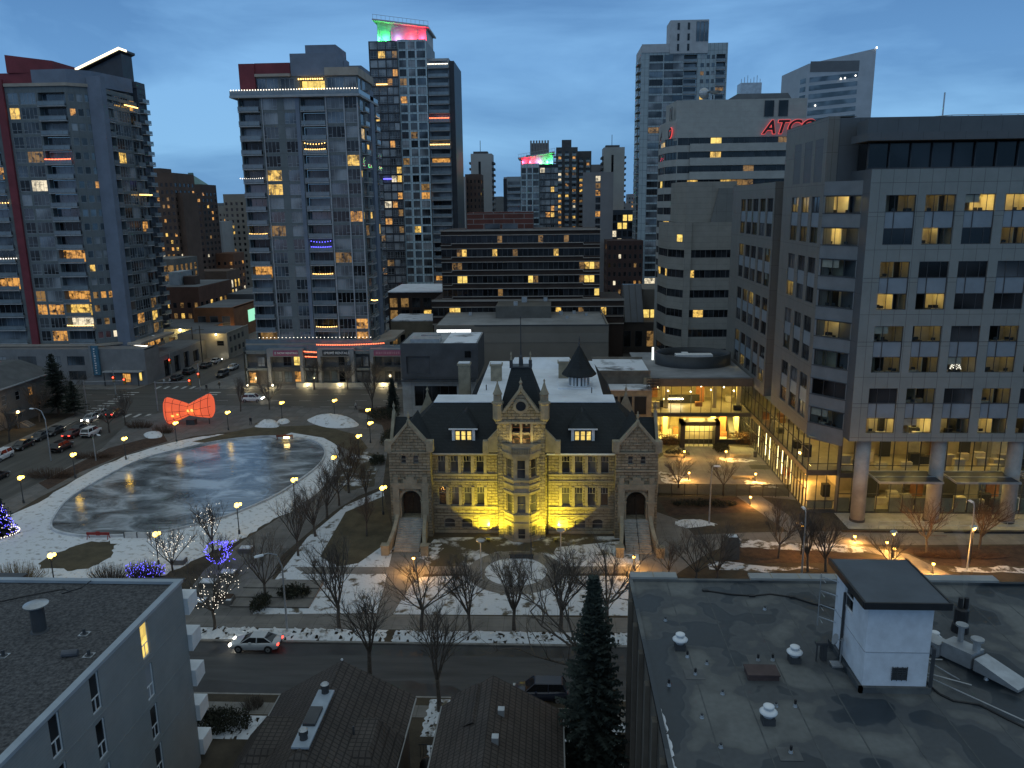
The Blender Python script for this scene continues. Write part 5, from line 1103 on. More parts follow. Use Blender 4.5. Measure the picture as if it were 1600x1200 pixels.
# --- tower with the lit wedge roof
def wedge_tower(name, label, X0, X1, Y, ztop, fh, n, z0, flip, depth=24, seed=5, roofh=(9, 5), wash=True, uq=1):
    b = Bd(name, (X0+X1)/2, Y+depth/2, label, 'apartment tower', 'apartment towers'); r = random.Random(seed); Wd = X1-X0
    blk = M('black_tower_panel', (.022, .025, .032), .5, .2, .4); grid = MB_('pale_blue_grid', (.46, .57, .62), (.44, .55, .60), (.16, .21, .24), 1.4, fh, .08, 0, .05, var=.15); gry = M('glazed_balcony_bay', (.26, .30, .33), .7, .15, .4)
    fx = (lambda u: X1-u) if flip else (lambda u: X0+u)
    def seg(a, e_): x0, x1 = sorted((fx(a*Wd), fx(e_*Wd))); return x0, x1
    s1, s2, s3, s4 = seg(0, .34), seg(.34, .68), seg(.68, .94), seg(.94, 1.0)
    F1 = Fac(s1[0], Y, 0); wd = s1[1]-s1[0]
    fill(b, F1, [('w', .08*wd, .25*wd), ('w', .36*wd, .53*wd), ('w', .65*wd, .75*wd), ('w', .85*wd, .94*wd)], z0, n, fh, blk, r, 0, wd, ztop, .13, frame=fr_l, zb0=0, gt=[(4, glass_bl), (2, glass_n)])
    F2 = Fac(s2[0], Y+.6, 0); wd = s2[1]-s2[0]
    fill(b, F2, [('w', .08*wd, .24*wd), ('w', .40*wd, .56*wd), ('w', .70*wd, .92*wd)], z0, n, fh, grid, r, 0, wd, ztop+.4, .08, frame=fr_d, zb0=0, part='grid_wall')
    F3 = Fac(s3[0], Y+2.2, 0); wd = s3[1]-s3[0]
    fill(b, F3, [('o', .04*wd, .97*wd, 1.8)], z0, n-2, fh, gry, r, 0, wd, ztop-5.5, .13, frame=fr_d, zb0=0, part='bay_wall')
    mb = b.mb('black_fin', blk); mb.box(s4[0], s4[1], Y+1.5, Y+depth, 0, ztop-6.5)
    body = b.mb('core', gry); body.box(min(X0, X1)+.02, max(s3[1], s2[1], s1[1])-.02, Y+3.9, Y+depth, 0, ztop-5.6); x0, x1 = sorted((fx(0), fx(.68*Wd))); body.box(x0+.05, x1-.05, Y+.75, Y+depth-2, ztop-9, ztop)
    body.use(blk); Xe = X0 if flip else X1; 
    side = Fac(X1, Y+3.9, FACE_R) if not flip else Fac(X0, Y+depth, FACE_L)
    # wedge
    xa, xb = fx(.1*Wd), fx(.68*Wd); h0, h1 = roofh; wl = M('wedge_cladding', (.46, .47, .48), .7, .1, .5)
    mb = b.mb('roof_wall', wl); lo, hi = sorted((xa, xb)); za = ztop+(h0 if xa == lo else h1); zb = ztop+(h1 if xa == lo else h0)
    mb.hull([(lo, Y+2, ztop), (hi, Y+2, ztop), (hi, Y+depth-6, ztop), (lo, Y+depth-6, ztop)], [(lo, Y+2, za), (hi, Y+2, zb), (hi, Y+depth-6, zb), (lo, Y+depth-6, za)])
    for q in (lo+.06*(hi-lo), lo+.28*(hi-lo), hi-.16*(hi-lo)): mb.box(q-.25, q+.25, Y+1.0, Y+2, ztop, min(za, zb)-.4)
    mb = b.mb('roof', wl); mb.hull([(lo-1.2, Y-.2, za), (hi+1, Y-.2, zb), (hi+1, Y+depth-5, zb), (lo-1.2, Y+depth-5, za)], [(lo-1.2, Y-.2, za+.55), (hi+1, Y-.2, zb+.55), (hi+1, Y+depth-5, zb+.55), (lo-1.2, Y+depth-5, za+.55)])
    mb = b.mb('roof_rail', grey_metal); mb.tube([(lo-1, Y, za+1.9), (hi+1, Y, zb+1.9)], .06, 5)
    for i in range(14): t = i/13; x = lo-1+(hi-lo+2)*t; z = za+(zb-za)*t; mb.tube([(x, Y, z+.5), (x, Y, z+1.9)], .05, 4)
    for t, c in ((.02, (.05, 1, .15)), (.16, (.05, 1, .2)), (.42, (.75, .45, 1)), (.70, (1, .03, .06)), (.92, (1, .03, .08))):
        x = lo+(hi-lo)*(1-t if flip else t); l_ = bpy.data.lights.new('roof_wash', 'POINT'); l_.energy = (1100 if c[0] != .75 else 250)*uq; l_.color = c; l_.shadow_soft_size = .3
        o = bpy.data.objects.new('roof_wash', l_); COL.objects.link(o); o.parent = b.root; o.location = Vector((x, Y+.8, ztop+.9))-b.root.location
    b.finish(); return b, F3
D, F3 = wedge_tower('apartment_tower', 'tall dark glass tower with wedge roof washed in green and red light', -61.8, -33.0, 285, 96.2, 2.92, 29, 11.5, False, seed=5, roofh=(6.6, 4.0))
wd = (-33-(-61.8))*.26
for f, m_, lab in ((26, bulb_p, 'bright white row of lights on the top balcony of the wedge-roofed tower'), (20, bulb_r, 'red lights on an upper balcony of the wedge-roofed tower'), (17, bulb_w, 'golden lights on an upper-middle balcony of the wedge-roofed tower')):
    lights('string_lights', between(F3(.5, 1.85, 11.5+f*2.92+1.2), F3(wd-.5, 1.85, 11.5+f*2.92+1.2), 14), m_, lab, .2)
lights('string_lights', between((-59.5, 284.7, 82.3), (-56, 284.7, 82.3), 9), bulb_w, 'orange lights on the black left face of the wedge-roofed tower', .22)
lights('string_lights', between((-58.5, 284.7, 51.0), (-56, 284.7, 51.0), 7), bulb_b, 'violet lights on the black left face of the wedge-roofed tower', .22)
wedge_tower('apartment_tower', 'small distant tower with a green and red wedge roof, twin of the tall one', -22.8, 3.4, 390, 60.5, 2.95, 19, 3, True, seed=8, roofh=(5.2, 2.6), uq=1.2)
# --- left apartment tower
T = Bd('apartment_tower', -125, 195, 'grey apartment tower at the left edge with red vertical stripe and blue fin', 'apartment tower', 'apartment towers')
FA_ = Fac(-152, 187, 0); fh = 3.25; n = 19; z0 = 6.4; R2 = random.Random(33)
hotA = lambda f, c: 3.4 if f < 4 else (1.4 if f < 8 else .6)
fill(T, FA_, [('b', 1, 11, 1.6, .6), ('b', 12, 23.5, 1.6, .6), ('w', 27.4, 29.0), ('w', 30.2, 33.2), ('b', 34.2, 40.6, 1.7, .7)], z0, n, fh, conc, R2, 0, 41, 69.6, .12, hot=hotA)
ang = atan2(3.6, 4.6); FB_ = Fac(-111, 187, ang); ln = hypot(3.6, 4.6)
fill(T, FB_, [('p', .3, 1.5), ('p', 2.0, 3.2), ('p', 3.7, 4.7)], z0, n, fh, conc, R2, 0, ln, 69.6, .12, hot=hotA)
mb = T.mb('blue_fin', blue_p); mb.hull([(-107.4, 189.6, 0), (-103.6, 188.6, 0), (-103.4, 190.4, 0), (-107.0, 191.4, 0)], [(-107.4, 189.6, 71.5), (-103.6, 188.6, 71.5), (-103.4, 190.4, 71.5), (-107.0, 191.4, 71.5)])
fill(T, Fac(-103.6, 190.3, FACE_R), [('b', .3, 2.6, 1.4, .2), ('w', 3.4, 6.0), ('w', 7.0, 9.6), ('o', 10.2, 13.6, 1.0)], z0, n, fh, conc, R2, 0, 14, 67, .14, hot=hotA)
mb = T.mb('red_stripe', red_p); mb.box(-127.3, -125.5, 186.4, 187.0, 0, 70.8)
mb = T.mb('red_stripe', red_p); mb.box(-152, -114.6, 188.5, 200, 69.7, 72.4); mb.hull([(-125, 188, 72.4), (-114.6, 189, 72.4), (-114.6, 198, 72.4), (-125, 198, 72.4)], [(-125, 188, 76.3), (-114.6, 189, 75.0), (-114.6, 198, 75.0), (-125, 198, 76.3)])
mb = T.mb('plant_room', blue_p); mb.hull([(-119.5, 188.2, 69.7), (-111, 187.8, 69.7), (-107, 191.3, 69.7), (-104, 204, 69.7), (-119.5, 204, 69.7)], [(-119.5, 188.2, 73.0), (-111, 187.8, 73.0), (-107, 191.3, 73.0), (-104, 204, 73.0), (-119.5, 204, 73.0)])
mb = T.mb('cornice', tan_p); mb.hull([(-125.4, 186.6, 69.2), (-110.8, 186.6, 69.2), (-106.8, 189.8, 69.2), (-107, 191, 69.2), (-125.4, 191, 69.2)], [(-125.4, 186.6, 69.9), (-110.8, 186.6, 69.9), (-106.8, 189.8, 69.9), (-107, 191, 69.9), (-125.4, 191, 69.9)])
mb.hull([(-152, 186, 8.9), (-110.4, 186, 8.9), (-106, 189.2, 8.9), (-106, 200, 8.9), (-152, 200, 8.9)], [(-152, 186, 9.4), (-110.4, 186, 9.4), (-106, 189.2, 9.4), (-106, 200, 9.4), (-152, 200, 9.4)]); mb.box(-104, -100.5, 187.6, 205, 8.9, 9.5)
w = T.mb('wall', conc); w.prism([(-151, 188.9), (-111.5, 189.0), (-107.2, 192.2), (-104.0, 190.9), (-104.2, 204.2), (-151, 204.2)], 60, 69.0); w.box(-104.6, -103.5, 190.4, 204.2, 66.6, 67.4)
T.finish()
for f, a, e_, m_, lab in ((2, 34.4, 40.8, bulb_w, 'bright orange lights along a low balcony of the left tower'), (14, 34.4, 40.4, bulb_r, 'pink lights on a high balcony of the left tower'), (11, 12, 24, bulb_w, 'gold garlands on a balcony left of the red stripe'), (7, 13, 24, bulb_p, 'white icicle lights on a balcony left of the red stripe')):
    lights('string_lights', between(FA_(a, .7, z0+f*fh+1.15), FA_(e_, .7, z0+f*fh+1.15), 18, .06), m_, lab, .13)
for y0, z_, lab in ((199.5, 66, 'yellow lights on the top balcony of the left tower flank'), (202, 45, 'yellow lights on a middle balcony of the left tower flank')):
    lights('string_lights', between((-102.5, y0-3, z_), (-102.5, y0+3, z_), 10), bulb_w, lab, .16)
# podium of the left tower
P_ = Bd('podium_building', -115, 186, 'grey podium of the left tower with vertical blue sign and canopy', 'building')
gp = M('podium_panel', (.21, .21, .215), .8, .15, .4); FPd = Fac(0, 183, 0); rr = random.Random(6); hs = []
for a, e_ in ((-147, -141), (-138, -132), (-129, -124.5), (-122, -118.4), (-116.8, -112.5)):
    for z in (1.2, 4.8): hs.append((a, e_, z, z+2.2)); P_.win(FPd, a, e_, z, z+2.2, 'res', fr_d, lit_d if rr.random() < .15 else pick(rr, GT))
P_.wall(FPd, -150, -97.5, 0, 8.7, hs, gp)
w = P_.mb('wall', gp); w.face((-97.5, 183, 0), (-97.5, 190, 0), (-97.5, 190, 8.7), (-97.5, 183, 8.7)); w.box(-150, -97.5, 183.3, 188, 8.4, 8.7)
FPr = Fac(-97.5, 190, FACE_R); hs = [(2, 5.2, 0, 4.2), (7.5, 10.7, 0, 4.2), (13, 16, 0, 4.2), (18.5, 22, .4, 3.6)]
P_.wall(FPr, 0, 27, 0, 5.4, hs, gp, .6)
for h in hs: P_.win(FPr, *h, 'strip', fr_d, glass_k, d=-.5)
w = P_.mb('wall', gp); w.box(-106, -97.6, 190, 217, 5.0, 5.4); w.face((-106, 217, 0), (-97.5, 217, 0), (-97.5, 217, 5.4), (-106, 217, 5.4))
mb = P_.mb('canopy', slab_m); mb.box(-107.5, -98.2, 181.2, 183, 3.3, 3.55); mb.use(dark_steel); mb.box(-107.3, -107.1, 181.3, 181.5, 0, 3.3); mb.box(-99, -98.8, 181.3, 181.5, 0, 3.3)
mb = P_.mb('sign_panel', M('blue_sign', (.06, .16, .24), .6, .15, 1)); mb.box(-110.2, -108.6, 182.3, 182.9, 2.5, 9.6); mb.use(fg); mb.box(-110.7, -110.22, 182.2, 182.95, 2.4, 9.7)
mb = P_.mb('sign_marks', wht); rr2 = random.Random(9)
for k in range(11): z = 9.1-k*.58; mb.box(-109.65, -109.65+rr2.uniform(.25, .5), 182.24, 182.3, z-.34, z-rr2.uniform(0, .12))
P_.win(FPd, -99.4, -98.7, 1, 3.2, 'thin', fr_d, lit_full, d=.04); P_.win(FPd, -103.5, -101.5, .6, 2.8, 'res', fr_d, lit_w, d=.04)
mb = P_.mb('roof', M('podium_roof2', (.13, .135, .14), .8, .2, .4)); mb.box(-106, -98, 191, 216.5, 5.4, 5.5)
P_.finish()
lights('string_lights', between((-104.5, 189.5, 9.0), (-98.2, 186.0, 9.0), 24, .25), bulb_p, 'white bulbs draped over the podium roof right of the blue fin', .12)
# --- dark tower with the lit sloping roof edge
Q = Bd('apartment_tower', -128, 245, 'dark tower with brightly edged sloping roof, half hidden behind the left tower', 'apartment tower', 'apartment towers')
blk2 = M('slate_tower_panel', (.035, .045, .060), .5, .2, .4); R3 = random.Random(44)
fill(Q, Fac(-137, 235, 0), [('w', 1, 4), ('w', 5, 8), ('o', 8.4, 13.5, 1.2)], 4, 24, 2.95, blk2, R3, 0, 14.2, 75.8, .16, frame=fr_d)
fill(Q, Fac(-119.6, 237, FACE_R), [('o', .6, 4.4, 1.2)], 4, 24, 2.95, blk2, R3, 0, 5, 75.8, .16, frame=fr_d)
mb = Q.mb('fin', blk2); mb.box(-122.8, -121.4, 234.5, 237, 0, 78.5); mb.box(-121.4, -119.6, 237, 242, 75.7, 77.5); mb.box(-136.9, -119.7, 237.4, 242, 0, 75.9)
mb = Q.mb('roof_wall', blk2); mb.hull([(-137, 236, 75.8), (-122.6, 236, 75.8), (-122.6, 242, 75.8), (-137, 242, 75.8)], [(-137, 236, 79.0), (-122.6, 236, 85.0), (-122.6, 242, 85.0), (-137, 242, 79.0)])
mb = Q.mb('roof', M('roof_slab', (.06, .07, .085), .6, .1, .4)); mb.hull([(-139, 234.6, 78.8), (-122.0, 234.6, 85.6), (-122, 243, 85.6), (-139, 243, 78.8)], [(-139, 234.6, 79.4), (-122.0, 234.6, 86.2), (-122, 243, 86.2), (-139, 243, 79.4)])
mb = Q.mb('edge_light', EM('edge_light', (1, .82, .5), 3)); mb.hull([(-138, 234.3, 79.4), (-122.2, 234.3, 85.75), (-122.2, 234.55, 85.75), (-138, 234.55, 79.4)], [(-138, 234.3, 80.0), (-122.2, 234.3, 86.4), (-122.2, 234.55, 86.4), (-138, 234.55, 80.0)]); mb.box(-122.1, -121.8, 234.4, 238, 85.7, 86.2)
Fq = Fac(-137, 235.95, 0)
for u, z in ((9.3, 78), (10.8, 78.1), (9.0, 76.4), (10.2, 76.4), (11.6, 76.4)): Q.win(Fq, u, u+.9, z, z+.9, 'thin', fr_d, lit_c, d=.03)
Q.finish()
# --- tower with balconies behind the banded office, right
E_ = Bd('apartment_tower', 52, 352, 'pale glass apartment tower with a taller slab head, left of the red-lettered office', 'apartment tower', 'apartment towers')
gl = MB_('pale_glass_grid', (.34, .41, .44), (.32, .39, .42), (.15, .18, .20), 1.6, 3.05, .08, 0, .05, var=.15); pc = M('pale_concrete', (.40, .42, .44), .8, .12, .4); R4 = random.Random(55)
fill(E_, Fac(36.2, 340, 0), [('w', 3.6, 8.2), ('w', 9.4, 12.2), ('w', 13, 16.2), ('b', 16.8, 22, 1.5, .5), ('p', 23.4, 24.8), ('p', 25.8, 27.0), ('p', 27.8, 29), ('b', 29.6, 33.2, 1.5, .5)], 8, 30, 3.05, gl, R4, 0, 34, 103.4, .07, frame=fr_d, hot=lambda f, c: 1.5 if f < 12 else .6)
fill(E_, Fac(36.2, 362, FACE_L), [('o', 12, 20.5, 1.3), ('p', 2, 5), ('p', 7, 10)], 8, 30, 3.05, gl, R4, 0, 22, 100, .06, frame=fr_d)
mb = E_.mb('wall', pc); mb.box(36.3, 70.1, 342, 362, 95, 103.3); mb.box(36.22, 48, 339.8, 339.99, 100.2, 103.4)
mb = E_.mb('slab_head', pc); mb.box(47.2, 62.3, 339.5, 350, 99.6, 112)
for x in (50, 54):
    for z in (100.6, 104.4, 108.4): E_.win(Fac(0, 339.48, 0), x, x+.9, z, z+2.6, 'thin', fr_d, glass_k, d=.03)
for k in range(3): E_.win(Fac(0, 339.48, 0), 57.4+k*1.6, 58.8+k*1.6, 104, 111.3, 'strip', fr_d, glass_b, d=.03)
E_.finish()
# --- far tall office right
m_ = M('far_office_band', (.38, .42, .47), .6, .1, .2)
V_ = Bd('office_tower', 138, 440, 'tall far office tower with slanted top and blank right-hand wall', 'office tower')
mb = V_.mb('wall', m_)
def quadwall(mb, x0, y0, x1, y1, z0, za, zb): mb.face((x0, y0, z0), (x1, y1, z0), (x1, y1, zb), (x0, y0, za))
quadwall(mb, 117.8, 436, 126, 420, 0, 104.5, 107.5); quadwall(mb, 126, 420, 158, 420, 0, 107.5, 114.0); mb.face((117.8, 436, 104.5), (126, 420, 107.5), (158, 420, 114), (158, 450, 114))
mb.use(M('louvre_panel', (.12, .13, .145), .6, .1, .3)); mb.box(127, 150.5, 419.9, 419.98, 103.6, 108.6)
mb = V_.mb('glass_band', glass_b)
for f in range(22):
    z = 100-f*3.9; mb.face((127, 419.9, z-1.2), (150.2, 419.9, z+1.5-1.2+.6), (150.2, 419.9, z+2.1+.9), (127, 419.9, z+1.1)); mb.face((118.2, 435.8, z-2.2), (125.5, 420.8, z-1.3), (125.5, 420.8, z+1.0), (118.2, 435.8, z+.2))
mb = V_.mb('lamp', EM('office_spot', (1, .93, .8), 6, False))
for x, z in ((130, 77.2), (132, 76.9), (134, 77.5), (136, 77.3), (140, 78.4), (142.5, 78.8), (146, 79.6), (148, 79.9), (130.5, 88), (142, 100.3), (144, 100.6), (149, 101.6)): mb.ball((x, 419.7, z), .34, 5, 4)
mb.ball((158, 419.5, 114.2), .4, 5, 4)
V_.finish()
# ------------------------------------------------------------------ banded offices, low buildings, far skyline
def banded(b, pts, z0, n, fh, hw, wall, glass, r, lit=.1, seg=3.0, step=None, lits=None, closed=False, ztop=None, hot=None):
    """spandrel bands and ribbon windows round a line of facets; every pane run is one window"""
    for i in range(len(pts)-1):
        (xa, ya), (xb, yb) = pts[i], pts[i+1]; a = atan2(yb-ya, xb-xa); f_ = Fac(xa, ya, a); ln = hypot(xb-xa, yb-ya); hs = []
        for k in range(n):
            z = z0+k*fh; m_ = max(1, round(ln/seg)); hs.append((0.02, ln-.02, z, z+hw, .25))
            for j in range(m_):
                p = lit*(hot(k, j/m_) if hot else 1)
                pm = pick(r, lits or [(3, lit_y), (2, lit_d), (1, lit_full)]) if r.random() < p else glass
                b.win(f_, .02+(ln-.04)*j/m_, .02+(ln-.04)*(j+1)/m_, z, z+hw, 'strip', fr_d, pm, d=-.2)
        b.wall(f_, 0, ln, 0, ztop or z0+n*fh, hs, wall, .25)
R5 = random.Random(61)
conc_a = MB_('beige_concrete', (.36, .36, .34), (.345, .345, .325), (.29, .285, .27), 6, 1.2, .02, 0, .05, var=.15); conc_l = MB_('board_concrete', (.26, .245, .215), (.25, .235, .205), (.17, .16, .14), 8, 1.25, .03, 0, .05, var=.15)
A_ = Bd('banded_office', 42, 206, 'stepped beige office tower with outlined red letters on its top wall', 'office building')
banded(A_, [(27.5, 213), (28.0, 205), (30.2, 200), (62, 200)], 22.35, 11, 3.25, 1.7, conc_a, glass_k, R5, .10, 2.6, ztop=60.6, hot=lambda k, t: 5 if k == 7 else .8)
mb = A_.mb('spandrel_step', conc_a)
for k in range(6, 11):
    z = 22.35+k*3.25; mb.box(33.3, 61, 199.4, 199.98, z-1.5, z+.3)
mb = A_.mb('wall', conc_a); mb.prism([(30.0, 201), (60.5, 200.6), (60.5, 212), (29.0, 212)], 58, 65.2); mb.box(27.6, 62, 200.2, 213, 0, 22); mb.prism([(28.0, 206), (30.2, 200.3), (62, 200.3), (62, 213), (27.6, 213)], 56, 60.5)
for x in (50.6, 53.9): A_.win(Fac(0, 200.6, 0), x, x+2.2, 61.2, 64.8, 'thin', fr_d, glass_k, d=.03)
for y in (203, 206): A_.win(Fac(29.2, y, FACE_L), 0, .8, 61, 64, 'thin', fr_d, glass_k, d=.06)
mb = A_.mb('roof_plant', M('roof_plant', (.10, .11, .12), .7, .2, .4)); mb.hull([(42, 204, 65.2), (58, 204, 65.2), (58, 212, 65.2), (42, 212, 65.2)], [(45, 204.5, 66.9), (57, 204.5, 66.9), (57, 211, 66.9), (45, 211, 66.9)]); mb.use(grey_metal); mb.box(46, 51, 206, 210, 66.9, 69.6)
for k in range(7): mb.tube([(46.3+k*.75, 207, 69.6), (46.3+k*.75, 207, 70.6+(k % 3)*.4)], .07, 4)
mb = A_.mb('satellite_dish', grey_metal); mb.T = lambda x, y, z: (40+x, 207+y, 67.4+z); mb.lathe((0, 0, 0), [(.1, -.2), (1.2, .1), (1.6, .5)], 12); mb.T = None; mb.tube([(39.2, 207, 65.2), (39.2, 207, 67.4)], .2, 6); mb.ball((37.6, 208, 67.6), 1.3, 10, 8)
# raised letters, dark faces with a red glowing edge
edge = EM('red_neon', (1, .10, .10), 1.0, False); lf = M('dark_red_letter', (.045, .012, .012), .6, .1, 1)
def neon(s, size, loc, rot, w):
    text_part('lettering', s, size, edge, loc, rot, A_.root, .08, offs=.17, shear=.28); d = Matrix.Rotation(rot[2], 3, 'Z') @ Vector((0, -.14, 0))
    text_part('letter_face', s, size, lf, Vector(loc)+d, rot, A_.root, .08, offs=.09, shear=.28)
neon('ATCO', 4.3, (56.2, 199.6, 58.5), (pi/2, 0, 0), 10)
neon('ATCO', 3.2, (28.4, 206.2, 57.8), (pi/2, 0, atan2(-13, 2.0)), 8)
A_.finish()
A2 = Bd('banded_office_annex', 36, 192, 'lower beige annex with ribbon windows and a solid concrete top, before the red-lettered office', 'office building')
banded(A2, [(26.4, 200), (27.4, 191), (30.6, 186), (42.6, 186)], 1.4, 7, 4.6, 1.8, conc_l, glass_k, R5, .09, 2.4, ztop=37)
mb = A2.mb('wall', conc_l); mb.prism([(27.4, 191.4), (30.7, 186.2), (42.6, 186.2), (42.6, 199.7), (26.5, 199.7)], 34.5, 36.9); mb.box(30.5, 32.0, 185.5, 186, 0, 37)
mb.prism([(29.3, 190), (30.8, 187.4), (42, 187.4), (42, 199), (29, 199)], 37, 46); mb.use(pan_s); mb.hull([(36.4, 186.8, 37), (42.4, 186.8, 37), (42.4, 187.39, 37), (36.4, 187.39, 37)], [(38, 186.8, 44.5), (42.4, 186.8, 44.5), (42.4, 187.39, 44.5), (38, 187.39, 44.5)])
A2.win(Fac(27.4, 191, atan2(-5, 3.2)), 3.2, 5.2, 32.6, 34.3, 'thin', fr_d, lit_full, d=.05)
A2.finish()
# brown banded office in the middle
brn = M('dark_brown_brick', (.050, .034, .028), .85, .2, .5); ledge = M('pale_ledge', (.33, .30, .27), .8, .1, .5)
B_ = Bd('banded_office', -8, 228, 'long dark brown office with pale ledges and brick plant box on roof', 'office building'); R6 = random.Random(73)
z0 = 19.0; FBn = Fac(-29.5, 215, 0)
LB = {(0, .10): lit_c, (1, .12): lit_y}
banded(B_, [(-29.5, 215), (13.0, 215)], 17.3, 5, 3.56, 1.95, brn, glass_k, R6, .13, 1.35, lits=[(3, lit_d), (2, lit_y), (2, lit_full)], ztop=35.0, hot=lambda k, t: (6 if (k in (1, 2) and t > .87) else (2.6 if (k == 4 and .3 < t < .62) or (k == 3 and t < .35) else .8)))
banded(B_, [(-31.8, 211), (19.2, 211)], 12.6, 1, 4, 2.1, brn, glass_k, R6, .13, 1.5, ztop=16.8)
mb = B_.mb('ledge', ledge)
for k in range(6):
    z = 17.3+k*3.56
    if k < 5:
        mb.box(-29.6, -26.8, 214.6, 214.98, z-.62, z-.45); mb.box(-26.8, 8.6, 214.5, 214.98, z-.15, z+.05); mb.box(8.6, 13.1, 214.6, 214.98, z-.62, z-.45); mb.box(-26.85, -26.65, 214.6, 214.98, z-.45, z-.15); mb.box(8.5, 8.7, 214.6, 214.98, z-.45, z-.15)
        mb.box(-29.6, 13.1, 214.6, 214.98, z+2.02, z+2.2)
mb.box(-29.7, 13.2, 214.4, 214.9, 34.7, 35.1); mb.box(-31.9, 19.3, 210.5, 210.98, 16.4, 16.9); mb.box(-31.9, 19.3, 210.6, 210.98, 12.2, 12.4); mb.box(-31.9, 19.3, 210.6, 210.98, 14.8, 15.0); mb.box(-31.9, 19.3, 210.6, 210.98, 10.2, 10.45)
mb = B_.mb('wall', brn); mb.box(-29.4, 12.9, 215.3, 240, 30, 34.9); mb.face((13, 215, 0), (13, 240, 0), (13, 240, 35), (13, 215, 35)); mb.face((-29.5, 215, 0), (-29.5, 240, 0), (-29.5, 240, 35), (-29.5, 215, 35)); mb.box(-31.7, 19.1, 211.3, 230, 16, 16.7)
mb = B_.mb('plant_room', MB_('panelled_brick', (.15, .055, .045), (.13, .05, .04), (.24, .21, .2), 5.5, 1.35, .12, .5, .05, var=.2)); mb.box(-22.8, -4.9, 219, 230, 34.95, 39.6)
for x0, x1 in ((-18, -13.8), (-13.2, -9)): B_.win(Fac(0, 218.98, 0), x0, x1, 35.0, 36.6, 'thin', ledge, glass_n, d=.05)
B_.finish()
# low flat-roofed hall with lit sign, across the cross street
L_ = Bd('flat_roofed_hall', -3, 196, 'blank taupe flat-roofed hall with bright white lit sign on its left corner', 'building')
tau = M('taupe_wall', (.175, .155, .13), .85, .12, .15); FLh = Fac(0, 184, 0)
L_.wall(FLh, -27.5, 13.4, 0, 13.6, [], tau)
w = L_.mb('wall', tau); w.face((13.4, 184, 0), (13.4, 212, 0), (13.4, 212, 13.6), (13.4, 184, 13.6)); w.face((-27.5, 184, 0), (-27.5, 212, 0), (-27.5, 212, 13.6), (-27.5, 184, 13.6))
for p in ((-27.5, 13.4, 184.01, 184.4), (-27.5, 13.4, 211.6, 212)): w.box(p[0], p[1], p[2], p[3], 13.6, 13.95)
w.box(13.0, 13.4, 184.4, 211.6, 13.6, 13.95); w.use(dark_steel); w.box(-18, 13.5, 183.9, 184.0, 13.75, 14.0); w.use(M('taupe_band', (.195, .175, .15), .85, .1, .15)); w.box(-18, 13.3, 183.92, 183.99, 9.8, 12.0)
mb = L_.mb('roof', M('hall_roof', (.24, .245, .25), .8, .3, .12)); mb.box(-27.4, 13, 184.4, 211.6, 13.3, 13.5); mb.use(M('hall_penthouse', (.12, .115, .105), .8, .2, .3)); mb.box(-14, 0, 199, 211, 13.5, 16.5)
mb = L_.mb('roof_vent', grey_metal)
for x, y, s in ((-7, 208, .7), (-1.5, 210, .5), (2.5, 205, .5), (6, 207, .4), (9, 203, .35), (-21, 205, .4), (-9, 201, .5), (4, 198, .35)): mb.box(x-s, x+s, y-s, y+s, 13.5 if not -14 < x < 0 else 16.5, (13.5 if not -14 < x < 0 else 16.5)+s*2)
sg = MB().use(EM('white_sign_face', (1, 1, .98), 2.2)); sg.box(-26.8, -18.8, 183.4, 183.5, 11.2, 13.0); o = sg.build('lit_sign', L_.root)
q = MB().use(dark_steel); q.box(-26.9, -18.7, 183.52, 183.95, 11.1, 13.1); q.tube([(-23.9, 183.38, 11.6), (-24.05, 183.38, 12.1), (-23.95, 183.38, 12.5)], .06, 5); q.tube([(-23.5, 183.38, 11.4), (-23.45, 183.38, 12.0), (-23.6, 183.38, 12.5)], .08, 5); q.tube([(-22.5, 183.38, 12.5), (-22.35, 183.38, 12.2), (-22.4, 183.38, 11.9)], .08, 5); q.build('sign_mark', L_.root)
L_.finish()
# generic distant block
def far(name, label, x0, x1, yt, Y, wall, fh=3.0, nw=4, ww=.55, lit=.1, depth=16, side=True, gt=None, kind='p', zt=None, z0=0, group='distant buildings', cat='building', fr=None, extra=None, seed=1, lits=None, hot=None):
    ym = yt; a = AY(x0, (ym+480)/2, Y); c = AY(x1, (ym+480)/2, Y); X0, X1 = a.x, c.x; Z = zt or AY((x0+x1)/2, yt, Y).z
    b = Bd(name, (X0+X1)/2, Y+depth/2, label, cat, group); r = random.Random(seed); wd = X1-X0
    n = int((Z-z0-1.5)/fh); cols = [(kind, wd*(i+.5-ww/2)/nw, wd*(i+.5+ww/2)/nw) for i in range(nw)] if nw else []
    fill(b, Fac(X0, Y, 0), cols, z0+.5, n, fh, wall, r, 0, wd, Z, lit, frame=fr or fr_d, zb0=0, gt=gt or [(1, glass_k)], lits=lits, hot=hot)
    if side:
        s = Fac(X1, Y, FACE_R) if (X0+X1)/2 < 0 else Fac(X0, Y+depth, FACE_L); k = max(1, int(depth/4))
        fill(b, s, [(kind, depth*(i+.25)/k, depth*(i+.75)/k) for i in range(k)] if nw else [], z0+.5, n, fh, wall, r, 0, depth, Z, lit, frame=fr or fr_d, zb0=0, gt=gt or [(1, glass_k)], lits=lits)
    w = b.mb('wall', wall); w.face((X0, Y, Z), (X1, Y, Z), (X1, Y+depth, Z), (X0, Y+depth, Z))
    if extra: extra(b, X0, X1, Y, Z)
    b.finish(60); return b
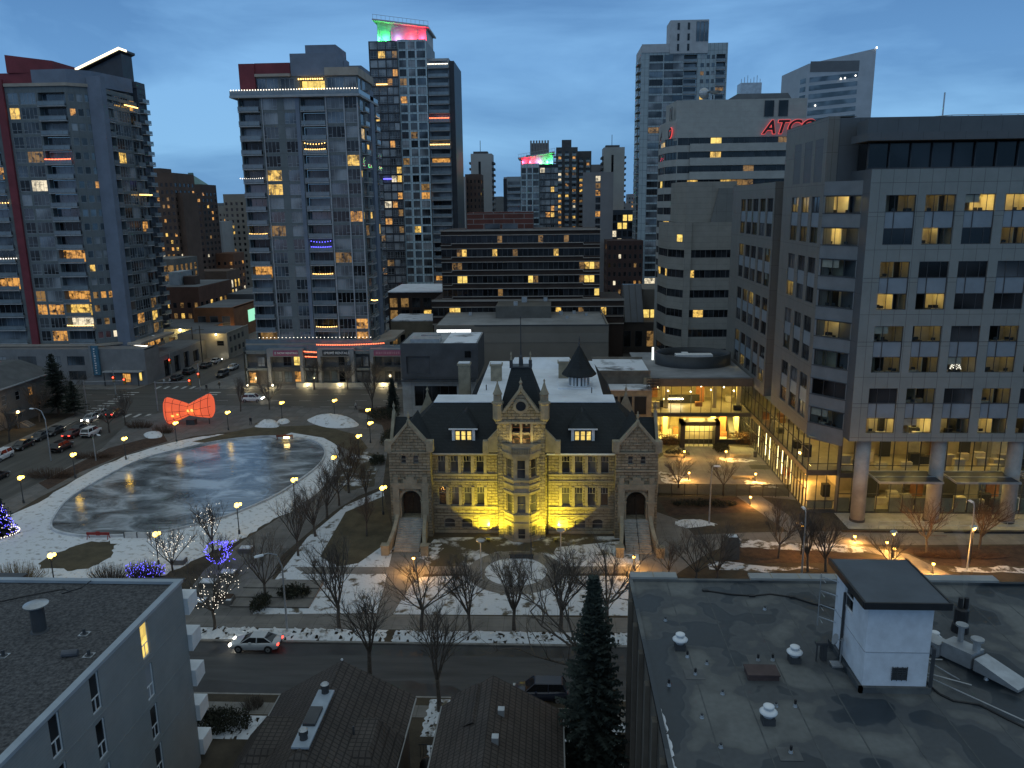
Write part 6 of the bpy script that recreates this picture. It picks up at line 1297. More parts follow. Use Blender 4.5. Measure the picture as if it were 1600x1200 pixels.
brk = M('brown_tower_brick', (.115, .075, .058), .9, .2, .2); brk2 = M('dark_tower_brick', (.085, .058, .048), .9, .2, .2); pal = M('pale_slab_wall', (.34, .335, .325), .85, .1, .1); bei = M('beige_tower_wall', (.24, .21, .175), .85, .15, .1); gre = M('grey_slab_wall', (.22, .215, .22), .85, .12, .1); drk_ = M('dark_balcony_wall', (.08, .08, .085), .85, .2, .2)
def ex_brown(b, X0, X1, Y, Z): m_ = b.mb('wall', brk); m_.box(X0+2, X1-6, Y+2, Y+12, Z, Z+2); m_.box(X1-.01, X1+2.4, Y+2, Y+16, 0, Z-8)
far('brick_tower', 'brown brick apartment tower with many small windows, right of left tower', 228, 280, 270, 330, brk, 2.9, 7, .5, .13, 20, extra=ex_brown, seed=2)
def ex_green(b, X0, X1, Y, Z):
    m_ = b.mb('roof', M('green_copper', (.16, .27, .25), .7, .15, .3)); c = (X0+X1)/2-1; m_.hull([(c-5, Y+2, Z), (c+6, Y+2, Z), (c+6, Y+13, Z), (c-5, Y+13, Z)], [(c-1, Y+6, Z+4.2), (c+1.5, Y+6, Z+4.2), (c+1.5, Y+8, Z+4.2), (c-1, Y+8, Z+4.2)]); m_.box(c-.8, c+1.2, Y+6.2, Y+7.8, Z+4.2, Z+5.6)
far('brick_tower', 'dark brick tower with green copper pyramid roof', 281, 322, 288, 380, brk2, 2.9, 4, .45, .10, 18, extra=ex_green, seed=3)
far('beige_tower', 'beige tower with grid of dark square windows beside the grey apartment tower', 356, 404, 303, 420, bei, 3.0, 6, .42, .06, 22, seed=4)
far('beige_tower', 'lower beige block left of the square-windowed beige tower', 334, 360, 322, 470, bei, 3.0, 4, .42, .10, 22, seed=5)
far('mural_building', 'grey block with dark painted mural patch, far left of centre', 322, 352, 346, 400, pal, 3.0, 0, .4, 0, 14, seed=6, extra=lambda b, X0, X1, Y, Z: b.mb('mural', M('mural_paint', (.05, .055, .06), .8, .6, .35, col2=(.25, .25, .25))).box(X0+4, X1-2, Y-.1, Y-.02, Z-17, Z-5))
def ex_slab(b, X0, X1, Y, Z):
    m_ = b.mb('slit', glass_k); c = X0+(X1-X0)*.42; m_.box(c-.6, c+.6, Y-.1, Y-.02, 4, Z-4); 
    for xa, xb in ((X1-.02, X1+1.0), (X0-1.0, X0+.02)):
        s = MB().use(drk_)
        for k in range(int(Z/3)): s.box(xa, xb, Y+1, Y+15, k*3, k*3+1.1)
        s.build('balcony_edge', b.root)
    m_.use(drk_); m_.box(c-3.5, c+4, Y+3, Y+10, Z, Z+1.3); m_.use(black_m); m_.tube([(c, Y+6, Z), (c, Y+6, Z+7)], .15, 4)
far('slab_tower', 'pale blank slab tower with dark slit and roof beacons, left one', 738, 770, 240, 430, pal, 3, 0, .4, 0, 16, extra=ex_slab, seed=7)
far('slab_tower', 'pale blank slab tower with dark slit, right one by the glass tower', 942, 974, 230, 450, pal, 3, 0, .4, 0, 16, extra=ex_slab, seed=8)
far('slab_tower', 'nearer grey slab tower with window slit, standing behind the banded office', 910, 957, 269, 350, gre, 2.95, 1, .10, .35, 16, False, seed=9, kind='w')
far('slab_block', 'grey block with blank front between the slab towers', 921, 946, 257, 470, gre, 3, 0, .4, 0, 12, seed=10)
far('balcony_tower', 'dark balcony tower with many lit windows, right of the crowned tower', 869, 902, 230, 430, drk_, 2.75, 3, .6, .30, 16, kind='o', seed=11, extra=lambda b, X0, X1, Y, Z: b.mb('wall', drk_).box(X0+3, X0+8, Y+4, Y+9, Z, Z+4))
far('balcony_tower', 'dark balcony tower abutting the lit balcony tower on the right', 902, 923, 236, 440, drk_, 2.75, 2, .6, .16, 16, kind='o', seed=12)
def ex_crown(b, X0, X1, Y, Z):
    m_ = b.mb('crown', gre); w_ = X1-X0
    for i in range(7): x = X0+w_*(.18+.64*i/6); m_.box(x-.5, x+.5, Y+1, Y+2.5, Z, Z+8.5)
    m_.box(X0+w_*.15, X0+w_*.85, Y+1.6, Y+12, Z, Z+7)
far('crowned_tower', 'far tower with finned crown rising behind the small wedge-roofed tower', 823, 864, 242, 500, gre, 3, 6, .4, .10, 16, extra=ex_crown, seed=13)
far('brick_tower', 'small brown block beside the left pale slab tower', 729, 753, 272, 400, brk2, 3, 4, .4, .04, 16, seed=14)
far('slab_block', 'short pale wall block between the glass tower and brown block', 717, 729, 276, 395, pal, 3, 0, .4, 0, 12, seed=15)
far('low_office', 'dark blue glazed low office with bright upper windows, far right of centre', 955, 1004, 328, 420, M('dark_curtain', (.03, .04, .055), .5, .2, .3), 4, 6, .8, .20, 18, seed=16, kind='s', lits=[(1, lit_full), (1, lit_c)], hot=lambda f, c: 2.2 if f > 4 else .4)
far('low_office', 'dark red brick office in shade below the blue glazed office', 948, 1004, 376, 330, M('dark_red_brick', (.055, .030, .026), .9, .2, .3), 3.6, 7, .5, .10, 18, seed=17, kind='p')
far('low_office', 'tiny pale office on the skyline left of the pale glass tower', 980, 1002, 303, 700, gre, 3.4, 5, .6, .3, 20, seed=18)
far('low_office', 'flat grey block on the skyline behind the slab towers', 955, 984, 318, 560, gre, 3.4, 3, .6, .05, 20, seed=19)
# low city, left of centre
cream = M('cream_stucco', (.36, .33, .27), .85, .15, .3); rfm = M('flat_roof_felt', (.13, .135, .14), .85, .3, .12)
def roof(b, X0, X1, Y0, Y1, Z): m_ = b.mb('roof', rfm); m_.box(X0+.3, X1-.3, Y0+.3, Y1-.3, Z+.004, Z+.12)
def ex_bo(b, X0, X1, Y, Z): roof(b, X0, X1, Y, Y+28, Z); m_ = b.mb('plant_box', M('plant_box_cladding', (.28, .31, .33), .6, .2, .4)); m_.box(X0+7, X1-9, Y+6, Y+16, Z, Z+4.6); m_.use(brk2); m_.box(X1-8.5, X1-4.5, Y+8, Y+12, Z, Z+3)
far('brick_office', 'low brown brick office with metal plant box on roof, beyond the left tower', 222, 311, 449, 262, M('brown_brick_wall', (.12, .06, .042), .9, .2, .3), 3.6, 8, .5, .30, 28, seed=20, kind='p', extra=ex_bo, lits=[(2, lit_y), (3, lit_d), (1, lit_c)])
p0 = AY(303, 500, 250); p1 = AY(366, 500, 250)
G2 = Bd('brick_shop', (p0.x+p1.x)/2, 258, 'small brick building with uplit orange pillars, behind the cream building', 'building')
ob = M('orange_brick', (.26, .12, .06), .9, .2, .5); Fs_ = Fac(p0.x, 250, 0); wd = p1.x-p0.x; hs = [(wd*(.1+.3*i), wd*(.1+.3*i)+wd*.2, 3.6, 7.6) for i in range(3)]
for h in hs: G2.win(Fs_, *h, 'cross', fr_l, glass_n)
G2.wall(Fs_, 0, wd, 0, 10.4, hs, ob); w = G2.mb('wall', ob); w.face((p1.x, 250, 0), (p1.x, 275, 0), (p1.x, 275, 10.4), (p1.x, 250, 10.4)); G2.mb('roof', rfm).box(p0.x, p1.x, 250.2, 275, 10.0, 10.2); G2.mb('parapet', ob).box(p1.x-.4, p1.x, 250.4, 275, 10.2, 10.5)
m_ = G2.mb('sign_panel', EM('teal_sign', (.35, .9, .6), 1.0, False)); m_.box(p1.x+.05, p1.x+.15, 262, 268, 4, 8)
for i in range(4):
    l_ = bpy.data.lights.new('pillar_uplight', 'POINT'); l_.energy = 220; l_.color = (1, .6, .2); l_.shadow_soft_size = .2; o = bpy.data.objects.new('pillar_uplight', l_); COL.objects.link(o); o.parent = G2.root; o.location = Vector((p0.x+wd*(.04+.3*i), 249.2, 2.6))-G2.root.location
    b_ = G2.mb('uplight', EM('uplight_lens', (1, .7, .3), 8, False)); b_.ball((p0.x+wd*(.04+.3*i), 249.4, 2.2), .3, 6, 4)
G2.finish()
def lamp_light(name, loc, e_, col=(1, .72, .25), r_=.3, parent=None):
    l_ = bpy.data.lights.new(name, 'POINT'); l_.energy = e_; l_.color = col; l_.shadow_soft_size = r_; o = bpy.data.objects.new(name, l_); COL.objects.link(o); o.location = loc
    if parent is not None: o.parent = parent; o.location = Vector(loc)-parent.location
    return o
G3 = Bd('cream_building', -99, 226, 'two-storey cream building with floodlit front at the street bend', 'building')
Fc1 = Fac(-105.5, 217, 0); hs = [(2, 2.8, 3.4, 4.8), (11.2, 13.2, 3.6, 5.0)]; 
for h in hs: G3.win(Fc1, *h, 'cross', fr_d, glass_k)
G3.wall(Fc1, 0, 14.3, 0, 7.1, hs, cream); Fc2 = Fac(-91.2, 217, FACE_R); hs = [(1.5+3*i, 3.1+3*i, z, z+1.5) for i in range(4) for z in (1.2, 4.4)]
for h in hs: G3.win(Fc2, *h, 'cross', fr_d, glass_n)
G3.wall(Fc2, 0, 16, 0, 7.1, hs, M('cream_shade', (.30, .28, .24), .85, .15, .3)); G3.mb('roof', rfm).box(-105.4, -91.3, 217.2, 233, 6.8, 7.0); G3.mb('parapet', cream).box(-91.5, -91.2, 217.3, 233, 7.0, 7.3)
m_ = G3.mb('wall_lamp', EM('wall_lamp', (1, .82, .4), 20, False))
for x, y, z in ((-98.2, 216.5, 4.2), (-94.2, 216.6, 6.9)): m_.ball((x, y, z), .22, 6, 4); lamp_light('wall_lamp_light', (x, y-.9, z+.1), 260, parent=G3.root)
G3.finish()
G4 = Bd('garage_block', -116, 238, 'low cream sheds with two bright wall lamps before the brown office', 'building')
G4.wall(Fac(-126, 236, 0), 0, 20, 0, 5.6, [], cream); G4.mb('roof', rfm).box(-126, -106, 236.2, 258, 5.3, 5.6)
for k in range(5): G4.win(Fac(-126, 236, 0), 1+k*3.8, 3+k*3.8, .4, 3, 'cross', fr_d, glass_k if k % 2 else lit_d, d=.03)
m_ = G4.mb('wall_lamp', EM('wall_lamp2', (1, .85, .4), 26, False))
for x in (-121.5, -113.3): m_.ball((x, 235.2, 5.4), .35, 6, 4); lamp_light('wall_lamp_light', (x, 234.6, 5.2), 420, (1, .8, .3), parent=G4.root)
G4.finish()
far('dark_shed', 'dark grey flat shed behind the uplit brick building', 352, 402, 460, 285, M('dark_shed_wall', (.08, .09, .105), .8, .2, .3), 4, 0, .5, 0, 26, seed=22, extra=lambda b, X0, X1, Y, Z: roof(b, X0, X1, Y, Y+26, Z))
far('garage_deck', 'grey two-level deck under the brick towers', 230, 276, 405, 300, M('deck_concrete', (.15, .145, .135), .85, .2, .3), 3.4, 1, .9, .8, 20, seed=23, kind='s', lits=[(1, lit_d)])
far('restaurant', 'long low building with bright yellow shopfront far down the side street', 294, 356, 424, 360, M('shop_wall', (.12, .08, .06), .9, .2, .3), 4.5, 8, .8, .75, 16, seed=24, kind='s', lits=[(2, lit_y), (1, lit_w), (1, lit_c)])
far('brick_tower', 'stubby orange brick block beneath the beige tower', 340, 368, 396, 390, M('orange_block', (.16, .08, .05), .9, .2, .3), 3.2, 3, .4, .2, 14, seed=25)
# middle: low stone building with pale roof right of the grey tower
far('stone_hall', 'low building with wide pale snow roof behind the townhouses', 606, 694, 457, 236, brn, 3.6, 5, .7, .25, 24, seed=26, kind='s', lits=[(2, lit_d), (1, lit_y)], extra=lambda b, X0, X1, Y, Z: b.mb('roof', snowroof).box(X0, X1, Y-.3, Y+24, Z, Z+.3))
far('stone_hall', 'low warm stone building with yellow ground windows, left of the white sign', 610, 682, 502, 214, M('warm_stone', (.22, .18, .125), .9, .2, .4), 3.4, 6, .6, .2, 14, seed=27, kind='s', lits=[(2, lit_y), (1, lit_d)], extra=lambda b, X0, X1, Y, Z: b.mb('roof', snowroof_p).box(X0, X1, Y, Y+14, Z, Z+.25), hot=lambda f, c: 3 if f == 0 else .4)
# right of centre: courtyard building with slanted glazing
far('low_office', 'low block with one band of bright yellow windows beside the beige annex', 1004, 1040, 452, 232, M('taupe_block', (.14, .125, .105), .85, .2, .3), 5.6, 3, .9, .5, 16, seed=28, kind='s', lits=[(1, lit_full)], hot=lambda f, c: 2 if f == 1 else 0)
SB = Bd('glass_lean_to', 23, 225, 'steep slate-blue sloped glazing between the banded office and yellow-lit block', 'building')
m_ = SB.mb('sloped_glazing', M('slope_glass', (.05, .065, .09), .3, .2, .3, spec=.6)); m_.hull([(20.6, 222, 9), (26.0, 222, 9), (26.0, 234, 9), (20.6, 234, 9)], [(20.6, 231, 18.6), (26.0, 231, 18.6), (26.0, 234, 18.6), (20.6, 234, 18.6)]); m_.use(dark_steel)
for k in range(4): m_.hull([(20.6+k*1.75, 221.9, 9), (20.75+k*1.75, 221.9, 9), (20.75+k*1.75, 222.2, 9), (20.6+k*1.75, 222.2, 9)], [(20.6+k*1.75, 230.9, 18.7), (20.75+k*1.75, 230.9, 18.7), (20.75+k*1.75, 231.2, 18.7), (20.6+k*1.75, 231.2, 18.7)])
m_ = SB.mb('wall', M('lean_to_wall', (.075, .06, .05), .9, .2, .3)); m_.box(13, 34, 222.5, 236, 0, 8.9)
for k in range(6): SB.win(Fac(0, 222.48, 0), 14+k*3.2, 16+k*3.2, 2, 6.5, 'strip', fr_d, lit_d if k in (1, 4) else glass_k, d=.04)
SB.finish()
lamp_light('yard_lamp', (29.5, 206, 4.2), 900, (1, .75, .3)); mb = MB().use(dark_steel); mb.tube([(29.5, 207, 0), (29.5, 207, 4.6)], .08, 6); mb.use(EM('yard_globe', (1, .8, .35), 30, False)); mb.ball((29.5, 206.6, 4.5), .4, 8, 5); tag(mb.build('yard_lamp'), 'bright yellow lamp lighting the yard wall of the beige annex', 'lamp')
sheet('yard', rect(13.6, 31, 180, 222), asphalt_old, .01)
for i, (x, y) in enumerate(((17, 190), (20.5, 196), (24, 190), (18, 203), (26, 200))):
    bumpy('yard_snow', x-1.6, x+1.8, y-1, y+1.2, 8, 6, .7, 60+i, snow_dirty)
# ------------------------------------------------------------------ foreground buildings
def wallp(b, part, mat, a, c, z0, z1): b.mb(part, mat).face((a[0], a[1], z0), (c[0], c[1], z0), (c[0], c[1], z1), (a[0], a[1], z1))
gravel = M('roof_gravel', (.115, .115, .118), .95, .5, 5, .6, col2=(.035, .035, .038), det=6, lo=.38, hi=.66, bscale=9)
m, n, l, b_ = newmat('roof_gravel_patchy'); gravel_m = gravel
AB = Bd('apartment_block', -43, 40, 'near apartment block with gravel roof and pale metal coping, bottom left', 'apartment block')
awall = MB_('grey_siding', (.25, .27, .275), (.243, .263, .268), (.19, .205, .21), 6, .2, .008, .5, .05, var=.12)
FAB = Fac(-26.6, 20, FACE_R); hs = []
for y0 in (45.4, 39.6, 35.8, 30, 25):
    for z in (12.35, 9.3, 6.3, 3.3):
        h = (y0-20, y0-20+.95, z, z+2.4); hs.append(h); AB.win(FAB, *h, 'side', white_metal, lit_full if (y0 == 45.4 and z > 12) else (glass_bl if (y0, z) in ((45.4, 9.3), (39.6, 6.3)) else glass_k), d=-.13, sub=True)
AB.wall(FAB, 0, 31.4, 0, 15, hs, awall, .16)
wallp(AB, 'wall', awall, (-70, 51.4), (-26.6, 51.4), 0, 15)
mb = AB.mb('wall', awall)
for z in (12.0, 9.0, 6.0): mb.box(-26.598, -26.57, 20, 51.4, z-.04, z+.04)
mb = AB.mb('roof', gravel); mb.box(-70, -26.9, 20, 51.1, 14.6, 14.86)
cop = M('coping_metal', (.30, .35, .40), .45, .12, .6)
mb = AB.mb('coping', cop); mb.box(-26.95, -26.5, 20, 51.5, 14.9, 15.12); mb.box(-70, -26.96, 51.05, 51.5, 14.9, 15.11)
for k in range(5):
    z = 12.6-2.9*k; q = MB().use(white_metal); q.hull([(-28.5, 51.45, z-.3), (-26.3, 51.45, z-.3), (-26.3, 52.9, z-.1), (-28.5, 52.9, z-.1)], [(-28.5, 51.45, z+1.0), (-26.3, 51.45, z+1.0), (-26.3, 52.9, z+1.0), (-28.5, 52.9, z+1.0)]); q.build('balcony', AB.root)
mb = AB.mb('roof_edge', dark_steel); mb.box(-60, -38.8, 51.52, 52.6, 14.7, 14.9); mb.box(-30, -26.7, 51.52, 52.3, 14.6, 14.8)
AB.finish()
mb = MB(); mb.use(dark_steel).lathe((-32.7, 44.6, 14.86), [(.55, 0), (.5, .08), (.42, .1), (.42, 1.75)], 16); mb.use(grey_metal).lathe((-32.7, 44.6, 14.86), [(.72, 1.8), (.74, 1.88), (.3, 2.0), (.02, 2.02)], 18); tag(mb.build('roof_flue'), 'black roof flue with wide pale cap on the gravel roof', 'flue')
for i, (x, y, lab) in enumerate(((-29.6, 44.3, 'short dark vent stub on the gravel roof, farthest from the camera'), (-27.9, 41.9, 'short dark vent stub beside the coping and the grey roof box'), (-33.1, 41.7, 'short dark vent stub at the left frame edge of the gravel roof'))):
    mb = MB().use(dark_steel); mb.lathe((x, y, 14.86), [(.28, 0), (.26, .03), (.1, .05), (.1, .38)], 8); mb.use(grey_metal); mb.box(x-.28, x+.28, y-.28, y+.28, 14.865, 14.89); tag(mb.build('vent_pipe'), lab, 'vent', 'vent stubs on the gravel roof')
mb = MB().use(M('roof_box', (.08, .085, .1), .6, .2, 1)); mb.lathe((0, 0, 0), [(.2, -.45), (.22, -.4), (.22, .4), (.2, .45)], 10)
o = tag(mb.build('roof_vent_box'), 'small grey barrel-shaped roof vent near the coping', 'vent'); o.location = (-29.0, 41.8, 15.05); o.rotation_euler = (0, pi/2, .2)
mb = MB().use(black_m); mb.tube([(-40, 47, 14.9), (-36, 49.4, 14.92), (-34.5, 50.2, 14.9), (-33.9, 49.8, 14.9), (-34.3, 49.5, 14.9), (-33.4, 50.4, 14.9), (-33.0, 51.0, 15.15)], .035, 5); tag(mb.build('roof_cable'), 'black cable looping over the gravel roof to its far edge', 'cable')
# right foreground
RB = Bd('flat_roof_block', 22, 40, 'near flat-roofed brown block with patched dark membrane and white roof hut', 'apartment block')
m, n, l, b = newmat('roof_membrane')
v = coords(n, l); vo = n.new('ShaderNodeTexNoise'); vo.inputs['Scale'].default_value = .26; vo.inputs['Detail'].default_value = 2.5; l.new(v, vo.inputs[0])
r_ = n.new('ShaderNodeValToRGB'); l.new(vo.outputs[0], r_.inputs[0]); r_.color_ramp.interpolation = 'LINEAR'
E0_ = r_.color_ramp.elements; E0_[0].position = .40; E0_[0].color = (.017, .024, .031, 1); E0_[1].position = .62; E0_[1].color = (.125, .132, .130, 1)
for p_, c_ in ((.455, (.024, .033, .042)), (.463, (.062, .069, .075)), (.535, (.066, .073, .079)), (.543, (.086, .091, .091))): q = E0_.new(p_); q.color = c_+(1,)
z3 = n.new('ShaderNodeTexNoise'); z3.inputs['Scale'].default_value = 3; z3.inputs['Detail'].default_value = 8; l.new(v, z3.inputs[0])
mr = n.new('ShaderNodeMapRange'); l.new(z3.outputs[0], mr.inputs[0]); mr.inputs[3].default_value = .75; mr.inputs[4].default_value = 1.25
sc_ = n.new('ShaderNodeVectorMath'); sc_.operation = 'SCALE'; l.new(r_.outputs[0], sc_.inputs[0]); l.new(mr.outputs[0], sc_.inputs['Scale']); l.new(sc_.outputs[0], b.inputs['Base Color'])
rr_ = n.new('ShaderNodeMapRange'); l.new(vo.outputs[0], rr_.inputs[0]); rr_.inputs[1].default_value = .42; rr_.inputs[2].default_value = .5; rr_.inputs[3].default_value = .38; rr_.inputs[4].default_value = .75; l.new(rr_.outputs[0], b.inputs['Roughness'])
memb = m
mb = RB.mb('roof', memb); mb.box(5.75, 33.4, 15, 52.2, 14.6, 14.95); mb.box(33.4, 38, 15, 52.0, 14.6, 14.94)
bw = MB_('brown_precast', (.13, .115, .095), (.12, .105, .088), (.05, .045, .04), 3.2, 15, .12, 0, .2, var=.25)
mb.use(M('membrane_seam', (.075, .082, .086), .6, .3, 2))
for k in range(11): x = 8.1+2.45*k; mb.box(x, x+.07, 15.1, 52.1, 14.951, 14.958)
wallp(RB, 'wall', bw, (5.5, 15), (5.5, 52.5), 0, 15); wallp(RB, 'wall', bw, (5.5, 52.5), (38, 52.5), 0, 15)
mb = RB.mb('pilaster', bw)
for k in range(10): y = 20.5+k*3.2; mb.box(5.2, 5.48, y, y+.5, 0, 14.9)
mb = RB.mb('parapet', memb); mb.box(5.5, 5.75, 15, 52.5, 14.9, 15.12); mb.box(5.76, 38, 52.2, 52.5, 14.9, 15.1)
mb.use(M('pale_coping', (.27, .28, .28), .6, .15, .6)); mb.box(5.6, 8.9, 52.25, 53.1, 15.12, 15.28); mb.box(14.0, 21.4, 52.25, 53.1, 15.12, 15.28); mb.box(25.6, 31, 52.25, 53.1, 15.12, 15.28); mb.use(stone_s)
for x in (7.2, 15.5, 17.4, 18.2, 20): mb.box(x, x+.07, 52.3, 53.05, 15.285, 15.29)
for pts in ([(1030, 1110), (1035, 1112), (1043, 1140), (1040, 1143)], [(1040, 1150), (1046, 1152), (1052, 1180), (1044, 1178)], [(1046, 1183), (1055, 1195), (1060, 1215), (1050, 1210)]):
    o = ragged(px(pts, 14.97), .06, 6, len(pts)); q = MB().use(snow_m); q.face(*[(max(x, 5.78), y, 14.975) for x, y in o]); q.build('roof_snow', RB.root)
pm_ = M('roof_patch', (.10, .105, .108), .7, .2, 1.5)
for x, y in ((8.1, 40.8), (12.0, 42.4), (11.5, 34.2)): q = MB().use(pm_); q.box(x-.55, x+.55, y-.5, y+.5, 14.955, 14.972); q.build('roof_patch', RB.root)
RB.finish()
# roof hut
HU = Bd('roof_hut', 18.6, 41.8, 'white rendered stair hut with overhanging dark flat roof on the near right roof', 'roof hut')
wr = M('white_render', (.62, .66, .72), .7, .12, 1.2, .1)
HU.root.location.z = 14.95
FHu = Fac(16.9, 44.2, FACE_L); hs = [(1.3, 2.6, 18.3, 19.8)]
HU.win(FHu, *hs[0], 'cross', white_metal, glass_k, sub=True); HU.wall(FHu, 0, 4.7, 14.96, 20.35, hs, wr, .15)
w = HU.mb('wall', wr); w.face((16.9, 39.5, 14.96), (20.3, 39.5, 14.96), (20.3, 39.5, 20.35), (16.9, 39.5, 20.35)); w.face((20.3, 39.5, 14.96), (20.3, 44.2, 14.96), (20.3, 44.2, 20.35), (20.3, 39.5, 20.35)); w.face((16.9, 44.2, 14.96), (20.3, 44.2, 14.96), (20.3, 44.2, 20.35), (16.9, 44.2, 20.35))
w.use(M('render_joint', (.35, .38, .42), .7, .1, 1)); w.box(16.92, 20.3, 39.47, 39.5, 17.3, 17.34); w.box(16.87, 16.9, 39.5, 44.1, 17.3, 17.34); w.use(memb); w.box(16.7, 20.5, 39.3, 39.49, 14.95, 15.3); w.box(16.7, 16.89, 39.3, 44.3, 14.95, 15.3)
mb = HU.mb('roof', M('hut_roof', (.075, .09, .11), .6, .2, .4)); mb.box(16.45, 20.75, 38.9, 44.2, 20.4, 20.53); mb.use(black_m); mb.box(16.35, 20.85, 38.78, 38.9, 20.2, 20.58); mb.box(16.33, 16.45, 38.9, 44.3, 20.2, 20.58); mb.box(20.75, 20.85, 38.9, 44.3, 20.2, 20.58); mb.box(16.45, 20.75, 38.9, 44.2, 20.36, 20.4)
mb = HU.mb('vent_grille', dark_steel)
for k in range(7): mb.box(18.4, 19.2, 39.42, 39.5, 15.7+k*.11, 15.76+k*.11)
for k in range(4): mb.box(18.4+k*.26, 18.43+k*.26, 39.4, 39.44, 15.66, 16.5)
mb = HU.mb('ladder', grey_metal)
for z in (18.3, 17.4, 16.6, 19.2): mb.tube([(16.9, 43.9, z), (16.1, 44.6, z), (16.1, 43.8, z)], .03, 5)
mb.tube([(16.1, 44.6, 16), (16.1, 44.6, 19.4)], .03, 5); mb.use(dark_steel); mb.tube([(16.8, 42.6, 15), (16.8, 42.6, 19.2)], .08, 6); mb.tube([(20.5, 39.45, 15), (20.5, 39.45, 17.6), (20.45, 39.6, 17.7)], .1, 6)
for P_ in HU.P.values(): pass
HU.finish()
mb = MB().use(grey_metal); mb.T = lambda x, y, z: (16.3+x, 42.0+y, 16.6+z); mb.tube([(-.05, 0, 0), (-.1, 0, .02)], .32, 12); mb.tube([(0, 0, 0), (.4, 0, -.1)], .03, 5); mb.tube([(.35, .1, -1.65), (.35, .1, 0)], .05, 5); mb.box(-.2, .45, -.3, .3, -1.65, -1.55); tag(mb.build('satellite_dish'), 'small round dish on a post beside the white hut', 'dish')
mb = MB().use(dark_steel); mb.box(15.7, 16.0, 42.4, 42.8, 14.95, 16.0); mb.box(15.3, 16.0, 42.3, 42.6, 16.0, 16.15); mb.tube([(15.4, 42.4, 14.95), (15.4, 42.4, 16.0)], .05, 5); tag(mb.build('roof_cabinet'), 'dark upright service cabinet left of the white hut', 'cabinet')
def mushroom(x, y, lab, s=.74):
    r = empty('roof_ventilator', (x, y, 14.95), lab, 'ventilator', 'round white roof ventilators'); mb = MB().use(dark_steel); mb.box(-.42*s, .42*s, -.42*s, .42*s, .0, .5*s); mb.use(M('ventilator_neck', (.3, .32, .34), .5, .2, 2)); mb.lathe((0, 0, 0), [(.34*s, .5*s), (.34*s, .78*s)], 14); mb.build('curb', r, 1)
    c = MB().use(white_metal); c.smooth = True; c.lathe((0, 0, 0), [(.34*s, .72*s), (.58*s, .78*s), (.62*s, .88*s), (.45*s, 1.02*s), (.34*s, 1.06*s)], 18); c.lathe((0, 0, 0), [(.3*s, 1.06*s), (.28*s, 1.2*s), (.38*s, 1.24*s), (.38*s, 1.32*s), (.25*s, 1.4*s), (.02, 1.42*s)], 18); c.build('cap', r, 1)
mushroom(7.7, 43.5, 'white ventilator nearest the left parapet of the dark roof'); mushroom(14.1, 42.3, 'white ventilator closest to the left side of the white hut'); mushroom(11.1, 36.6, 'white ventilator in the front middle of the dark roof, lowest in view'); mushroom(22.9, 44.2, 'white ventilator behind the roof ducts right of the hut', .7)
small = [(8.0, 42.6, 1, 'black pipe stub just right of the leftmost ventilator'), (7.3, 46.8, 0, 'short grey stub behind the leftmost ventilator'), (9.0, 41.9, 0, 'grey stub right of the leftmost ventilator'), (6.5, 39.7, 1, 'black pipe stub closest to the left parapet'), (8.15, 40.8, 1, 'black stub on the left pale patch'), (12.05, 42.35, 1, 'black stub on the pale patch before the hut'), (12.9, 42.4, 1, 'black stub left of the middle ventilator'), (14.0, 48.4, 0, 'grey stub near the cable on the far part of the dark roof'), (9.3, 39.0, 0, 'grey stub in the middle of the left roof half'), (7.8, 36.9, 0, 'grey stub left of the front ventilator'), (12.9, 38.0, 1, 'black stub right of the front ventilator'), (11.9, 38.0, 0, 'low grey stub behind the front ventilator'), (11.6, 34.3, 1, 'tall black stub on the nearest pale patch'), (8.3, 34.6, 0, 'grey stub nearest the left bottom of the roof'), (25.3, 44.0, 1, 'black stub at the right end of the roof by the smoking flue'), (24.2, 40.8, 1, 'black stub right of the roof ducts')]
for x, y, k, lab in small:
    mb = MB().use(grey_metal); mb.lathe((x, y, 14.95), [(.13, 0), (.11, .05), (.08, .16)], 8); mb.use(black_m if k else dark_steel); mb.lathe((x, y, 14.95), [(.07, .15), (.07, .40 if k else .25)], 8); tag(mb.build('vent_pipe'), lab, 'vent', 'vent stubs on the dark roof')
mb = MB().use(M('rust_hatch', (.075, .05, .048), .7, .25, 1)); mb.box(11.0, 12.7, 40.3, 41.3, 14.95, 15.25); mb.box(10.95, 12.75, 40.25, 41.35, 15.25, 15.33); tag(mb.build('roof_hatch'), 'low brown roof hatch between the ventilators', 'hatch')
mb = MB().use(black_m); P = [(10.6, 50.9), (12.2, 50.4), (13.6, 50.2), (14.9, 50.5), (16.3, 50.1), (17.4, 49.2), (19.2, 48.4), (20.8, 46.8)]
mb.tube([(x, y, 15.0) for x, y in P], .05, 5)
for x, y in P[0::2]: mb.box(x-.2, x+.2, y-.12, y+.12, 14.955, 15.06)
tag(mb.build('roof_cable'), 'black cable snaking across the far end of the dark roof', 'cable')
mb = MB().use(grey_metal); mb.hull([(22.6, 42.8, 15.2), (23.6, 43.4, 15.2), (24.6, 42.0, 15.2), (23.6, 41.4, 15.2)], [(22.6, 42.8, 16.1), (23.6, 43.4, 16.1), (24.6, 42.0, 16.1), (23.6, 41.4, 16.1)]); mb.hull([(23.7, 41.3, 15.2), (24.7, 41.9, 15.2), (26.1, 39.9, 15.2), (25.0, 39.2, 15.2)], [(23.7, 41.3, 15.9), (24.7, 41.9, 15.9), (26.1, 39.9, 15.35), (25.0, 39.2, 15.35)])
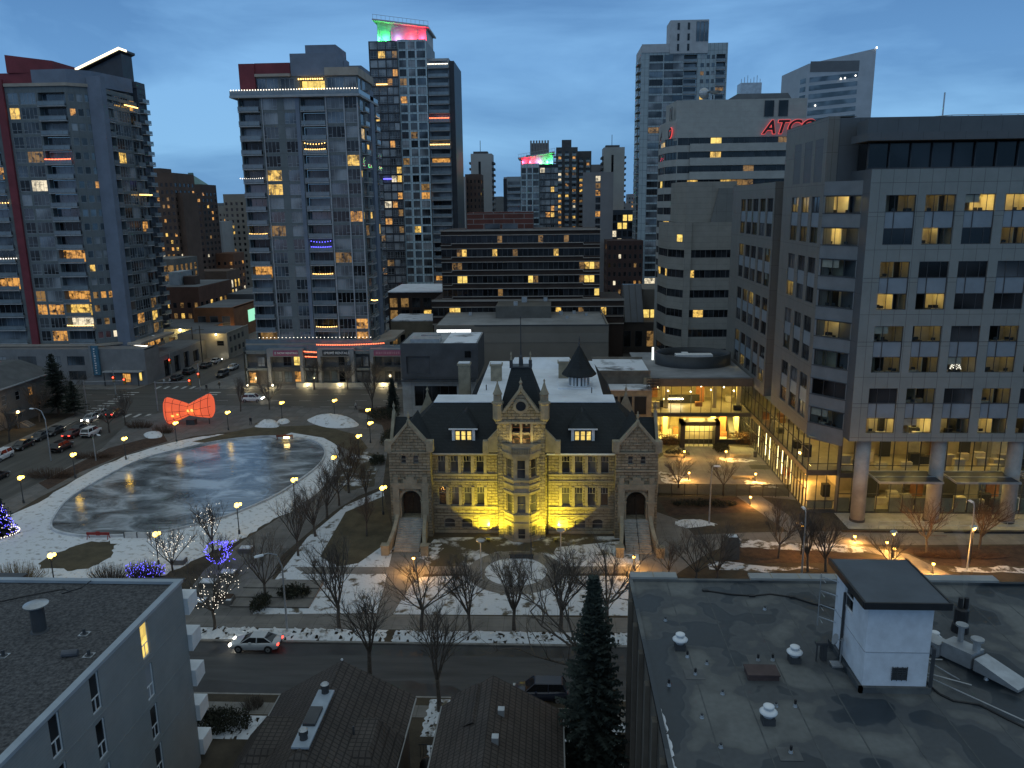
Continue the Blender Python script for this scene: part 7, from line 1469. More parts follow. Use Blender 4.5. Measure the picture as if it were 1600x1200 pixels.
mb.hull([(21.8, 43.6, 15.1), (22.7, 44.1, 15.1), (23.2, 43.2, 15.1), (22.4, 42.7, 15.1)], [(21.8, 43.6, 15.9), (22.7, 44.1, 15.9), (23.2, 43.2, 15.9), (22.4, 42.7, 15.9)]); mb.lathe((23.7, 42.9, 16.1), [(.16, 0), (.16, .9), (.34, .95), (.34, 1.05)], 12); mb.lathe((24.1, 41.9, 16.0), [(.2, 0), (.2, .6), (.36, .7), (.36, .82)], 12); mb.use(dark_steel)
for x, y in ((22.9, 42.9), (24.2, 41.9), (25.3, 39.8), (24.0, 41.4)): mb.box(x-.08, x+.08, y-.08, y+.08, 14.95, 15.21)
tag(mb.build('air_duct'), 'stepped galvanised air duct with two round stacks right of the hut', 'duct')
mb = MB().use(grey_metal)
for a, c in (((20.6, 42.6), (22.6, 42.5)), ((20.6, 41.4), (23.0, 40.0)), ((20.6, 41.2), (25.5, 35.2)), ((21.6, 42.5), (22.6, 40.5))): mb.tube([(a[0], a[1], 15.1), (c[0], c[1], 15.1)], .04, 5)
mb.use(black_m); mb.tube([(20.5, 40.6, 15.1), (21.0, 39.2, 15.0), (21.4, 38.7, 15), (22.6, 38.4, 15), (23.4, 37.2, 15), (24.6, 35.6, 15)], .06, 5); mb.tube([(20.5, 40.4, 15.3), (20.9, 39.4, 15.0), (21.3, 38.9, 15)], .05, 5); tag(mb.build('roof_pipe'), 'thin pipes and black hoses running from the hut to the right', 'pipe')
mb = MB().use(black_m); mb.lathe((25.3, 46.0, 14.95), [(.5, 0), (.46, .5), (.4, .55), (.4, 1.5), (.3, 1.6)], 12); mb.tube([(25.15, 46, 16.5), (25.15, 46, 17.2)], .14, 8); mb.tube([(25.5, 46, 16.5), (25.5, 46, 17.2)], .14, 8); tag(mb.build('roof_flue'), 'thick black flue giving off steam at the right of the dark roof', 'flue')
sm = bpy.data.materials.new('steam'); sm.use_nodes = True; sn = sm.node_tree.nodes; sn.remove(sn['Principled BSDF']); pv = sn.new('ShaderNodeVolumePrincipled'); pv.inputs['Density'].default_value = .12; pv.inputs['Color'].default_value = (.9, .92, .95, 1); sm.node_tree.links.new(pv.outputs[0], sn['Material Output'].inputs['Volume'])
mb = MB().use(sm); mb.tube([(25.35, 46, 17.25), (25.3, 46, 18.4), (25.15, 46.1, 19.8), (24.8, 46.3, 21.2), (24.2, 46.6, 22.4)], [.10, .16, .24, .30, .34], 10); tag(mb.build('steam'), 'thin plume of steam rising from the black flue', 'steam', kind='stuff')
# houses at the bottom
tile = MB_('roof_tile', (.085, .072, .065), (.072, .062, .056), (.035, .03, .028), .42, .36, .05, 0, .5, rough=.75, plan=False, var=.3); hw_ = M('house_wall', (.07, .066, .062), .85, .2, .6)
def hiproof(mb, x0, x1, y0, y1, z, ridge, zr):
    (ax, ay), (bx, by) = ridge
    mb.face((x0, y0, z), (x1, y0, z), (ax, ay, zr)); mb.face((x1, y1, z), (x0, y1, z), (bx, by, zr)); mb.face((x1, y0, z), (x1, y1, z), (bx, by, zr), (ax, ay, zr)); mb.face((x0, y1, z), (x0, y0, z), (ax, ay, zr), (bx, by, zr))
HA = Bd('house', -15.2, 46, 'near house with brown tiled hip roof and pale metal ridge strip', 'house')
mb = HA.mb('roof', tile); hiproof(mb, -20.3, -10.1, 38, 52.2, 5.5, ((-15.3, 41.5), (-15.2, 51.2)), 9.0)
mb.hull([(-20.9, 41.2, 5.4), (-17.0, 41.2, 5.4), (-17.0, 47.5, 5.4), (-20.9, 47.5, 5.4)], [(-19.2, 43.5, 7.4), (-16.0, 43.5, 7.4), (-16.0, 46.6, 7.6), (-19.2, 46.6, 7.6)]); mb.hull([(-13.8, 41.2, 5.4), (-10.0, 41.2, 5.4), (-10.0, 47.5, 5.4), (-13.8, 47.5, 5.4)], [(-14.6, 43.5, 7.4), (-11.6, 43.5, 7.4), (-11.6, 46.6, 7.6), (-14.6, 46.6, 7.6)])
mb = HA.mb('eaves', M('eaves_trim', (.25, .25, .25), .6, .1, 1)); mb.box(-21, -17, 41.1, 41.2, 5.3, 5.44); mb.box(-13.8, -9.95, 41.1, 41.2, 5.3, 5.44); mb.box(-10.1, -10.0, 38, 52, 5.36, 5.48); mb.box(-20.4, -20.3, 47.5, 52, 5.36, 5.48)
mb = HA.mb('ridge_strip', M('ridge_metal', (.30, .36, .43), .45, .15, 1)); mb.box(-15.85, -14.75, 41.6, 47.5, 8.93, 9.06)
mb = HA.mb('skylight', dark_steel); mb.box(-15.75, -14.95, 43.6, 45.4, 9.06, 9.25)
mb = HA.mb('flue', dark_steel)
for y in (47.2, 42.4): mb.lathe((-15.3, y, 9.06), [(.26, 0), (.24, .3), (.3, .34), (.3, .62)], 10); mb.use(grey_metal); mb.lathe((-15.3, y, 9.06), [(.3, .63), (.2, .72), (.02, .73)], 10); mb.use(dark_steel)
mb.tube([(-12.9, 45, 7.4), (-12.9, 45, 8.1)], .07, 6); mb.use(snow_m); mb.ball((-15.2, 51.2, 9.05), .1, 6, 4)
mb = HA.mb('wall', hw_); mb.box(-19.8, -10.6, 38.4, 51.5, 0, 5.5); HA.finish()
HB = Bd('house', -3.6, 46, 'near house with brown tiled roof and two box vents, beside the spruce', 'house')
mb = HB.mb('roof', tile); mb.face((-8, 36, 5.4), (-8, 51.2, 5.4), (-4.2, 51.2, 8.0), (-4.2, 36, 8.0)); mb.face((-4.2, 36, 8.0), (-4.2, 51.2, 8.0), (.8, 51.2, 5.2), (.8, 36, 5.2)); hiproof(mb, -7.5, -3.0, 48.0, 52.6, 5.3, ((-5.3, 46.5), (-5.3, 51.0)), 7.5); mb.face((-8, 51.2, 5.4), (.8, 51.2, 5.2), (-4.2, 51.2, 8.0))
mb = HB.mb('roof_vent', grey_metal)
for x, y, z in ((-3.4, 47.4, 7.75), (-3.6, 44.4, 7.85)): mb.box(x-.22, x+.22, y-.25, y+.25, z-.3, z+.2)
mb = HB.mb('eaves', M('eaves_trim2', (.2, .2, .2), .6, .1, 1)); mb.box(.8, .9, 36, 51.2, 5.05, 5.2); q = MB().use(mb.mats[0]); q.box(-8.1, -8, 36, 51.2, 5.25, 5.4); q.build('eaves', HB.root); mb = HB.mb('wall', hw_); mb.box(-7.5, .3, 37, 50.8, 0, 5.2); mb.box(-7, -3.4, 50.8, 52.2, 0, 5.2)
mb = HB.mb('window', lit_full); mb.box(-8.06, -7.98, 40.6, 43.2, 1.2, 4.2); HB.finish()
mb = MB().use(M('barbecue_cover', (.012, .012, .013), .5, .2, 2)); mb.smooth = True; mb.lathe((-9.2, 50.6, .1), [(.52, 0), (.55, .6), (.5, 1.0), (.3, 1.3), (.05, 1.38)], 14); tag(mb.build('covered_barbecue'), 'black covered barbecue on the snowy strip between the two houses', 'barbecue')
mb = MB().use(black_m)
for k in range(9): mb.box(-10.0+k*.26, -9.97+k*.26, 52.4, 52.43, .1, 1.2)
mb.box(-10.1, -7.8, 52.39, 52.44, 1.2, 1.26); tag(mb.build('deck_railing'), 'short black railing behind the covered barbecue', 'railing')
# ------------------------------------------------------------------ bare trees
def bare(seed, h, n1=7, spread=.55, trunk=.34, levels=3, tipkeep=False, dens=1.0, slim=1.0):
    r = random.Random(seed); T = MB().use(bark); Cn = MB().use(twig); tips = []
    th = h*trunk; r0 = .022*h*slim
    T.tube([(0, 0, -.1), (r.uniform(-.04, .04), r.uniform(-.04, .04), th*.5), (r.uniform(-.08, .08), 0, th)], [r0*1.25, r0, r0*.9], 8)
    def branch(p, d, ln, rad, lv):
        k = 3 if lv < 2 else 2; pts = [p]; dd = d.copy()
        for i in range(k):
            dd = (dd+Vector((r.uniform(-.16, .16), r.uniform(-.16, .16), r.uniform(-.06, .20)))).normalized(); pts.append(pts[-1]+dd*ln/k)
        (T if lv == 0 else Cn).tube(pts, [rad*(1-.62*i/k) for i in range(k+1)], (6, 4, 3, 3)[lv], cap=False)
        if lv >= levels: tips.append(tuple(pts[-1])); tips.append(tuple(pts[-2])); return
        m_ = max(2, int((7, 6, 5)[lv]*dens))
        for j in range(m_):
            t = .28+.72*(j+r.random()*.8)/m_; t = min(t, 1); q = t*k; i = min(int(q), k-1); pp = Vector(pts[i]).lerp(Vector(pts[i+1]), q-i)
            ax = Vector((r.uniform(-1, 1), r.uniform(-1, 1), r.uniform(-.15, .5))).normalized(); nd = (dd*.85+ax*(.62 if lv < 2 else .75)).normalized()
            branch(pp, nd, ln*r.uniform(.40, .62)*(1.15-.4*t), max(rad*(.50-.12*t), .007), lv+1)
        tips.append(tuple(pts[-1]))
    for j in range(n1):
        a = 2*pi*(j+r.uniform(-.25, .25))/n1; s = spread*r.uniform(.45, 1.15) if j else .1
        branch(Vector((0, 0, th*r.uniform(.82, 1.0))), Vector((cos(a)*sin(s), sin(a)*sin(s), cos(s))), h*(1-trunk)*r.uniform(.78, 1.0), r0*.52, 0)
    return T, Cn, tips
TREES = []
for i, (sd, hh, n1, sp_, tk) in enumerate(((1, 8, 8, .62, .30), (2, 8, 7, .72, .33), (3, 8, 9, .55, .27), (4, 6, 7, .8, .18), (5, 9, 6, .42, .35))):
    a, c, tips = bare(sd, hh, n1, sp_, tk); TREES.append((a.mesh('trunk'), c.mesh('crown'), tips, hh))
def tree(x, y, h, v, label, group='bare winter trees', mat=None, name='bare_tree', z=0, rot=None, wd=1.0):
    tm, cm, tips, hh = TREES[v]; s = h/hh; wd *= RND.uniform(.85, 1.2) if rot is None else 1; o = empty(name, (x, y, z), label, 'tree', group); o.scale = (s*wd, s*wd, s); o.rotation_euler = (RND.uniform(-.06, .06), RND.uniform(-.06, .06), RND.uniform(0, 6.28)) if rot is None else (0, 0, rot)
    for nm, me in (('trunk', tm), ('crown', cm)):
        c = bpy.data.objects.new(nm, me); COL.objects.link(c); c.parent = o
        if mat and nm == 'crown': c.material_slots[0].link = 'OBJECT'; c.material_slots[0].material = mat
    return o
def tp(px_, py_, h, v, label, **k): p = G(px_, py_); return tree(p.x, p.y, h, v, label, **k)
row = [(530, 983, 8.4, 0, 'broad bare street tree opposite the rear of the silver car, leftmost of the front row'), (659, 986, 7.4, 1, 'bare street tree whose crown catches orange lamp light'), (735, 988, 7.6, 2, 'bare street tree just left of the round flower bed'), (803, 984, 7.6, 0, 'bare street tree directly in front of the round flower bed'), (876, 985, 7.8, 2, 'bare street tree just right of the round flower bed'), (950, 982, 8.2, 1, 'bare street tree beside the tip of the big spruce')]
for q in row: tp(*q, group='bare trees along the front pavement')
mid = [(414, 942, 7.0, 1, 'bare tree in the planter left of the curved lamp post'), (466, 868, 6.8, 0, 'bare tree nearest the planter at the promenade corner'), (493, 838, 6.6, 2, 'bare tree second along the promenade from the street'), (511, 810, 6.8, 0, 'bare tree third along the promenade'), (545, 770, 7.2, 2, 'reddish bare tree by the rink end of the promenade'), (530, 790, 6.2, 1, 'reddish bare tree in the middle of the promenade row'), (572, 790, 5.4, 4, 'thin sapling left of the school corner'), (573, 838, 5.0, 4, 'thin sapling on the brown lawn left of the school steps')]
for q in mid: tp(*q, mat=twig_red if 'reddish' in q[4] else None, group='bare trees between the rink and the school')
lft = [(196, 663, 6.0, 0, 'bare tree by the near corner of the road crossing'), (171, 675, 5.4, 1, 'bare tree right of the white car on the side street'), (106, 640, 7.4, 1, 'bare tree before the house porch lamp'), (30, 625, 8.0, 0, 'bare tree at the left edge before the row house'), (62, 660, 7.5, 2, 'bare tree between the row house and the parked cars'), (15, 690, 6.5, 1, 'bare tree at the left edge nearest the parked cars'), (376, 643, 6.2, 0, 'bare tree in front of the white suv on the cross street'), (421, 640, 6.4, 1, 'bare tree right of the white suv on the cross street'), (582, 640, 7.4, 2, 'bare tree by the dark hedge at the cross street'), (491, 608, 6.5, 0, 'bare tree before the framed bay with the black banner'), (543, 608, 6.5, 1, 'bare tree right of the black banner bay'), (585, 606, 6.0, 2, 'bare tree at the foot of the rightmost townhouse bay'), (655, 520, 8.0, 0, 'bare tree before the warm stone building'), (672, 523, 8.0, 2, 'bare tree nearest the white lit sign')]
for q in lft: tp(*q, group='bare street trees by the crossing')
rgt = [(1120, 905, 6.2, 3, 'many-stemmed bare tree behind the dark roof, left of the tall lawn gap'), (1088, 905, 5.6, 3, 'many-stemmed bare tree beside the plaza, left one of two'), (1216, 872, 5.6, 1, 'bare tree left of the blue-capped path lamp'), (1262, 893, 7.0, 0, 'large bare tree just behind the white hut'), (1290, 893, 6.6, 2, 'bare tree rising above the white hut roof'), (1447, 866, 6.2, 1, 'reddish bare tree before the second office column'), (1530, 858, 6.2, 2, 'reddish bare tree before the third office column'), (1388, 900, 5.0, 1, 'bare tree lit orange by the path lamps'), (1060, 762, 4.6, 3, 'glowing bare shrub-like tree at the left of the courtyard'), (1130, 775, 5.4, 1, 'bare tree in the middle of the courtyard front'), (1212, 838, 4.6, 4, 'slim bare tree beside the diagonal path'), (1045, 900, 4.0, 3, 'low bare shrub at the left corner of the dark roof')]
for q in rgt: tp(*q, mat=twig_red if 'reddish' in q[4] else None, group='bare trees on the office side')
fg_ = [(578, 1060, 7.6, 4, 'dark bare tree standing at the near kerb behind the tiled house'), (687, 1112, 8.6, 4, 'thin bare tree between the two houses')]
for q in fg_: tp(*q, group='bare trees on the near kerb')
# big limbed tree reaching in from the right, beside the spruce
r = random.Random(17); T_ = MB().use(bark); Cn = MB().use(twig)
def limb(p, d, ln, rad, lv):
    pts = [Vector(p)]; dd = Vector(d).normalized()
    for i in range(4): dd = (dd+Vector((r.uniform(-.3, .3), r.uniform(-.3, .3), r.uniform(-.22, .30)))).normalized(); pts.append(pts[-1]+dd*ln/4)
    (T_ if lv == 0 else Cn).tube(pts, [rad*(1-.15*i) for i in range(5)], (6, 5, 3, 3)[lv], cap=False)
    if lv == 3: return
    for j in range((5, 4, 3)[lv]):
        i = r.randint(1, 4); limb(pts[i], dd*.7+Vector((r.uniform(-1, 1), r.uniform(-1, 1), r.uniform(-.2, .6)))*.8, ln*r.uniform(.45, .7), rad*.42, lv+1)
T_.tube([(0, 0, -.1), (-.2, 0, 2.5), (0, 0, 5)], [.28, .25, .2], 8)
for d, z in (((-1, .1, .8), 5), ((-.9, -.1, .25), 4), ((-.5, .5, 1), 5), ((.6, .3, .9), 5), ((-.8, .4, .5), 4.6)): limb((0, 0, z), d, 6.0, .13, 0)
o = empty('bare_tree', (2.6, 58.6, 0), 'old bare tree with long crooked limbs reaching left from behind the spruce', 'tree', 'bare trees on the near kerb')
for nm, mb in (('trunk', T_), ('crown', Cn)): mb.build(nm, o, 1)
# conifers
def spruce(seed, h, rb, mat, base=.04, dens=1.0, droop=.28, thin=0.0):
    r = random.Random(seed); T = MB().use(bark); T.tube([(0, 0, -.1), (0, 0, h*.5), (0, 0, h*.97)], [h*.02, h*.012, .02], 7); Cn = MB().use(mat); z = h*base; 
    while z < h*.985:
        t = (z-h*base)/(h*(1-base)); R_ = rb*(1-t)**.85*r.uniform(.86, 1.1)+.12; nb = max(5, int((9+5*(1-t))*dens)); a0 = r.random()*6.28
        for k in range(nb):
            if r.random() < thin: continue
            a = a0+2*pi*k/nb+r.uniform(-.25, .25); L_ = R_*r.uniform(.52, 1.18); d = Vector((cos(a), sin(a), 0)); s = Vector((-sin(a), cos(a), 0)); up0 = .30*(t) - droop*(1-t)
            m_ = max(3, int(L_/.22))
            for i in range(m_):
                f = (i+.5)/m_; c = Vector((0, 0, z))+d*L_*f+Vector((0, 0, up0*L_*f+.10*L_*f*f)); w_ = (.20+.34*(1-f)*min(1, L_/1.5))*r.uniform(.75, 1.25)
                for sd_ in (-1, 1):
                    e1 = c+s*sd_*w_+d*w_*.55+Vector((0, 0, r.uniform(-.22, .02))); e2 = c+d*w_*.9+Vector((0, 0, r.uniform(-.05, .1))); Cn.face(c-d*.06, e1, e2)
                if i % 2 == 0: e1 = c-Vector((0, 0, r.uniform(.14, .34)))+s*r.uniform(-.12, .12)+d*.1; Cn.face(c-s*.10, c+s*.10, e1)
        z += h*(.017 if h > 9 else .03)*(1.25-.5*t)/dens**.5
    return T, Cn
def conifer(x, y, h, rb, seed, mat, label, dens=1.0, base=.04, name='spruce', **k):
    o = empty(name, (x, y, 0), label, 'tree', 'conifers'); T, Cn = spruce(seed, h, rb, mat, base, dens, **k); T.build('trunk', o, 1); Cn.build('crown', o, 1); return o
conifer(2.9, 50.0, 16.6, 3.3, 3, needle, 'huge dark spruce in the foreground beside the brown block', 1.25, .02)
p = G(92, 648); conifer(p.x, p.y, 13.0, 4.0, 5, needle_d, 'tall dark pine beside the row house on the left', .9, .16, 'pine', thin=.35)
p = G(118, 650); conifer(p.x, p.y, 7.5, 2.6, 6, needle_d, 'shorter dark pine leaning out right of the tall pine', .8, .2, 'pine', thin=.3)
p = G(614, 640); conifer(p.x, p.y, 6.8, 1.5, 7, needle, 'small dark spruce at the white wall of the dark box building', 1.0)
# hedges, shrubs
def shrub(x, y, rx, ry, h, mat, label, seed, n_=260, twiggy=False, name='shrub', cat='shrub', group='shrubs'):
    r = random.Random(seed); mb = MB().use(mat)
    for i in range(n_):
        a = r.uniform(0, 6.28); q = sqrt(r.random()); bx, by = x+rx*q*cos(a), y+ry*q*sin(a); hh = h*(1-.35*q*q)*r.uniform(.6, 1.1)
        if twiggy: mb.tube([(bx*.7+x*.3, by*.7+y*.3, 0), (bx, by, hh*.6), (bx+r.uniform(-.2, .2), by+r.uniform(-.2, .2), hh)], [.022, .016, .008], 3, cap=False)
        else:
            for k in range(4): z = hh*r.uniform(.25, 1); s = r.uniform(.10, .22); p_ = Vector((bx+r.uniform(-.15, .15), by+r.uniform(-.15, .15), z)); mb.face(p_, p_+Vector((r.uniform(-s, s), r.uniform(-s, s), s)), p_+Vector((r.uniform(-s, s), r.uniform(-s, s), r.uniform(-s, s))))
    return tag(mb.build(name), label, cat, group)
hedge = M('hedge_leaves', (.035, .038, .024), .9, .4, 1.5); dry = M('dry_brown_leaves', (.095, .050, .026), .95, .4, 1.5); grs = M('dry_grass', (.20, .14, .07), .95, .3, 2)
def sp_(x, y, *a, **k): p = G(x, y); return shrub(p.x, p.y, *a, **k)
sp_(600, 652, 3.2, 3.6, 1.9, hedge, 'dark hedge beside the small spruce', 1, 700, name='hedge', cat='hedge'); sp_(610, 690, 1.6, 4.2, 2.2, hedge, 'dark hedge along the curved path by the school', 2, 600, name='hedge', cat='hedge'); sp_(590, 725, 1.3, 1.3, 1.8, hedge, 'round dark bush on the lawn left of the school corner', 3, 400)
sp_(1195-30, 690, 3.2, 2.6, 1.6, dry, 'brown-leaved shrub bed right of the portal', 4, 700); sp_(1048, 694, 1.8, 2.0, 1.8, dry, 'brown-leaved shrub left of the portal', 5, 420); sp_(1126, 705, 1.4, 1.6, 1.5, hedge, 'dark green shrub right of the portal by the bench', 6, 300); sp_(1058, 712, 2.0, 1.0, 1.2, hedge, 'dark green shrub behind the left courtyard bench', 7, 300)
sp_(418, 665, 2.6, .8, .9, grs, 'strip of tall dry grass by the cross street', 8, 300, True); sp_(460, 932, 1.8, 1.0, 1.4, hedge, 'dark low bush in the snowy corner bed by the front pavement', 9, 420); sp_(408, 950, .9, 1.5, 1.5, hedge, 'dark bush at the edge of the plaza steps', 10, 300)
sp_(80, 745, 4.5, 1.6, 1.6, twig_red, 'twiggy brown shrubs in the bed below the street lamp', 11, 420, True); sp_(218, 668, 3.0, 1.2, 1.7, twig_red, 'twiggy shrub left of the glowing bow', 12, 300, True); sp_(256, 676, 2.2, 1.2, 1.8, twig_red, 'twiggy red shrub just below the glowing bow', 13, 260, True); sp_(145, 715, 4, 1.2, 1.2, twig_red, 'long twiggy shrub in the dark bed by the path lamps', 14, 320, True)
sp_(172, 905, 2.6, 1.2, 2.0, twig, 'bare twiggy shrubs behind the gravel roof', 15, 260, True); sp_(30, 905, 3.5, 1.2, 2.2, grs, 'pale dry stalks behind the gravel roof at left', 16, 260, True); sp_(1380, 890, 1.8, 1.0, 1.3, twig_red, 'twiggy shrub at the bend of the lamp-lit path', 17, 240, True); sp_(1500, 870, 6, 1.0, .9, twig_red, 'low twiggy bed before the office terrace', 18, 420, True); sp_(345, 1135, 2.6, 1.4, 1.4, hedge, 'dark clipped hedge in the yard by the near apartment block', 19, 700, name='hedge', cat='hedge'); sp_(395, 1105, 1.0, .8, 1.0, twig, 'small twiggy shrub on the snowy near verge', 20, 160, True); sp_(1100, 790, 4.6, .8, .9, hedge, 'low dark planting inside the bed before the courtyard fence', 21, 500)
# ------------------------------------------------------------------ festive lights on trees
def litree(px_, py_, h, v, bulb, n_, label, tl, r_=.034, hi=True):
    p = G(px_, py_); o = tree(p.x, p.y, h, v, tl, group='trees wound with lights', rot=0); tips = TREES[v][2]; s = h/TREES[v][3]; rr = random.Random(n_); mb = MB().use(bulb); mb.T = lambda x, y, z: (p.x+x, p.y+y, z)
    for q in rr.sample(tips, min(n_, len(tips))):
        f = rr.uniform(.55, 1.0); c = (q[0]*s*f, q[1]*s*f, q[2]*s*(f if hi else f*.8)); mb.ball(c, r_, 4, 3)
    tag(mb.build('string_lights'), label, 'string lights', 'strings of lights in the park trees')
litree(270, 892, 5.2, 3, bulb_p, 120, 'white lights in the round tree beside the purple hedge', 'bare tree dressed in white lights beside the purple hedge')
litree(333, 862, 5.6, 0, bulb_p, 70, 'sparse white lights in the tree by the rink kerb lamp', 'bare tree with sparse white lights by the rink kerb')
litree(336, 985, 6.6, 1, bulb_p, 120, 'dense white lights in the tree above the plaza benches', 'bare street tree with dense white lights, left of the silver car')
def ringlights(px_, py_, R_, h, label):
    p = G(px_, py_); mb = MB().use(bulb_b); rr = random.Random(4)
    for i in range(110): a = 2*pi*i/55+rr.uniform(-.04, .04); q = R_*(1+rr.uniform(-.08, .08)); mb.ball((p.x+q*cos(a), p.y+rr.uniform(-.4, .4), h+q*sin(a)), .045, 4, 3)
    for i in range(70): mb.ball((p.x+rr.gauss(.9, .5), p.y+rr.uniform(-.5, .5), h+rr.uniform(-1.2, 1.5)), .045, 4, 3)
    tag(mb.build('string_lights'), label, 'string lights', 'strings of lights in the park trees')
p = G(342, 890); tree(p.x, p.y, 4.4, 3, 'small bare tree inside the ring of purple lights', group='trees wound with lights'); ringlights(342, 890, 1.3, 2.2, 'ring of purple lights in a small tree by the plaza')
sp_(228, 902, 2.3, 1.0, 2.2, twig, 'twiggy hedge dressed in purple lights', 31, 420, True, 'hedge', 'hedge')
p = G(228, 903); rr = random.Random(8); P = []
for i in range(150): a = i*.37; q = sqrt(rr.random()); P.append((p.x+2.4*q*cos(a), p.y+1.0*q*sin(a), (.3+1.9*rr.random())*(1-.3*q)))
mb = MB().use(black_m).tube(P, .008, 3).use(bulb_b)
for c in P: mb.ball(c, .042, 4, 3)
tag(mb.build('string_lights'), 'purple lights spread through the hedge by the gravel roof', 'string lights', 'strings of lights in the park trees')
p = G(2, 836); o = conifer(p.x, p.y, 5.6, 1.9, 11, needle, 'christmas tree covered in blue lights at the left edge of the ice', 1.0); mb = MB().use(bulb_b); rr = random.Random(5)
for i in range(420):
    t = rr.random()**1.2; a = rr.uniform(0, 6.28); q = 1.95*(1-t)*rr.uniform(.85, 1.08)
    if i == 300: mb.use(bulb_p)
    mb.ball((p.x+q*cos(a), p.y+q*sin(a), .4+5.2*t), .05, 4, 3)
for i in range(40): a = 2*pi*i/40; mb.ball((p.x+2.1*cos(a), p.y+2.1*sin(a), .35), .07, 4, 3)
tag(mb.build('string_lights'), 'blue and white bulbs winding round the christmas tree', 'string lights', 'strings of lights in the park trees')
# ------------------------------------------------------------------ lamps
def lamp_proto():
    o = empty('park_lamp', (0, 0, 0)); P = MB().use(dark_steel); P.lathe((0, 0, 0), [(.16, 0), (.14, .5), (.07, .6), (.06, 3.5)], 8); P.tube([(0, 0, 3.1), (.42, 0, 3.35), (.46, 0, 3.75)], .035, 5); P.build('pole', o, 1)
    for x, z, r_ in ((0, 3.82, .30), (.46, 3.98, .20)): g = MB().use(globe_m); g.smooth = True; g.ball((x, 0, z), r_, 12, 8); g.build('globe', o, 1)
    return o
LP = lamp_proto(); used = [0]
def lamp(px_, py_, h, label, group='twin globe park lamps'):
    p = G(px_, py_); o = LP if not used[0] else copy_tree(LP); used[0] = 1; o.location = (p.x, p.y, 0); o.scale = (1, 1, h/4.0); tag(o, label, 'lamp', group)
for q in ((37, 786, 4.0, 'park lamp nearest the blue christmas tree'), (118, 747, 4.0, 'park lamp second along the far rink path, above the left end of the ice'), (197, 718, 3.8, 'park lamp third along the far rink path'), (276, 690, 3.6, 'park lamp just below the glowing bow'), (357, 672, 3.6, 'park lamp right of the glowing bow'), (441, 655, 3.5, 'park lamp in front of the small snow heaps'), (523, 652, 3.6, 'park lamp behind the long snow heap'), (575, 668, 3.6, 'park lamp at the bend by the dark hedge'), (579, 692, 3.8, 'park lamp on the path below the hedge bend'), (561, 715, 3.9, 'park lamp on the brown lawn at the right end of the ice'), (523, 752, 4.0, 'park lamp among the reddish trees right of the ice'), (461, 790, 4.0, 'park lamp at the lower right kerb of the ice'), (374, 834, 4.1, 'park lamp rising from the sparsely lit tree'), (248, 882, 4.0, 'park lamp behind the white-lit round tree'), (86, 918, 4.0, 'park lamp standing just behind the gravel roof'), (599, 804, 4.0, 'park lamp on the lawn left of the school')): lamp(*q)
def bollard(px_, py_, label, h=1.1, cap=False, group='amber path lamps', z=0, s=1.0):
    p = G(px_, py_); o = empty('path_lamp', (p.x, p.y, z), label, 'lamp', group); P = MB().use(black_m); P.lathe((0, 0, 0), [(.14, 0), (.08, .12), (.06, h-.15), (.16, h-.1), (.16, h-.06)], 8)
    P.build('pole', o, 1); g = MB().use(globe_w); g.smooth = True; g.ball((0, 0, h+.08), .17*s, 10, 6); g.build('globe', o, 1)
    c = MB().use(M('lamp_cap', (.25, .42, .60), .5, .1, 1) if cap else black_m); c.lathe((0, 0, 0), [(.42, h+.24), (.34, h+.40), (.05, h+.52)] if cap else [(.2, h+.25), (.05, h+.36)], 10); c.build('cap', o, 1); lamp_light('path_lamp_light', (p.x+.0, p.y-.55, z+h+.05), 640*s, (1, .47, .10), .15, o).location = (0, -.5, h+.02)
for q in ((647, 893, 'ornate low lamp at the school walk, left of the lawn', 1.6), (990, 890, 'low lamp at the edge of the plaza, right end of the school lawn', 1.5), (1069, 716, 'courtyard lamp left of the portal path'), (1134, 716, 'courtyard lamp right of the portal path'), (1076, 750, 'courtyard lamp in the glowing shrub bed'), (1180, 752, 'courtyard lamp beside the snow near the fence'), (1172, 789, 'path lamp outside the courtyard fence'), (1259, 752, 'lamp in the planting by the glass corner, upper'), (1396, 872, 'path lamp at the bend of the glowing path'), (1457, 896, 'path lamp nearest the dark roof on the glowing path'), (1335, 846, 'low path light at the start of the snowy bed', .6), (1385, 858, 'low path light left of the bend of the glowing path', .8)): bollard(*q)
for q in ((1252, 866, 'tall lamp with pale blue cap on the diagonal path', 3.6, True), (1392, 880, 'tall lamp with pale blue cap in front of the first office bay', 3.6, True), (1515, 880, 'tall lamp with pale blue cap before the office columns', 4.2, True)): bollard(*q, s=1.15)
def street_lamp(px_, py_, h, dx, dy, label, on=0.0):
    p = G(px_, py_); o = empty('street_lamp', (p.x, p.y, 0), label, 'street lamp', 'tall street lamps'); P = MB().use(grey_metal); P.tube([(0, 0, 0), (0, 0, h*.8), (dx*.25, dy*.25, h*.96), (dx*.7, dy*.7, h), (dx, dy, h*.995)], [.11, .08, .06, .05, .045], 7); P.build('pole', o, 1)
    q = MB().use(white_metal); a = atan2(dy, dx); T_ = Fac(dx, dy, a); q.T = lambda x, y, z: (T_(x, -y, z)[0], T_(x, -y, z)[1], z+h*.995); q.hull([(-.1, -.14, -.09), (.75, -.2, -.09), (.75, .2, -.09), (-.1, .14, -.09)], [(-.1, -.08, .07), (.65, -.1, .05), (.65, .1, .05), (-.1, .08, .07)]); q.build('lamp_head', o, 1)
for q in ((449, 985, 8.6, -1.5, -1.0, 'tall curved street lamp on the front pavement by the planter'), (80, 720, 9.0, -2.2, .6, 'tall curved street lamp over the parked cars on the side street'), (1108, 818, 8.0, .4, 0, 'slim pale mast beside the courtyard bed'), (1252, 905, 8.2, 0, .5, 'slim pale pole just behind the white roof hut'), (1511, 890, 8.0, 0, .5, 'slim pale pole before the third office column')): street_lamp(*q)
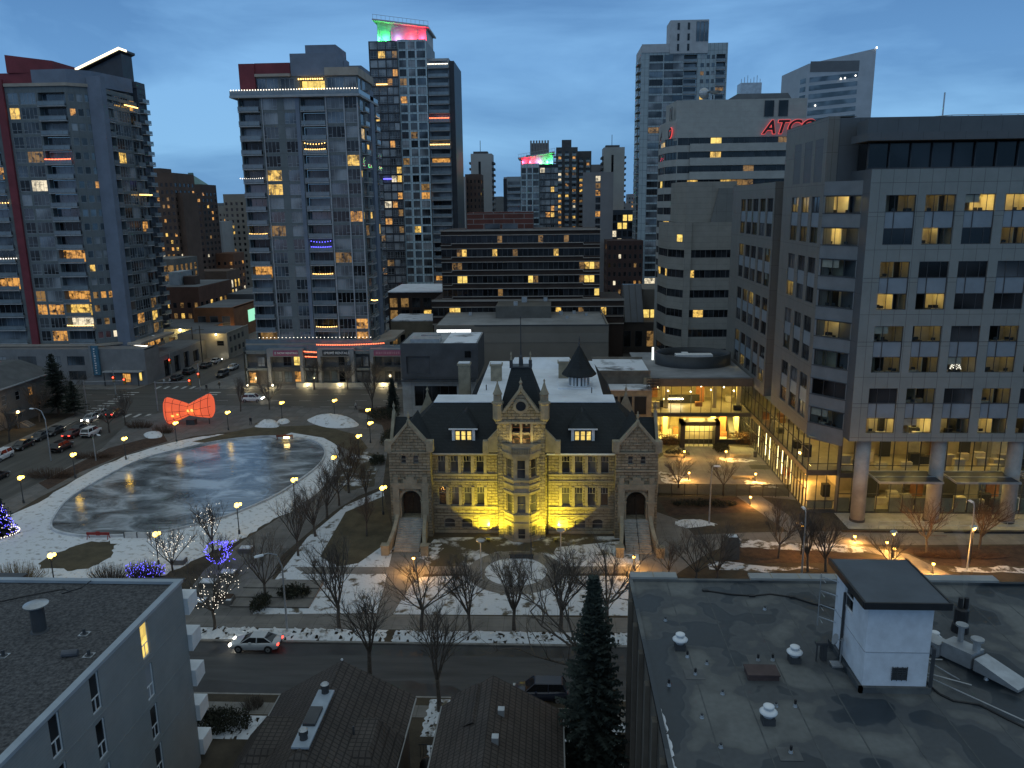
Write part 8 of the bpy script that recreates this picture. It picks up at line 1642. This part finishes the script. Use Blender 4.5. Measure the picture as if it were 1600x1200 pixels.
for i, (px_, py_) in enumerate(((752, 905), (876, 888))):
    p = G(px_, py_); mb = MB().use(grey_metal); mb.tube([(p.x, p.y, 0), (p.x, p.y, 4.6)], .07, 7); mb.lathe((p.x, p.y, 0), [(.05, 4.5), (.5, 4.66), (.5, 4.78), (.1, 4.84)], 12); mb.lathe((p.x, p.y, 0), [(.2, 0), (.2, .12)], 8)
    tag(mb.build('pole_lamp'), ('unlit flat-headed pole lamp left of the flower bed', 'unlit flat-headed pole lamp right of the flower bed')[i], 'lamp', 'unlit pole lamps on the school lawn')
p = G(815, 905); mb = MB().use(dark_steel); mb.tube([(p.x, p.y, 0), (p.x, p.y, 9.6)], [.09, .05], 7) if False else mb.tube([(p.x+1.1, p.y-.2, 0), (p.x+1.1, p.y-.2, 9)], .05, 6); tag(mb.build('flagpole'), 'thin bare flagpole rising from the round flower bed', 'flagpole')
p = G(815, 872); mb = MB().use(dark_steel); mb.box(p.x-1.4, p.x+1.4, p.y-.2, p.y+.2, 0, .5); mb.box(p.x-1.5, p.x+1.5, p.y-.3, p.y+.3, .5, .62); tag(mb.build('memorial_bench'), 'dark bench at the back of the round flower bed', 'bench')
def signal(px_, py_, arm, lit, label, rot=0.0, amber=False):
    p = G(px_, py_); o = empty('traffic_signal', (p.x, p.y, 0), label, 'traffic signal', 'traffic signals at the crossing'); o.rotation_euler = (0, 0, rot); P = MB().use(grey_metal); P.tube([(0, 0, 0), (0, 0, 6.4)], [.13, .1], 7)
    if arm: P.tube([(0, 0, 6.0), (arm, 0, 6.3)], [.09, .06], 6)
    P.build('pole', o, 1)
    for x, z in (((arm, 5.8),) if arm else ())+((.0, 3.2),):
        q = MB().use(M('signal_housing', (.30, .17, .02), .6, .1, 1)); q.box(x-.24, x+.24, -.34, -.12, z-.2, z+1.0); q.use(black_m); q.box(x-.3, x+.3, -.12, -.08, z-.3, z+1.1); h = q.build('signal_head', o, 1)
        lt = MB().use(EM('signal_red', (1, .04, .02), 14)); lt.ball((x, -.38, z+.8), .15, 8, 5); lt.use(EM('signal_dim', (.2, .15, .02), .2, False)); lt.ball((x, -.36, z+.4), .12, 6, 4); lt.ball((x, -.36, z+.02), .12, 6, 4); lt.build('lamp', h, 1)
        if not lit: break
for q in ((181, 616, 0, 1, 'traffic signal at the far left corner of the crossing, glowing orange'), (313, 610, 0, 1, 'traffic signal at the far right corner showing bright red'), (247, 642, 7.5, 0, 'traffic signal mast with long arm at the near corner'), (136, 640, 9.0, 0, 'traffic signal mast with arm over the side street, left of the twin signals'), (268, 586, 0, 1, 'traffic signal far down the side street, seen orange over parked cars')): signal(*q)
for x, y, lab in ((140, 640, 0), ): pass
p = G(238, 560); 
def cobra(px_, py_, h, label):
    street_lamp(px_, py_, h, 1.6, -1.2, label)
cobra(240, 590, 11, 'street lamp above the podium canopy at the crossing'); cobra(150, 720, 5.0, 'short street lamp among the cars on the side street')
# utility poles by the cream building
for i, (px_, py_, h) in enumerate(((317, 568, 10.5), (304, 560, 9))):
    p = G(px_, py_); mb = MB().use(bark); mb.tube([(p.x, p.y, 0), (p.x, p.y, h)], [.17, .12], 7); mb.box(p.x-1.2, p.x+1.2, p.y-.06, p.y+.06, h-1.2, h-1.05); tag(mb.build('utility_pole'), ('wooden utility pole before the floodlit cream wall, taller one', 'shorter utility pole before the floodlit cream wall')[i], 'pole')
# ------------------------------------------------------------------ vehicles
carglass = DARKGLASS('car_glass', (.012, .014, .018), .06, .6, .0, .2); tyre_m = M('tyre_rubber', (.02, .02, .02), .85, .2, 3); rim_m = M('wheel_rim', (.30, .31, .32), .4, .15, 3, metal=.5)
hl_on = EM('headlight_on', (1, .93, .75), 26); hl_off = M('headlight_off', (.5, .52, .54), .2, .1, 3); tl_on = EM('tail_light_on', (1, .05, .03), 5); tl_off = M('tail_light_off', (.22, .02, .02), .3, .1, 3)
def paint(name, c): return M(name, c, .28, .08, 1.0, spec=.7)
P_SIL = paint('silver_paint', (.46, .48, .50)); P_WHT = paint('white_paint', (.72, .73, .74)); P_BLK = paint('black_paint', (.016, .017, .02)); P_NVY = paint('navy_paint', (.018, .024, .045)); P_GRY = paint('dark_grey_paint', (.05, .052, .056)); P_RED = paint('dark_red_paint', (.10, .02, .02))
def car_proto(kind):
    o = empty('parked_car', (0, 0, 0)); suv = kind != 'sedan'; B = MB().use(P_BLK); B.smooth = True
    if suv: st = [(-2.3, .5, .95, .80), (-2.22, .36, 1.08, .90), (-1.4, .28, 1.10, .95), (0, .27, 1.06, .96), (1.1, .27, 1.05, .96), (1.6, .28, 1.02, .94), (2.2, .36, .86, .86), (2.38, .5, .70, .74)]; cab = (-2.18, -1.85, .55, 1.35, 1.74, .80, .66)
    else: st = [(-2.4, .48, .78, .72), (-2.25, .34, .97, .84), (-1.5, .26, 1.00, .90), (-.4, .23, .95, .92), (.9, .23, .93, .92), (1.5, .25, .89, .90), (2.2, .32, .73, .80), (2.42, .44, .58, .64)]; cab = (-1.85, -1.05, .40, 1.30, 1.44, .78, .58)
    ring = lambda x, a, c, w: [(x, -w*.9, a), (x, -w, a+(c-a)*.45), (x, -w*.97, c-.10), (x, -w*.84, c), (x, 0, c+.025), (x, w*.84, c), (x, w*.97, c-.10), (x, w, a+(c-a)*.45), (x, w*.9, a)]
    V = [q for s in st for q in ring(*s)]; m_ = 9
    B.add(V, [(i*m_+j, i*m_+j+1, (i+1)*m_+j+1, (i+1)*m_+j) for i in range(len(st)-1) for j in range(m_-1)]+[tuple(range(m_)), tuple(range((len(st)-1)*m_, len(st)*m_))[::-1]]); B.smooth = False
    x0, x1, x2, x3, zr, wb, wr_ = cab; zb = .98 if not suv else 1.07; zf_ = .90 if not suv else 1.03
    B.hull([(x1, -wr_, zr-.05), (x2, -wr_, zr-.05), (x2, wr_, zr-.05), (x1, wr_, zr-.05)], [(x1+.1, -wr_*.88, zr), (x2-.1, -wr_*.88, zr), (x2-.1, wr_*.88, zr), (x1+.1, wr_*.88, zr)])
    mid = (x1+x2)/2
    for s in (-1, 1):
        B.tube([(x0, s*wb, zb-.03), (x1, s*wr_, zr-.03)], .05, 5); B.tube([(x3, s*wb, zf_-.03), (x2, s*wr_, zr-.03)], .045, 5); B.tube([(mid, s*wb*1.01, zb-.03), (mid, s*wr_*1.02, zr-.03)], .05, 5)
        B.box(x2-.25, x2-.05, s*.98-.08, s*.98+.08, zb-.02, zb+.12)
        for wx in (-1.45, 1.42): B.use(black_m); B.tube([(wx, s*.80, .34), (wx, s*.935, .34)], .40, 16); B.use(P_BLK)
    B.use(black_m); B.box(st[-1][0]-.06, st[-1][0]+.012, -.5, .5, .42, .55); B.box(st[0][0]-.012, st[0][0]+.06, -.4, .4, .5, .6); B.build('body', o, 1)
    W_ = MB().use(carglass); zr -= .05
    W_.face((x2, -wr_, zr), (x2, wr_, zr), (x3, wb, zf_), (x3, -wb, zf_)); W_.face((x1, wr_, zr), (x1, -wr_, zr), (x0, -wb, zb), (x0, wb, zb))
    for s in (-1, 1): W_.face((x1, s*wr_, zr), (x2, s*wr_, zr), (x3, s*wb, zf_), (x0, s*wb, zb))
    W_.build('window', o, 1)
    for wx in (-1.45, 1.42):
        for s in (-1, 1):
            t = MB().use(tyre_m); t.tube([(0, -.11, 0), (0, .11, 0)], .335, 18); tw = t.build('wheel', o, 1); tw.location = (wx, s*.84, .335); rm = MB().use(rim_m); rm.tube([(0, s*.105, 0), (0, s*.122, 0)], .22, 10); rm.use(black_m); rm.tube([(0, s*.10, 0), (0, s*.128, 0)], .06, 6); rm.build('rim', tw, 1)
    for s in (-1, 1):
        h = MB().use(hl_off); zz = .62 if not suv else .78; h.box(2.18, 2.40, s*.60-.17, s*.60+.17, zz-.08, zz+.08); h.build('headlight', o, 1); h = MB().use(tl_off); zz = .80 if not suv else .92; h.box(-2.41 if not suv else -2.31, -2.24 if not suv else -2.16, s*.62-.16, s*.62+.16, zz-.09, zz+.07); h.build('tail_light', o, 1)
    return o
PROTO = {'sedan': car_proto('sedan'), 'suv': car_proto('suv')}; fresh = {'sedan': True, 'suv': True}
def car(px_, py_, kind, col, ang, label, hl=False, tl=False, group='cars on the side street', name='car', xy=None, cat='car'):
    p = Vector(xy+(0,)) if xy else G(px_, py_, -.12); o = PROTO[kind] if fresh[kind] else copy_tree(PROTO[kind]); fresh[kind] = False
    o.name = name; o.location = (p.x, p.y, -.122); o.rotation_euler = (0, 0, ang); tag(o, label, cat, group)
    for c in o.children:
        nm = c.name.split('.')[0]
        if nm == 'body': c.material_slots[0].link = 'OBJECT'; c.material_slots[0].material = col
        if nm == 'headlight': c.material_slots[0].link = 'OBJECT'; c.material_slots[0].material = hl_on if hl else hl_off
        if nm == 'tail_light': c.material_slots[0].link = 'OBJECT'; c.material_slots[0].material = tl_on if tl else tl_off
    if hl:
        a = Vector((cos(ang), sin(ang), 0)); l_ = spot('headlight_beam', Vector((p.x, p.y, .65))+a*2.5, Vector((p.x, p.y, 0))+a*9, 120, (1, .93, .75), 60, .6); l_.parent = o; l_.matrix_parent_inverse = Matrix.LocRotScale(Vector((p.x, p.y, -.122)), Matrix.Rotation(ang, 3, 'Z'), None).inverted()
    return o
for k in ('sedan', 'suv'): car(0, 0, k, P_SIL, 0, 'x')          # placed properly just below
fresh = {'sedan': True, 'suv': True}
U = pi/2
car(401, 1012, 'sedan', P_SIL, pi, 'silver sedan with lit lamps driving left past the snow bank', True, True, 'cars on the front street')
car(845, 1090, 'suv', P_NVY, pi, 'dark navy suv parked at the near kerb beneath the spruce', False, False, 'cars on the front street')
car(395, 627, 'suv', P_WHT, 0, 'white suv with lit headlights driving right on the cross street', True, True, 'cars on the cross street')
for q in ((36, 700, 'sedan', P_BLK, -U, 'black car parked on the far kerb, second from the left edge'), (64, 686, 'sedan', P_GRY, -U, 'dark grey car parked third along the far kerb'), (86, 678, 'sedan', P_BLK, -U, 'dark car at the end of the far kerb row'), (2, 718, 'suv', P_WHT, -U, 'white car cut by the left frame edge on the side street'), (97, 703, 'suv', P_BLK, U, 'big black suv parked on the near side of the side street'), (143, 680, 'suv', P_WHT, U, 'white suv in the right lane of the side street'), (126, 673, 'sedan', P_GRY, U, 'dark car close behind the white suv in the left lane'), (115, 682, 'sedan', P_RED, U, 'dark red car with glowing brake lights', False, True), (143, 657, 'sedan', P_SIL, -U, 'car with blue-white headlights facing the camera, left one of two', True, False), (157, 651, 'sedan', P_WHT, -U, 'car with white headlights facing the camera, right one of two', True, False), (180, 650, 'suv', P_BLK, U, 'black suv with red tail lights at the stop line', False, True), (276, 594, 'sedan', P_BLK, U, 'dark car beyond the crossing, nearest of the left pair'), (296, 584, 'suv', P_GRY, U, 'dark suv beyond the crossing, farther of the left pair'), (322, 574, 'sedan', P_GRY, U, 'silver-grey car parked before the cream building, nearer one'), (338, 567, 'sedan', P_SIL, U, 'car with lamps lit at the bend before the cream building', True, False), (348, 588, 'suv', P_BLK, -U, 'black suv on the right side of the street beyond the crossing'), (364, 577, 'sedan', P_SIL, -U, 'silver car on the right side of the street beyond the crossing'), (300, 552, 'suv', P_WHT, 0, 'white van with lights parked under the floodlit cream wall', True, True), (-6, 750, 'sedan', P_BLK, U, 'dark car at the left frame edge in the near lane')): car(*q)
# ------------------------------------------------------------------ people
def person(px_, py_, label, coat, legs, ang=0.0, stride=.25, h=1.72):
    p = G(px_, py_); me = bpy.data.meshes.new('person'); s = h/1.72
    J = [(0, 0, .93, .13), (0, 0, 1.15, .14), (0, 0, 1.38, .16), (0, .01, 1.50, .06), (0, .02, 1.62, .10), (0, .02, 1.72, .075)]
    E_ = [(0, 1), (1, 2), (2, 3), (3, 4), (4, 5)]
    for sx in (-1, 1):
        b0 = len(J); f = stride*sx; J += [(sx*.09, 0, .88, .10), (sx*.10, f*.5, .48, .07), (sx*.10, f-.05, .09, .05), (sx*.11, f+.14, .04, .045)]; E_ += [(0, b0), (b0, b0+1), (b0+1, b0+2), (b0+2, b0+3)]
        b1 = len(J); J += [(sx*.19, 0, 1.38, .07), (sx*.25, -f*.3, 1.12, .055), (sx*.26, -f*.6+.08, .88, .042), (sx*.26, -f*.7+.1, .79, .035)]; E_ += [(2, b1), (b1, b1+1), (b1+1, b1+2), (b1+2, b1+3)]
    bm = bmesh.new(); L_ = bm.verts.layers.skin.verify(); vs = [bm.verts.new((x*s, y*s, z*s)) for x, y, z, _ in J]
    for v_, j in zip(vs, J): v_[L_].radius = (j[3]*s, j[3]*s)
    vs[0][L_].use_root = True
    for a, c in E_: bm.edges.new((vs[a], vs[c]))
    bm.to_mesh(me); bm.free(); o = bpy.data.objects.new('person', me); COL.objects.link(o); o.modifiers.new('skin', 'SKIN'); q = o.modifiers.new('sub', 'SUBSURF'); q.levels = q.render_levels = 1
    m, n, l, b = newmat('clothing'); v_ = coords(n, l); sp = n.new('ShaderNodeSeparateXYZ'); l.new(v_, sp.inputs[0]); cr_ = n.new('ShaderNodeValToRGB'); mr_ = n.new('ShaderNodeMapRange'); mr_.inputs[2].default_value = 1.8; l.new(sp.outputs[2], mr_.inputs[0]); l.new(mr_.outputs[0], cr_.inputs[0]); cr_.color_ramp.interpolation = 'CONSTANT'
    ee = cr_.color_ramp.elements; ee[0].color = legs+(1,); ee[1].position = .5; ee[1].color = coat+(1,)
    for p_, c_ in ((.84, (.42, .28, .21)), (.92, (.04, .03, .025))): w = ee.new(p_); w.color = c_+(1,)
    l.new(cr_.outputs[0], b.inputs['Base Color']); me.materials.append(m); o.location = (p.x, p.y, 0); o.rotation_euler = (0, 0, ang); tag(o, label, 'person', 'pedestrians')
person(323, 611, 'person in dark coat standing by the red signal at the crossing', (.02, .02, .025), (.02, .02, .02)); person(556, 640, 'person in pale jacket walking along the cross street pavement', (.45, .45, .43), (.03, .03, .04), U); person(392, 664, 'person in black standing beside the path right of the bow', (.015, .015, .018), (.015, .015, .02)); person(257, 602, 'person in pale coat crossing at the far end of the crosswalk', (.40, .40, .40), (.04, .04, .05), 0); person(266, 601, 'person in white jacket a step right of the crosswalk walker', (.5, .5, .5), (.03, .03, .03), U); person(343, 607, 'person in dark clothes right of the one by the red signal', (.03, .03, .03), (.02, .02, .02), 1)
# ------------------------------------------------------------------ glowing bow
c = G(298, 662); bo = empty('glowing_bow', (c.x, c.y, 0), 'big red glowing bow-shaped lantern sculpture on the park corner', 'sculpture')
bm_, n, l, b = newmat('red_lantern_fabric'); n.remove(b); tr = n.new('ShaderNodeBsdfTranslucent'); tr.inputs[0].default_value = (.95, .30, .10, 1); di = n.new('ShaderNodeBsdfDiffuse'); di.inputs[0].default_value = (.30, .05, .03, 1); em = n.new('ShaderNodeEmission'); em.inputs[0].default_value = (1, .21, .11, 1); em.inputs[1].default_value = .46
m1 = n.new('ShaderNodeMixShader'); m1.inputs[0].default_value = .5; l.new(di.outputs[0], m1.inputs[1]); l.new(tr.outputs[0], m1.inputs[2]); a1_ = n.new('ShaderNodeAddShader'); l.new(m1.outputs[0], a1_.inputs[0]); l.new(em.outputs[0], a1_.inputs[1]); l.new(a1_.outputs[0], n['Material Output'].inputs[0])
mb = MB().use(bm_); mb.smooth = True; ku, kv = 28, 24; grid = []
def bowp(i, j):
    u = -1+2*i/ku; a = 2*pi*j/kv; au = abs(u); hgt = 1.1+1.75*(au**.9)*(1.12 if u < 0 else .92)
    if au > .8: hgt *= sqrt(max(0.02, 1-((au-.8)/.22)**2*.80))
    dep = .55+.75*sqrt(max(0, 1-(au-.5)**2*3)); x = u*5.0; z = 2.85+(.95*au if u > 0 else -.25*au)+hgt*sin(a); return (x, dep*cos(a)*(1.0 if au < .9 else .6), z)
V = [bowp(i, j) for i in range(ku+1) for j in range(kv)]
mb.add(V, [(i*kv+j, i*kv+(j+1) % kv, (i+1)*kv+(j+1) % kv, (i+1)*kv+j) for i in range(ku) for j in range(kv)]+[tuple(range(kv)), tuple(range(ku*kv, (ku+1)*kv))]); mb.build('lantern_skin', bo, 1)
rb_ = MB().use(M('lantern_rib', (.20, .03, .02), .6, .1, 1))
for i in range(2, ku, 4): rb_.tube([(bowp(i, j)[0], bowp(i, j)[1]*1.01, bowp(i, j)[2]) for j in range(kv)]+[bowp(i, 0)], .045, 4)
for j in (0, 3, 9, 12, 15, 18, 21): rb_.tube([(bowp(i, j)[0], bowp(i, j)[1]*1.01, bowp(i, j)[2]) for i in range(1, ku)], .04, 4)
rb_.build('rib', bo, 1)
for x, e_ in ((-3.3, 4), (-2.1, 7), (-.3, 8), (.7, 10), (2.3, 5)):
    l_ = lamp_light('lantern_lamp', (0, 0, 0), e_, (1, .50, .12), .12); l_.parent = bo; l_.location = (x, -.72 if abs(x) > 1 else -.5, 2.0 if x < -1 else 2.7)
q = MB().use(EM('lantern_hot_spot', (1, .55, .10), 1.5, False)); q.smooth = True
for x, y, z, r_ in ((-2.9, -.92, 1.9, .42), (-1.9, -.95, 2.2, .36), (.25, -.72, 2.85, .42), (1.1, -.86, 3.0, .48), (2.4, -.95, 3.3, .3), (-3.4, -.8, 3.2, .26)): q.ball((x, y, z), r_, 12, 8, .8)
q.build('lamp', bo, 1)  # glowing balls added at the skin, imitating hot spots of the light inside
q = MB().use(dark_steel); q.box(-.5, 1.2, -.9, .3, 0, 1.0); q.tube([(-3.6, 0, 0), (-3.6, 0, 1.6)], .1, 6); q.tube([(3.8, 0, 0), (3.8, 0, 2.0)], .1, 6); q.build('stand', bo, 1)
# ------------------------------------------------------------------ rink things, plaza things
def barricade(px_, py_, label, ang, col):
    p = G(px_, py_); o = empty('barricade', (p.x, p.y, 0), label, 'barricade', 'red barricades on the ice edge'); o.rotation_euler = (0, 0, ang); b = MB().use(col); b.box(-1.5, 1.5, -.05, .05, .55, .9); b.box(-.25, .25, -.07, .07, .5, 1.0); b.build('board', o, 1)
    for sx in (-1.35, 1.35):
        f = MB().use(col); f.tube([(sx, -.3, 0), (sx, 0, .9)], .05, 5); f.tube([(sx, .3, 0), (sx, 0, .9)], .05, 5); f.build('leg', o, 1)
redb = M('barricade_red', (.30, .035, .03), .6, .15, 1); barricade(154, 842, 'red barricade at the near left edge of the ice', 0.0, redb); barricade(445, 687, 'dark red barricade at the far edge of the ice', .1, M('barricade_dark', (.12, .04, .03), .6, .15, 1))
p = G(215, 840); mb = MB().use(M('rink_board', (.55, .55, .55), .6, .15, 1)); mb.box(p.x-1.8, p.x+1.8, p.y-.08, p.y+.08, .02, .7); mb.use(dark_steel); 
for k in (-1.7, 0, 1.7): mb.box(p.x+k-.05, p.x+k+.05, p.y-.14, p.y+.1, 0, .75)
tag(mb.build('rink_board'), 'short pale board standing right of the red barricade', 'board')
p = G(448, 690); mb = MB().use(EM('rink_lamp', (1, .7, .25), 12)); mb.box(p.x-.5, p.x+.5, p.y-.1, p.y+.1, .6, .9); tag(mb.build('work_light'), 'low bright work light at the far edge of the ice', 'lamp')
for i, (x, y, lab) in enumerate(((357, 900, 'square snow-topped planter by the purple ring'), (350, 940, 'square planter nearest the front pavement steps'), (326, 915, 'square planter between the lit street tree and plaza'), (280, 880, 'square planter in front of the white-lit round tree'), (358, 945, 'small pale cube seat on the plaza'), (385, 862, 'planter box beside the sparsely lit tree'), (310, 945, 'dark planter with snow left of the plaza cube'))):
    p = G(x, y); s = (.9, 1.0, .9, .8, .35, .8, .9)[i]; mb = MB().use(plaza_m); mb.box(p.x-s, p.x+s, p.y-s*.7, p.y+s*.7, 0, .55); mb.use(snow_m if i not in (1,) else mulch); mb.box(p.x-s+.1, p.x+s-.1, p.y-s*.7+.1, p.y+s*.7-.1, .55, .63); tag(mb.build('planter'), lab, 'planter', 'planters on the plaza')
mb = MB().use(concrete)
for k in range(3): y = 75.2+k*1.9; mb.box(-34, -25.5, y, y+1.9, 0, .14*(k+1))
tag(mb.build('plaza_steps'), 'broad shallow steps from the front pavement up to the plaza', 'steps')
p = G(1142, 872); mb = MB().use(M('monument_stone', (.10, .095, .09), .8, .2, 1)); mb.hull([(p.x-.9, p.y-.5, 0), (p.x+.9, p.y-.5, 0), (p.x+.9, p.y+.5, 0), (p.x-.9, p.y+.5, 0)], [(p.x-.8, p.y-.45, 2.6), (p.x+.8, p.y-.45, 2.6), (p.x+.8, p.y+.45, 2.8), (p.x-.8, p.y+.45, 2.8)]); mb.use(snow_m); mb.box(p.x-.6, p.x+.6, p.y-.4, p.y+.4, 2.78, 2.84); tag(mb.build('sign_monument'), 'dark stone slab sign with snow cap standing in the plaza bed', 'monument')
for i, (y0, y1, z0_) in enumerate(((92, 94.0, .0), )): pass
# row houses at left edge
RH = Bd('row_house', -113, 150, 'grey gabled row house with lit porch lamp at the left edge', 'house'); rw = M('row_house_wall', (.16, .155, .15), .85, .2, .5); FRH = Fac(-106, 138, FACE_R); hs = []
for a, z in ((2, 1), (2, 4.6), (6, 4.6), (10, 1), (10, 4.6), (14, 4.6), (16, 1)): h = (a, a+1.3, z, z+1.8); hs.append(h); RH.win(FRH, *h, 'cross', fr_l, lit_w if a == 14 else glass_n)
RH.wall(FRH, 0, 22, 0, 8, hs, rw); Ff = Fac(-122, 138, 0); RH.wall(Ff, 0, 16, 0, 8, [], rw)
m_ = RH.mb('roof', M('row_roof', (.10, .105, .11), .8, .2, .5)); m_.hull([(-123, 137.5, 8), (-105.4, 137.5, 8), (-105.4, 160.5, 8), (-123, 160.5, 8)], [(-117, 140, 11), (-111, 140, 11), (-111, 158, 11), (-117, 158, 11)]); m_.use(fr_l); m_.box(-105.4, -105.2, 137.5, 160.5, 7.8, 8.05)
m_ = RH.mb('porch', rw); m_.box(-106, -103.5, 144, 147, 2.9, 3.1); m_.box(-103.7, -103.5, 144, 144.2, 0, 2.9); m_.use(concrete)
for k in range(5): m_.box(-103.5+k*.35, -103.15+k*.35, 144.4, 146.6, 0, 1.0-.2*k)
m_ = RH.mb('porch_lamp', EM('porch_globe', (1, .6, .2), 16)); m_.ball((-103.2, 144.1, 3.3), .28, 8, 5); lamp_light('porch_light', (-102.8, 143.8, 3.1), 90, (1, .6, .2), .2, RH.root)
RH.finish()
R9 = Bd('row_house', -113, 172, 'grey row house unit behind the pines with pale fascia', 'house'); R9.wall(Fac(-106, 161, FACE_R), 0, 0.1, 0, 8, [], rw); m_ = R9.mb('wall', rw); m_.box(-122, -106.5, 100, 136, 0, 7.4); m_.use(fr_l); m_.box(-106.5, -106.3, 100, 136, 7.2, 7.5)
for k in range(7): R9.win(Fac(-106.5, 100, FACE_R), 2+k*4.8, 3.6+k*4.8, 4.4, 6.2, 'cross', fr_l, lit_w if k == 5 else glass_n, d=.03); R9.win(Fac(-106.5, 100, FACE_R), 2+k*4.8, 3.6+k*4.8, 1, 2.8, 'cross', fr_l, glass_n, d=.03)
R9.root['label'] = 'longer grey row house wing at the left edge, nearest the parked cars'
R9.finish()
# christmas tree glowing inside an office window
rr = random.Random(6); P = []
for i in range(70): t = i/70; q = .7*(1-t); a = i*2.4; P.append((50.5+q*cos(a), 99.9+.3*q*sin(a), 20.5+1.7*t))
mb = MB().use(black_m).tube(P, .01, 3).use(bulb_p)
for c in P: mb.ball(c, .05, 4, 3)
tag(mb.build('christmas_tree_lights'), 'small christmas tree of white lights glowing behind an office window', 'string lights')
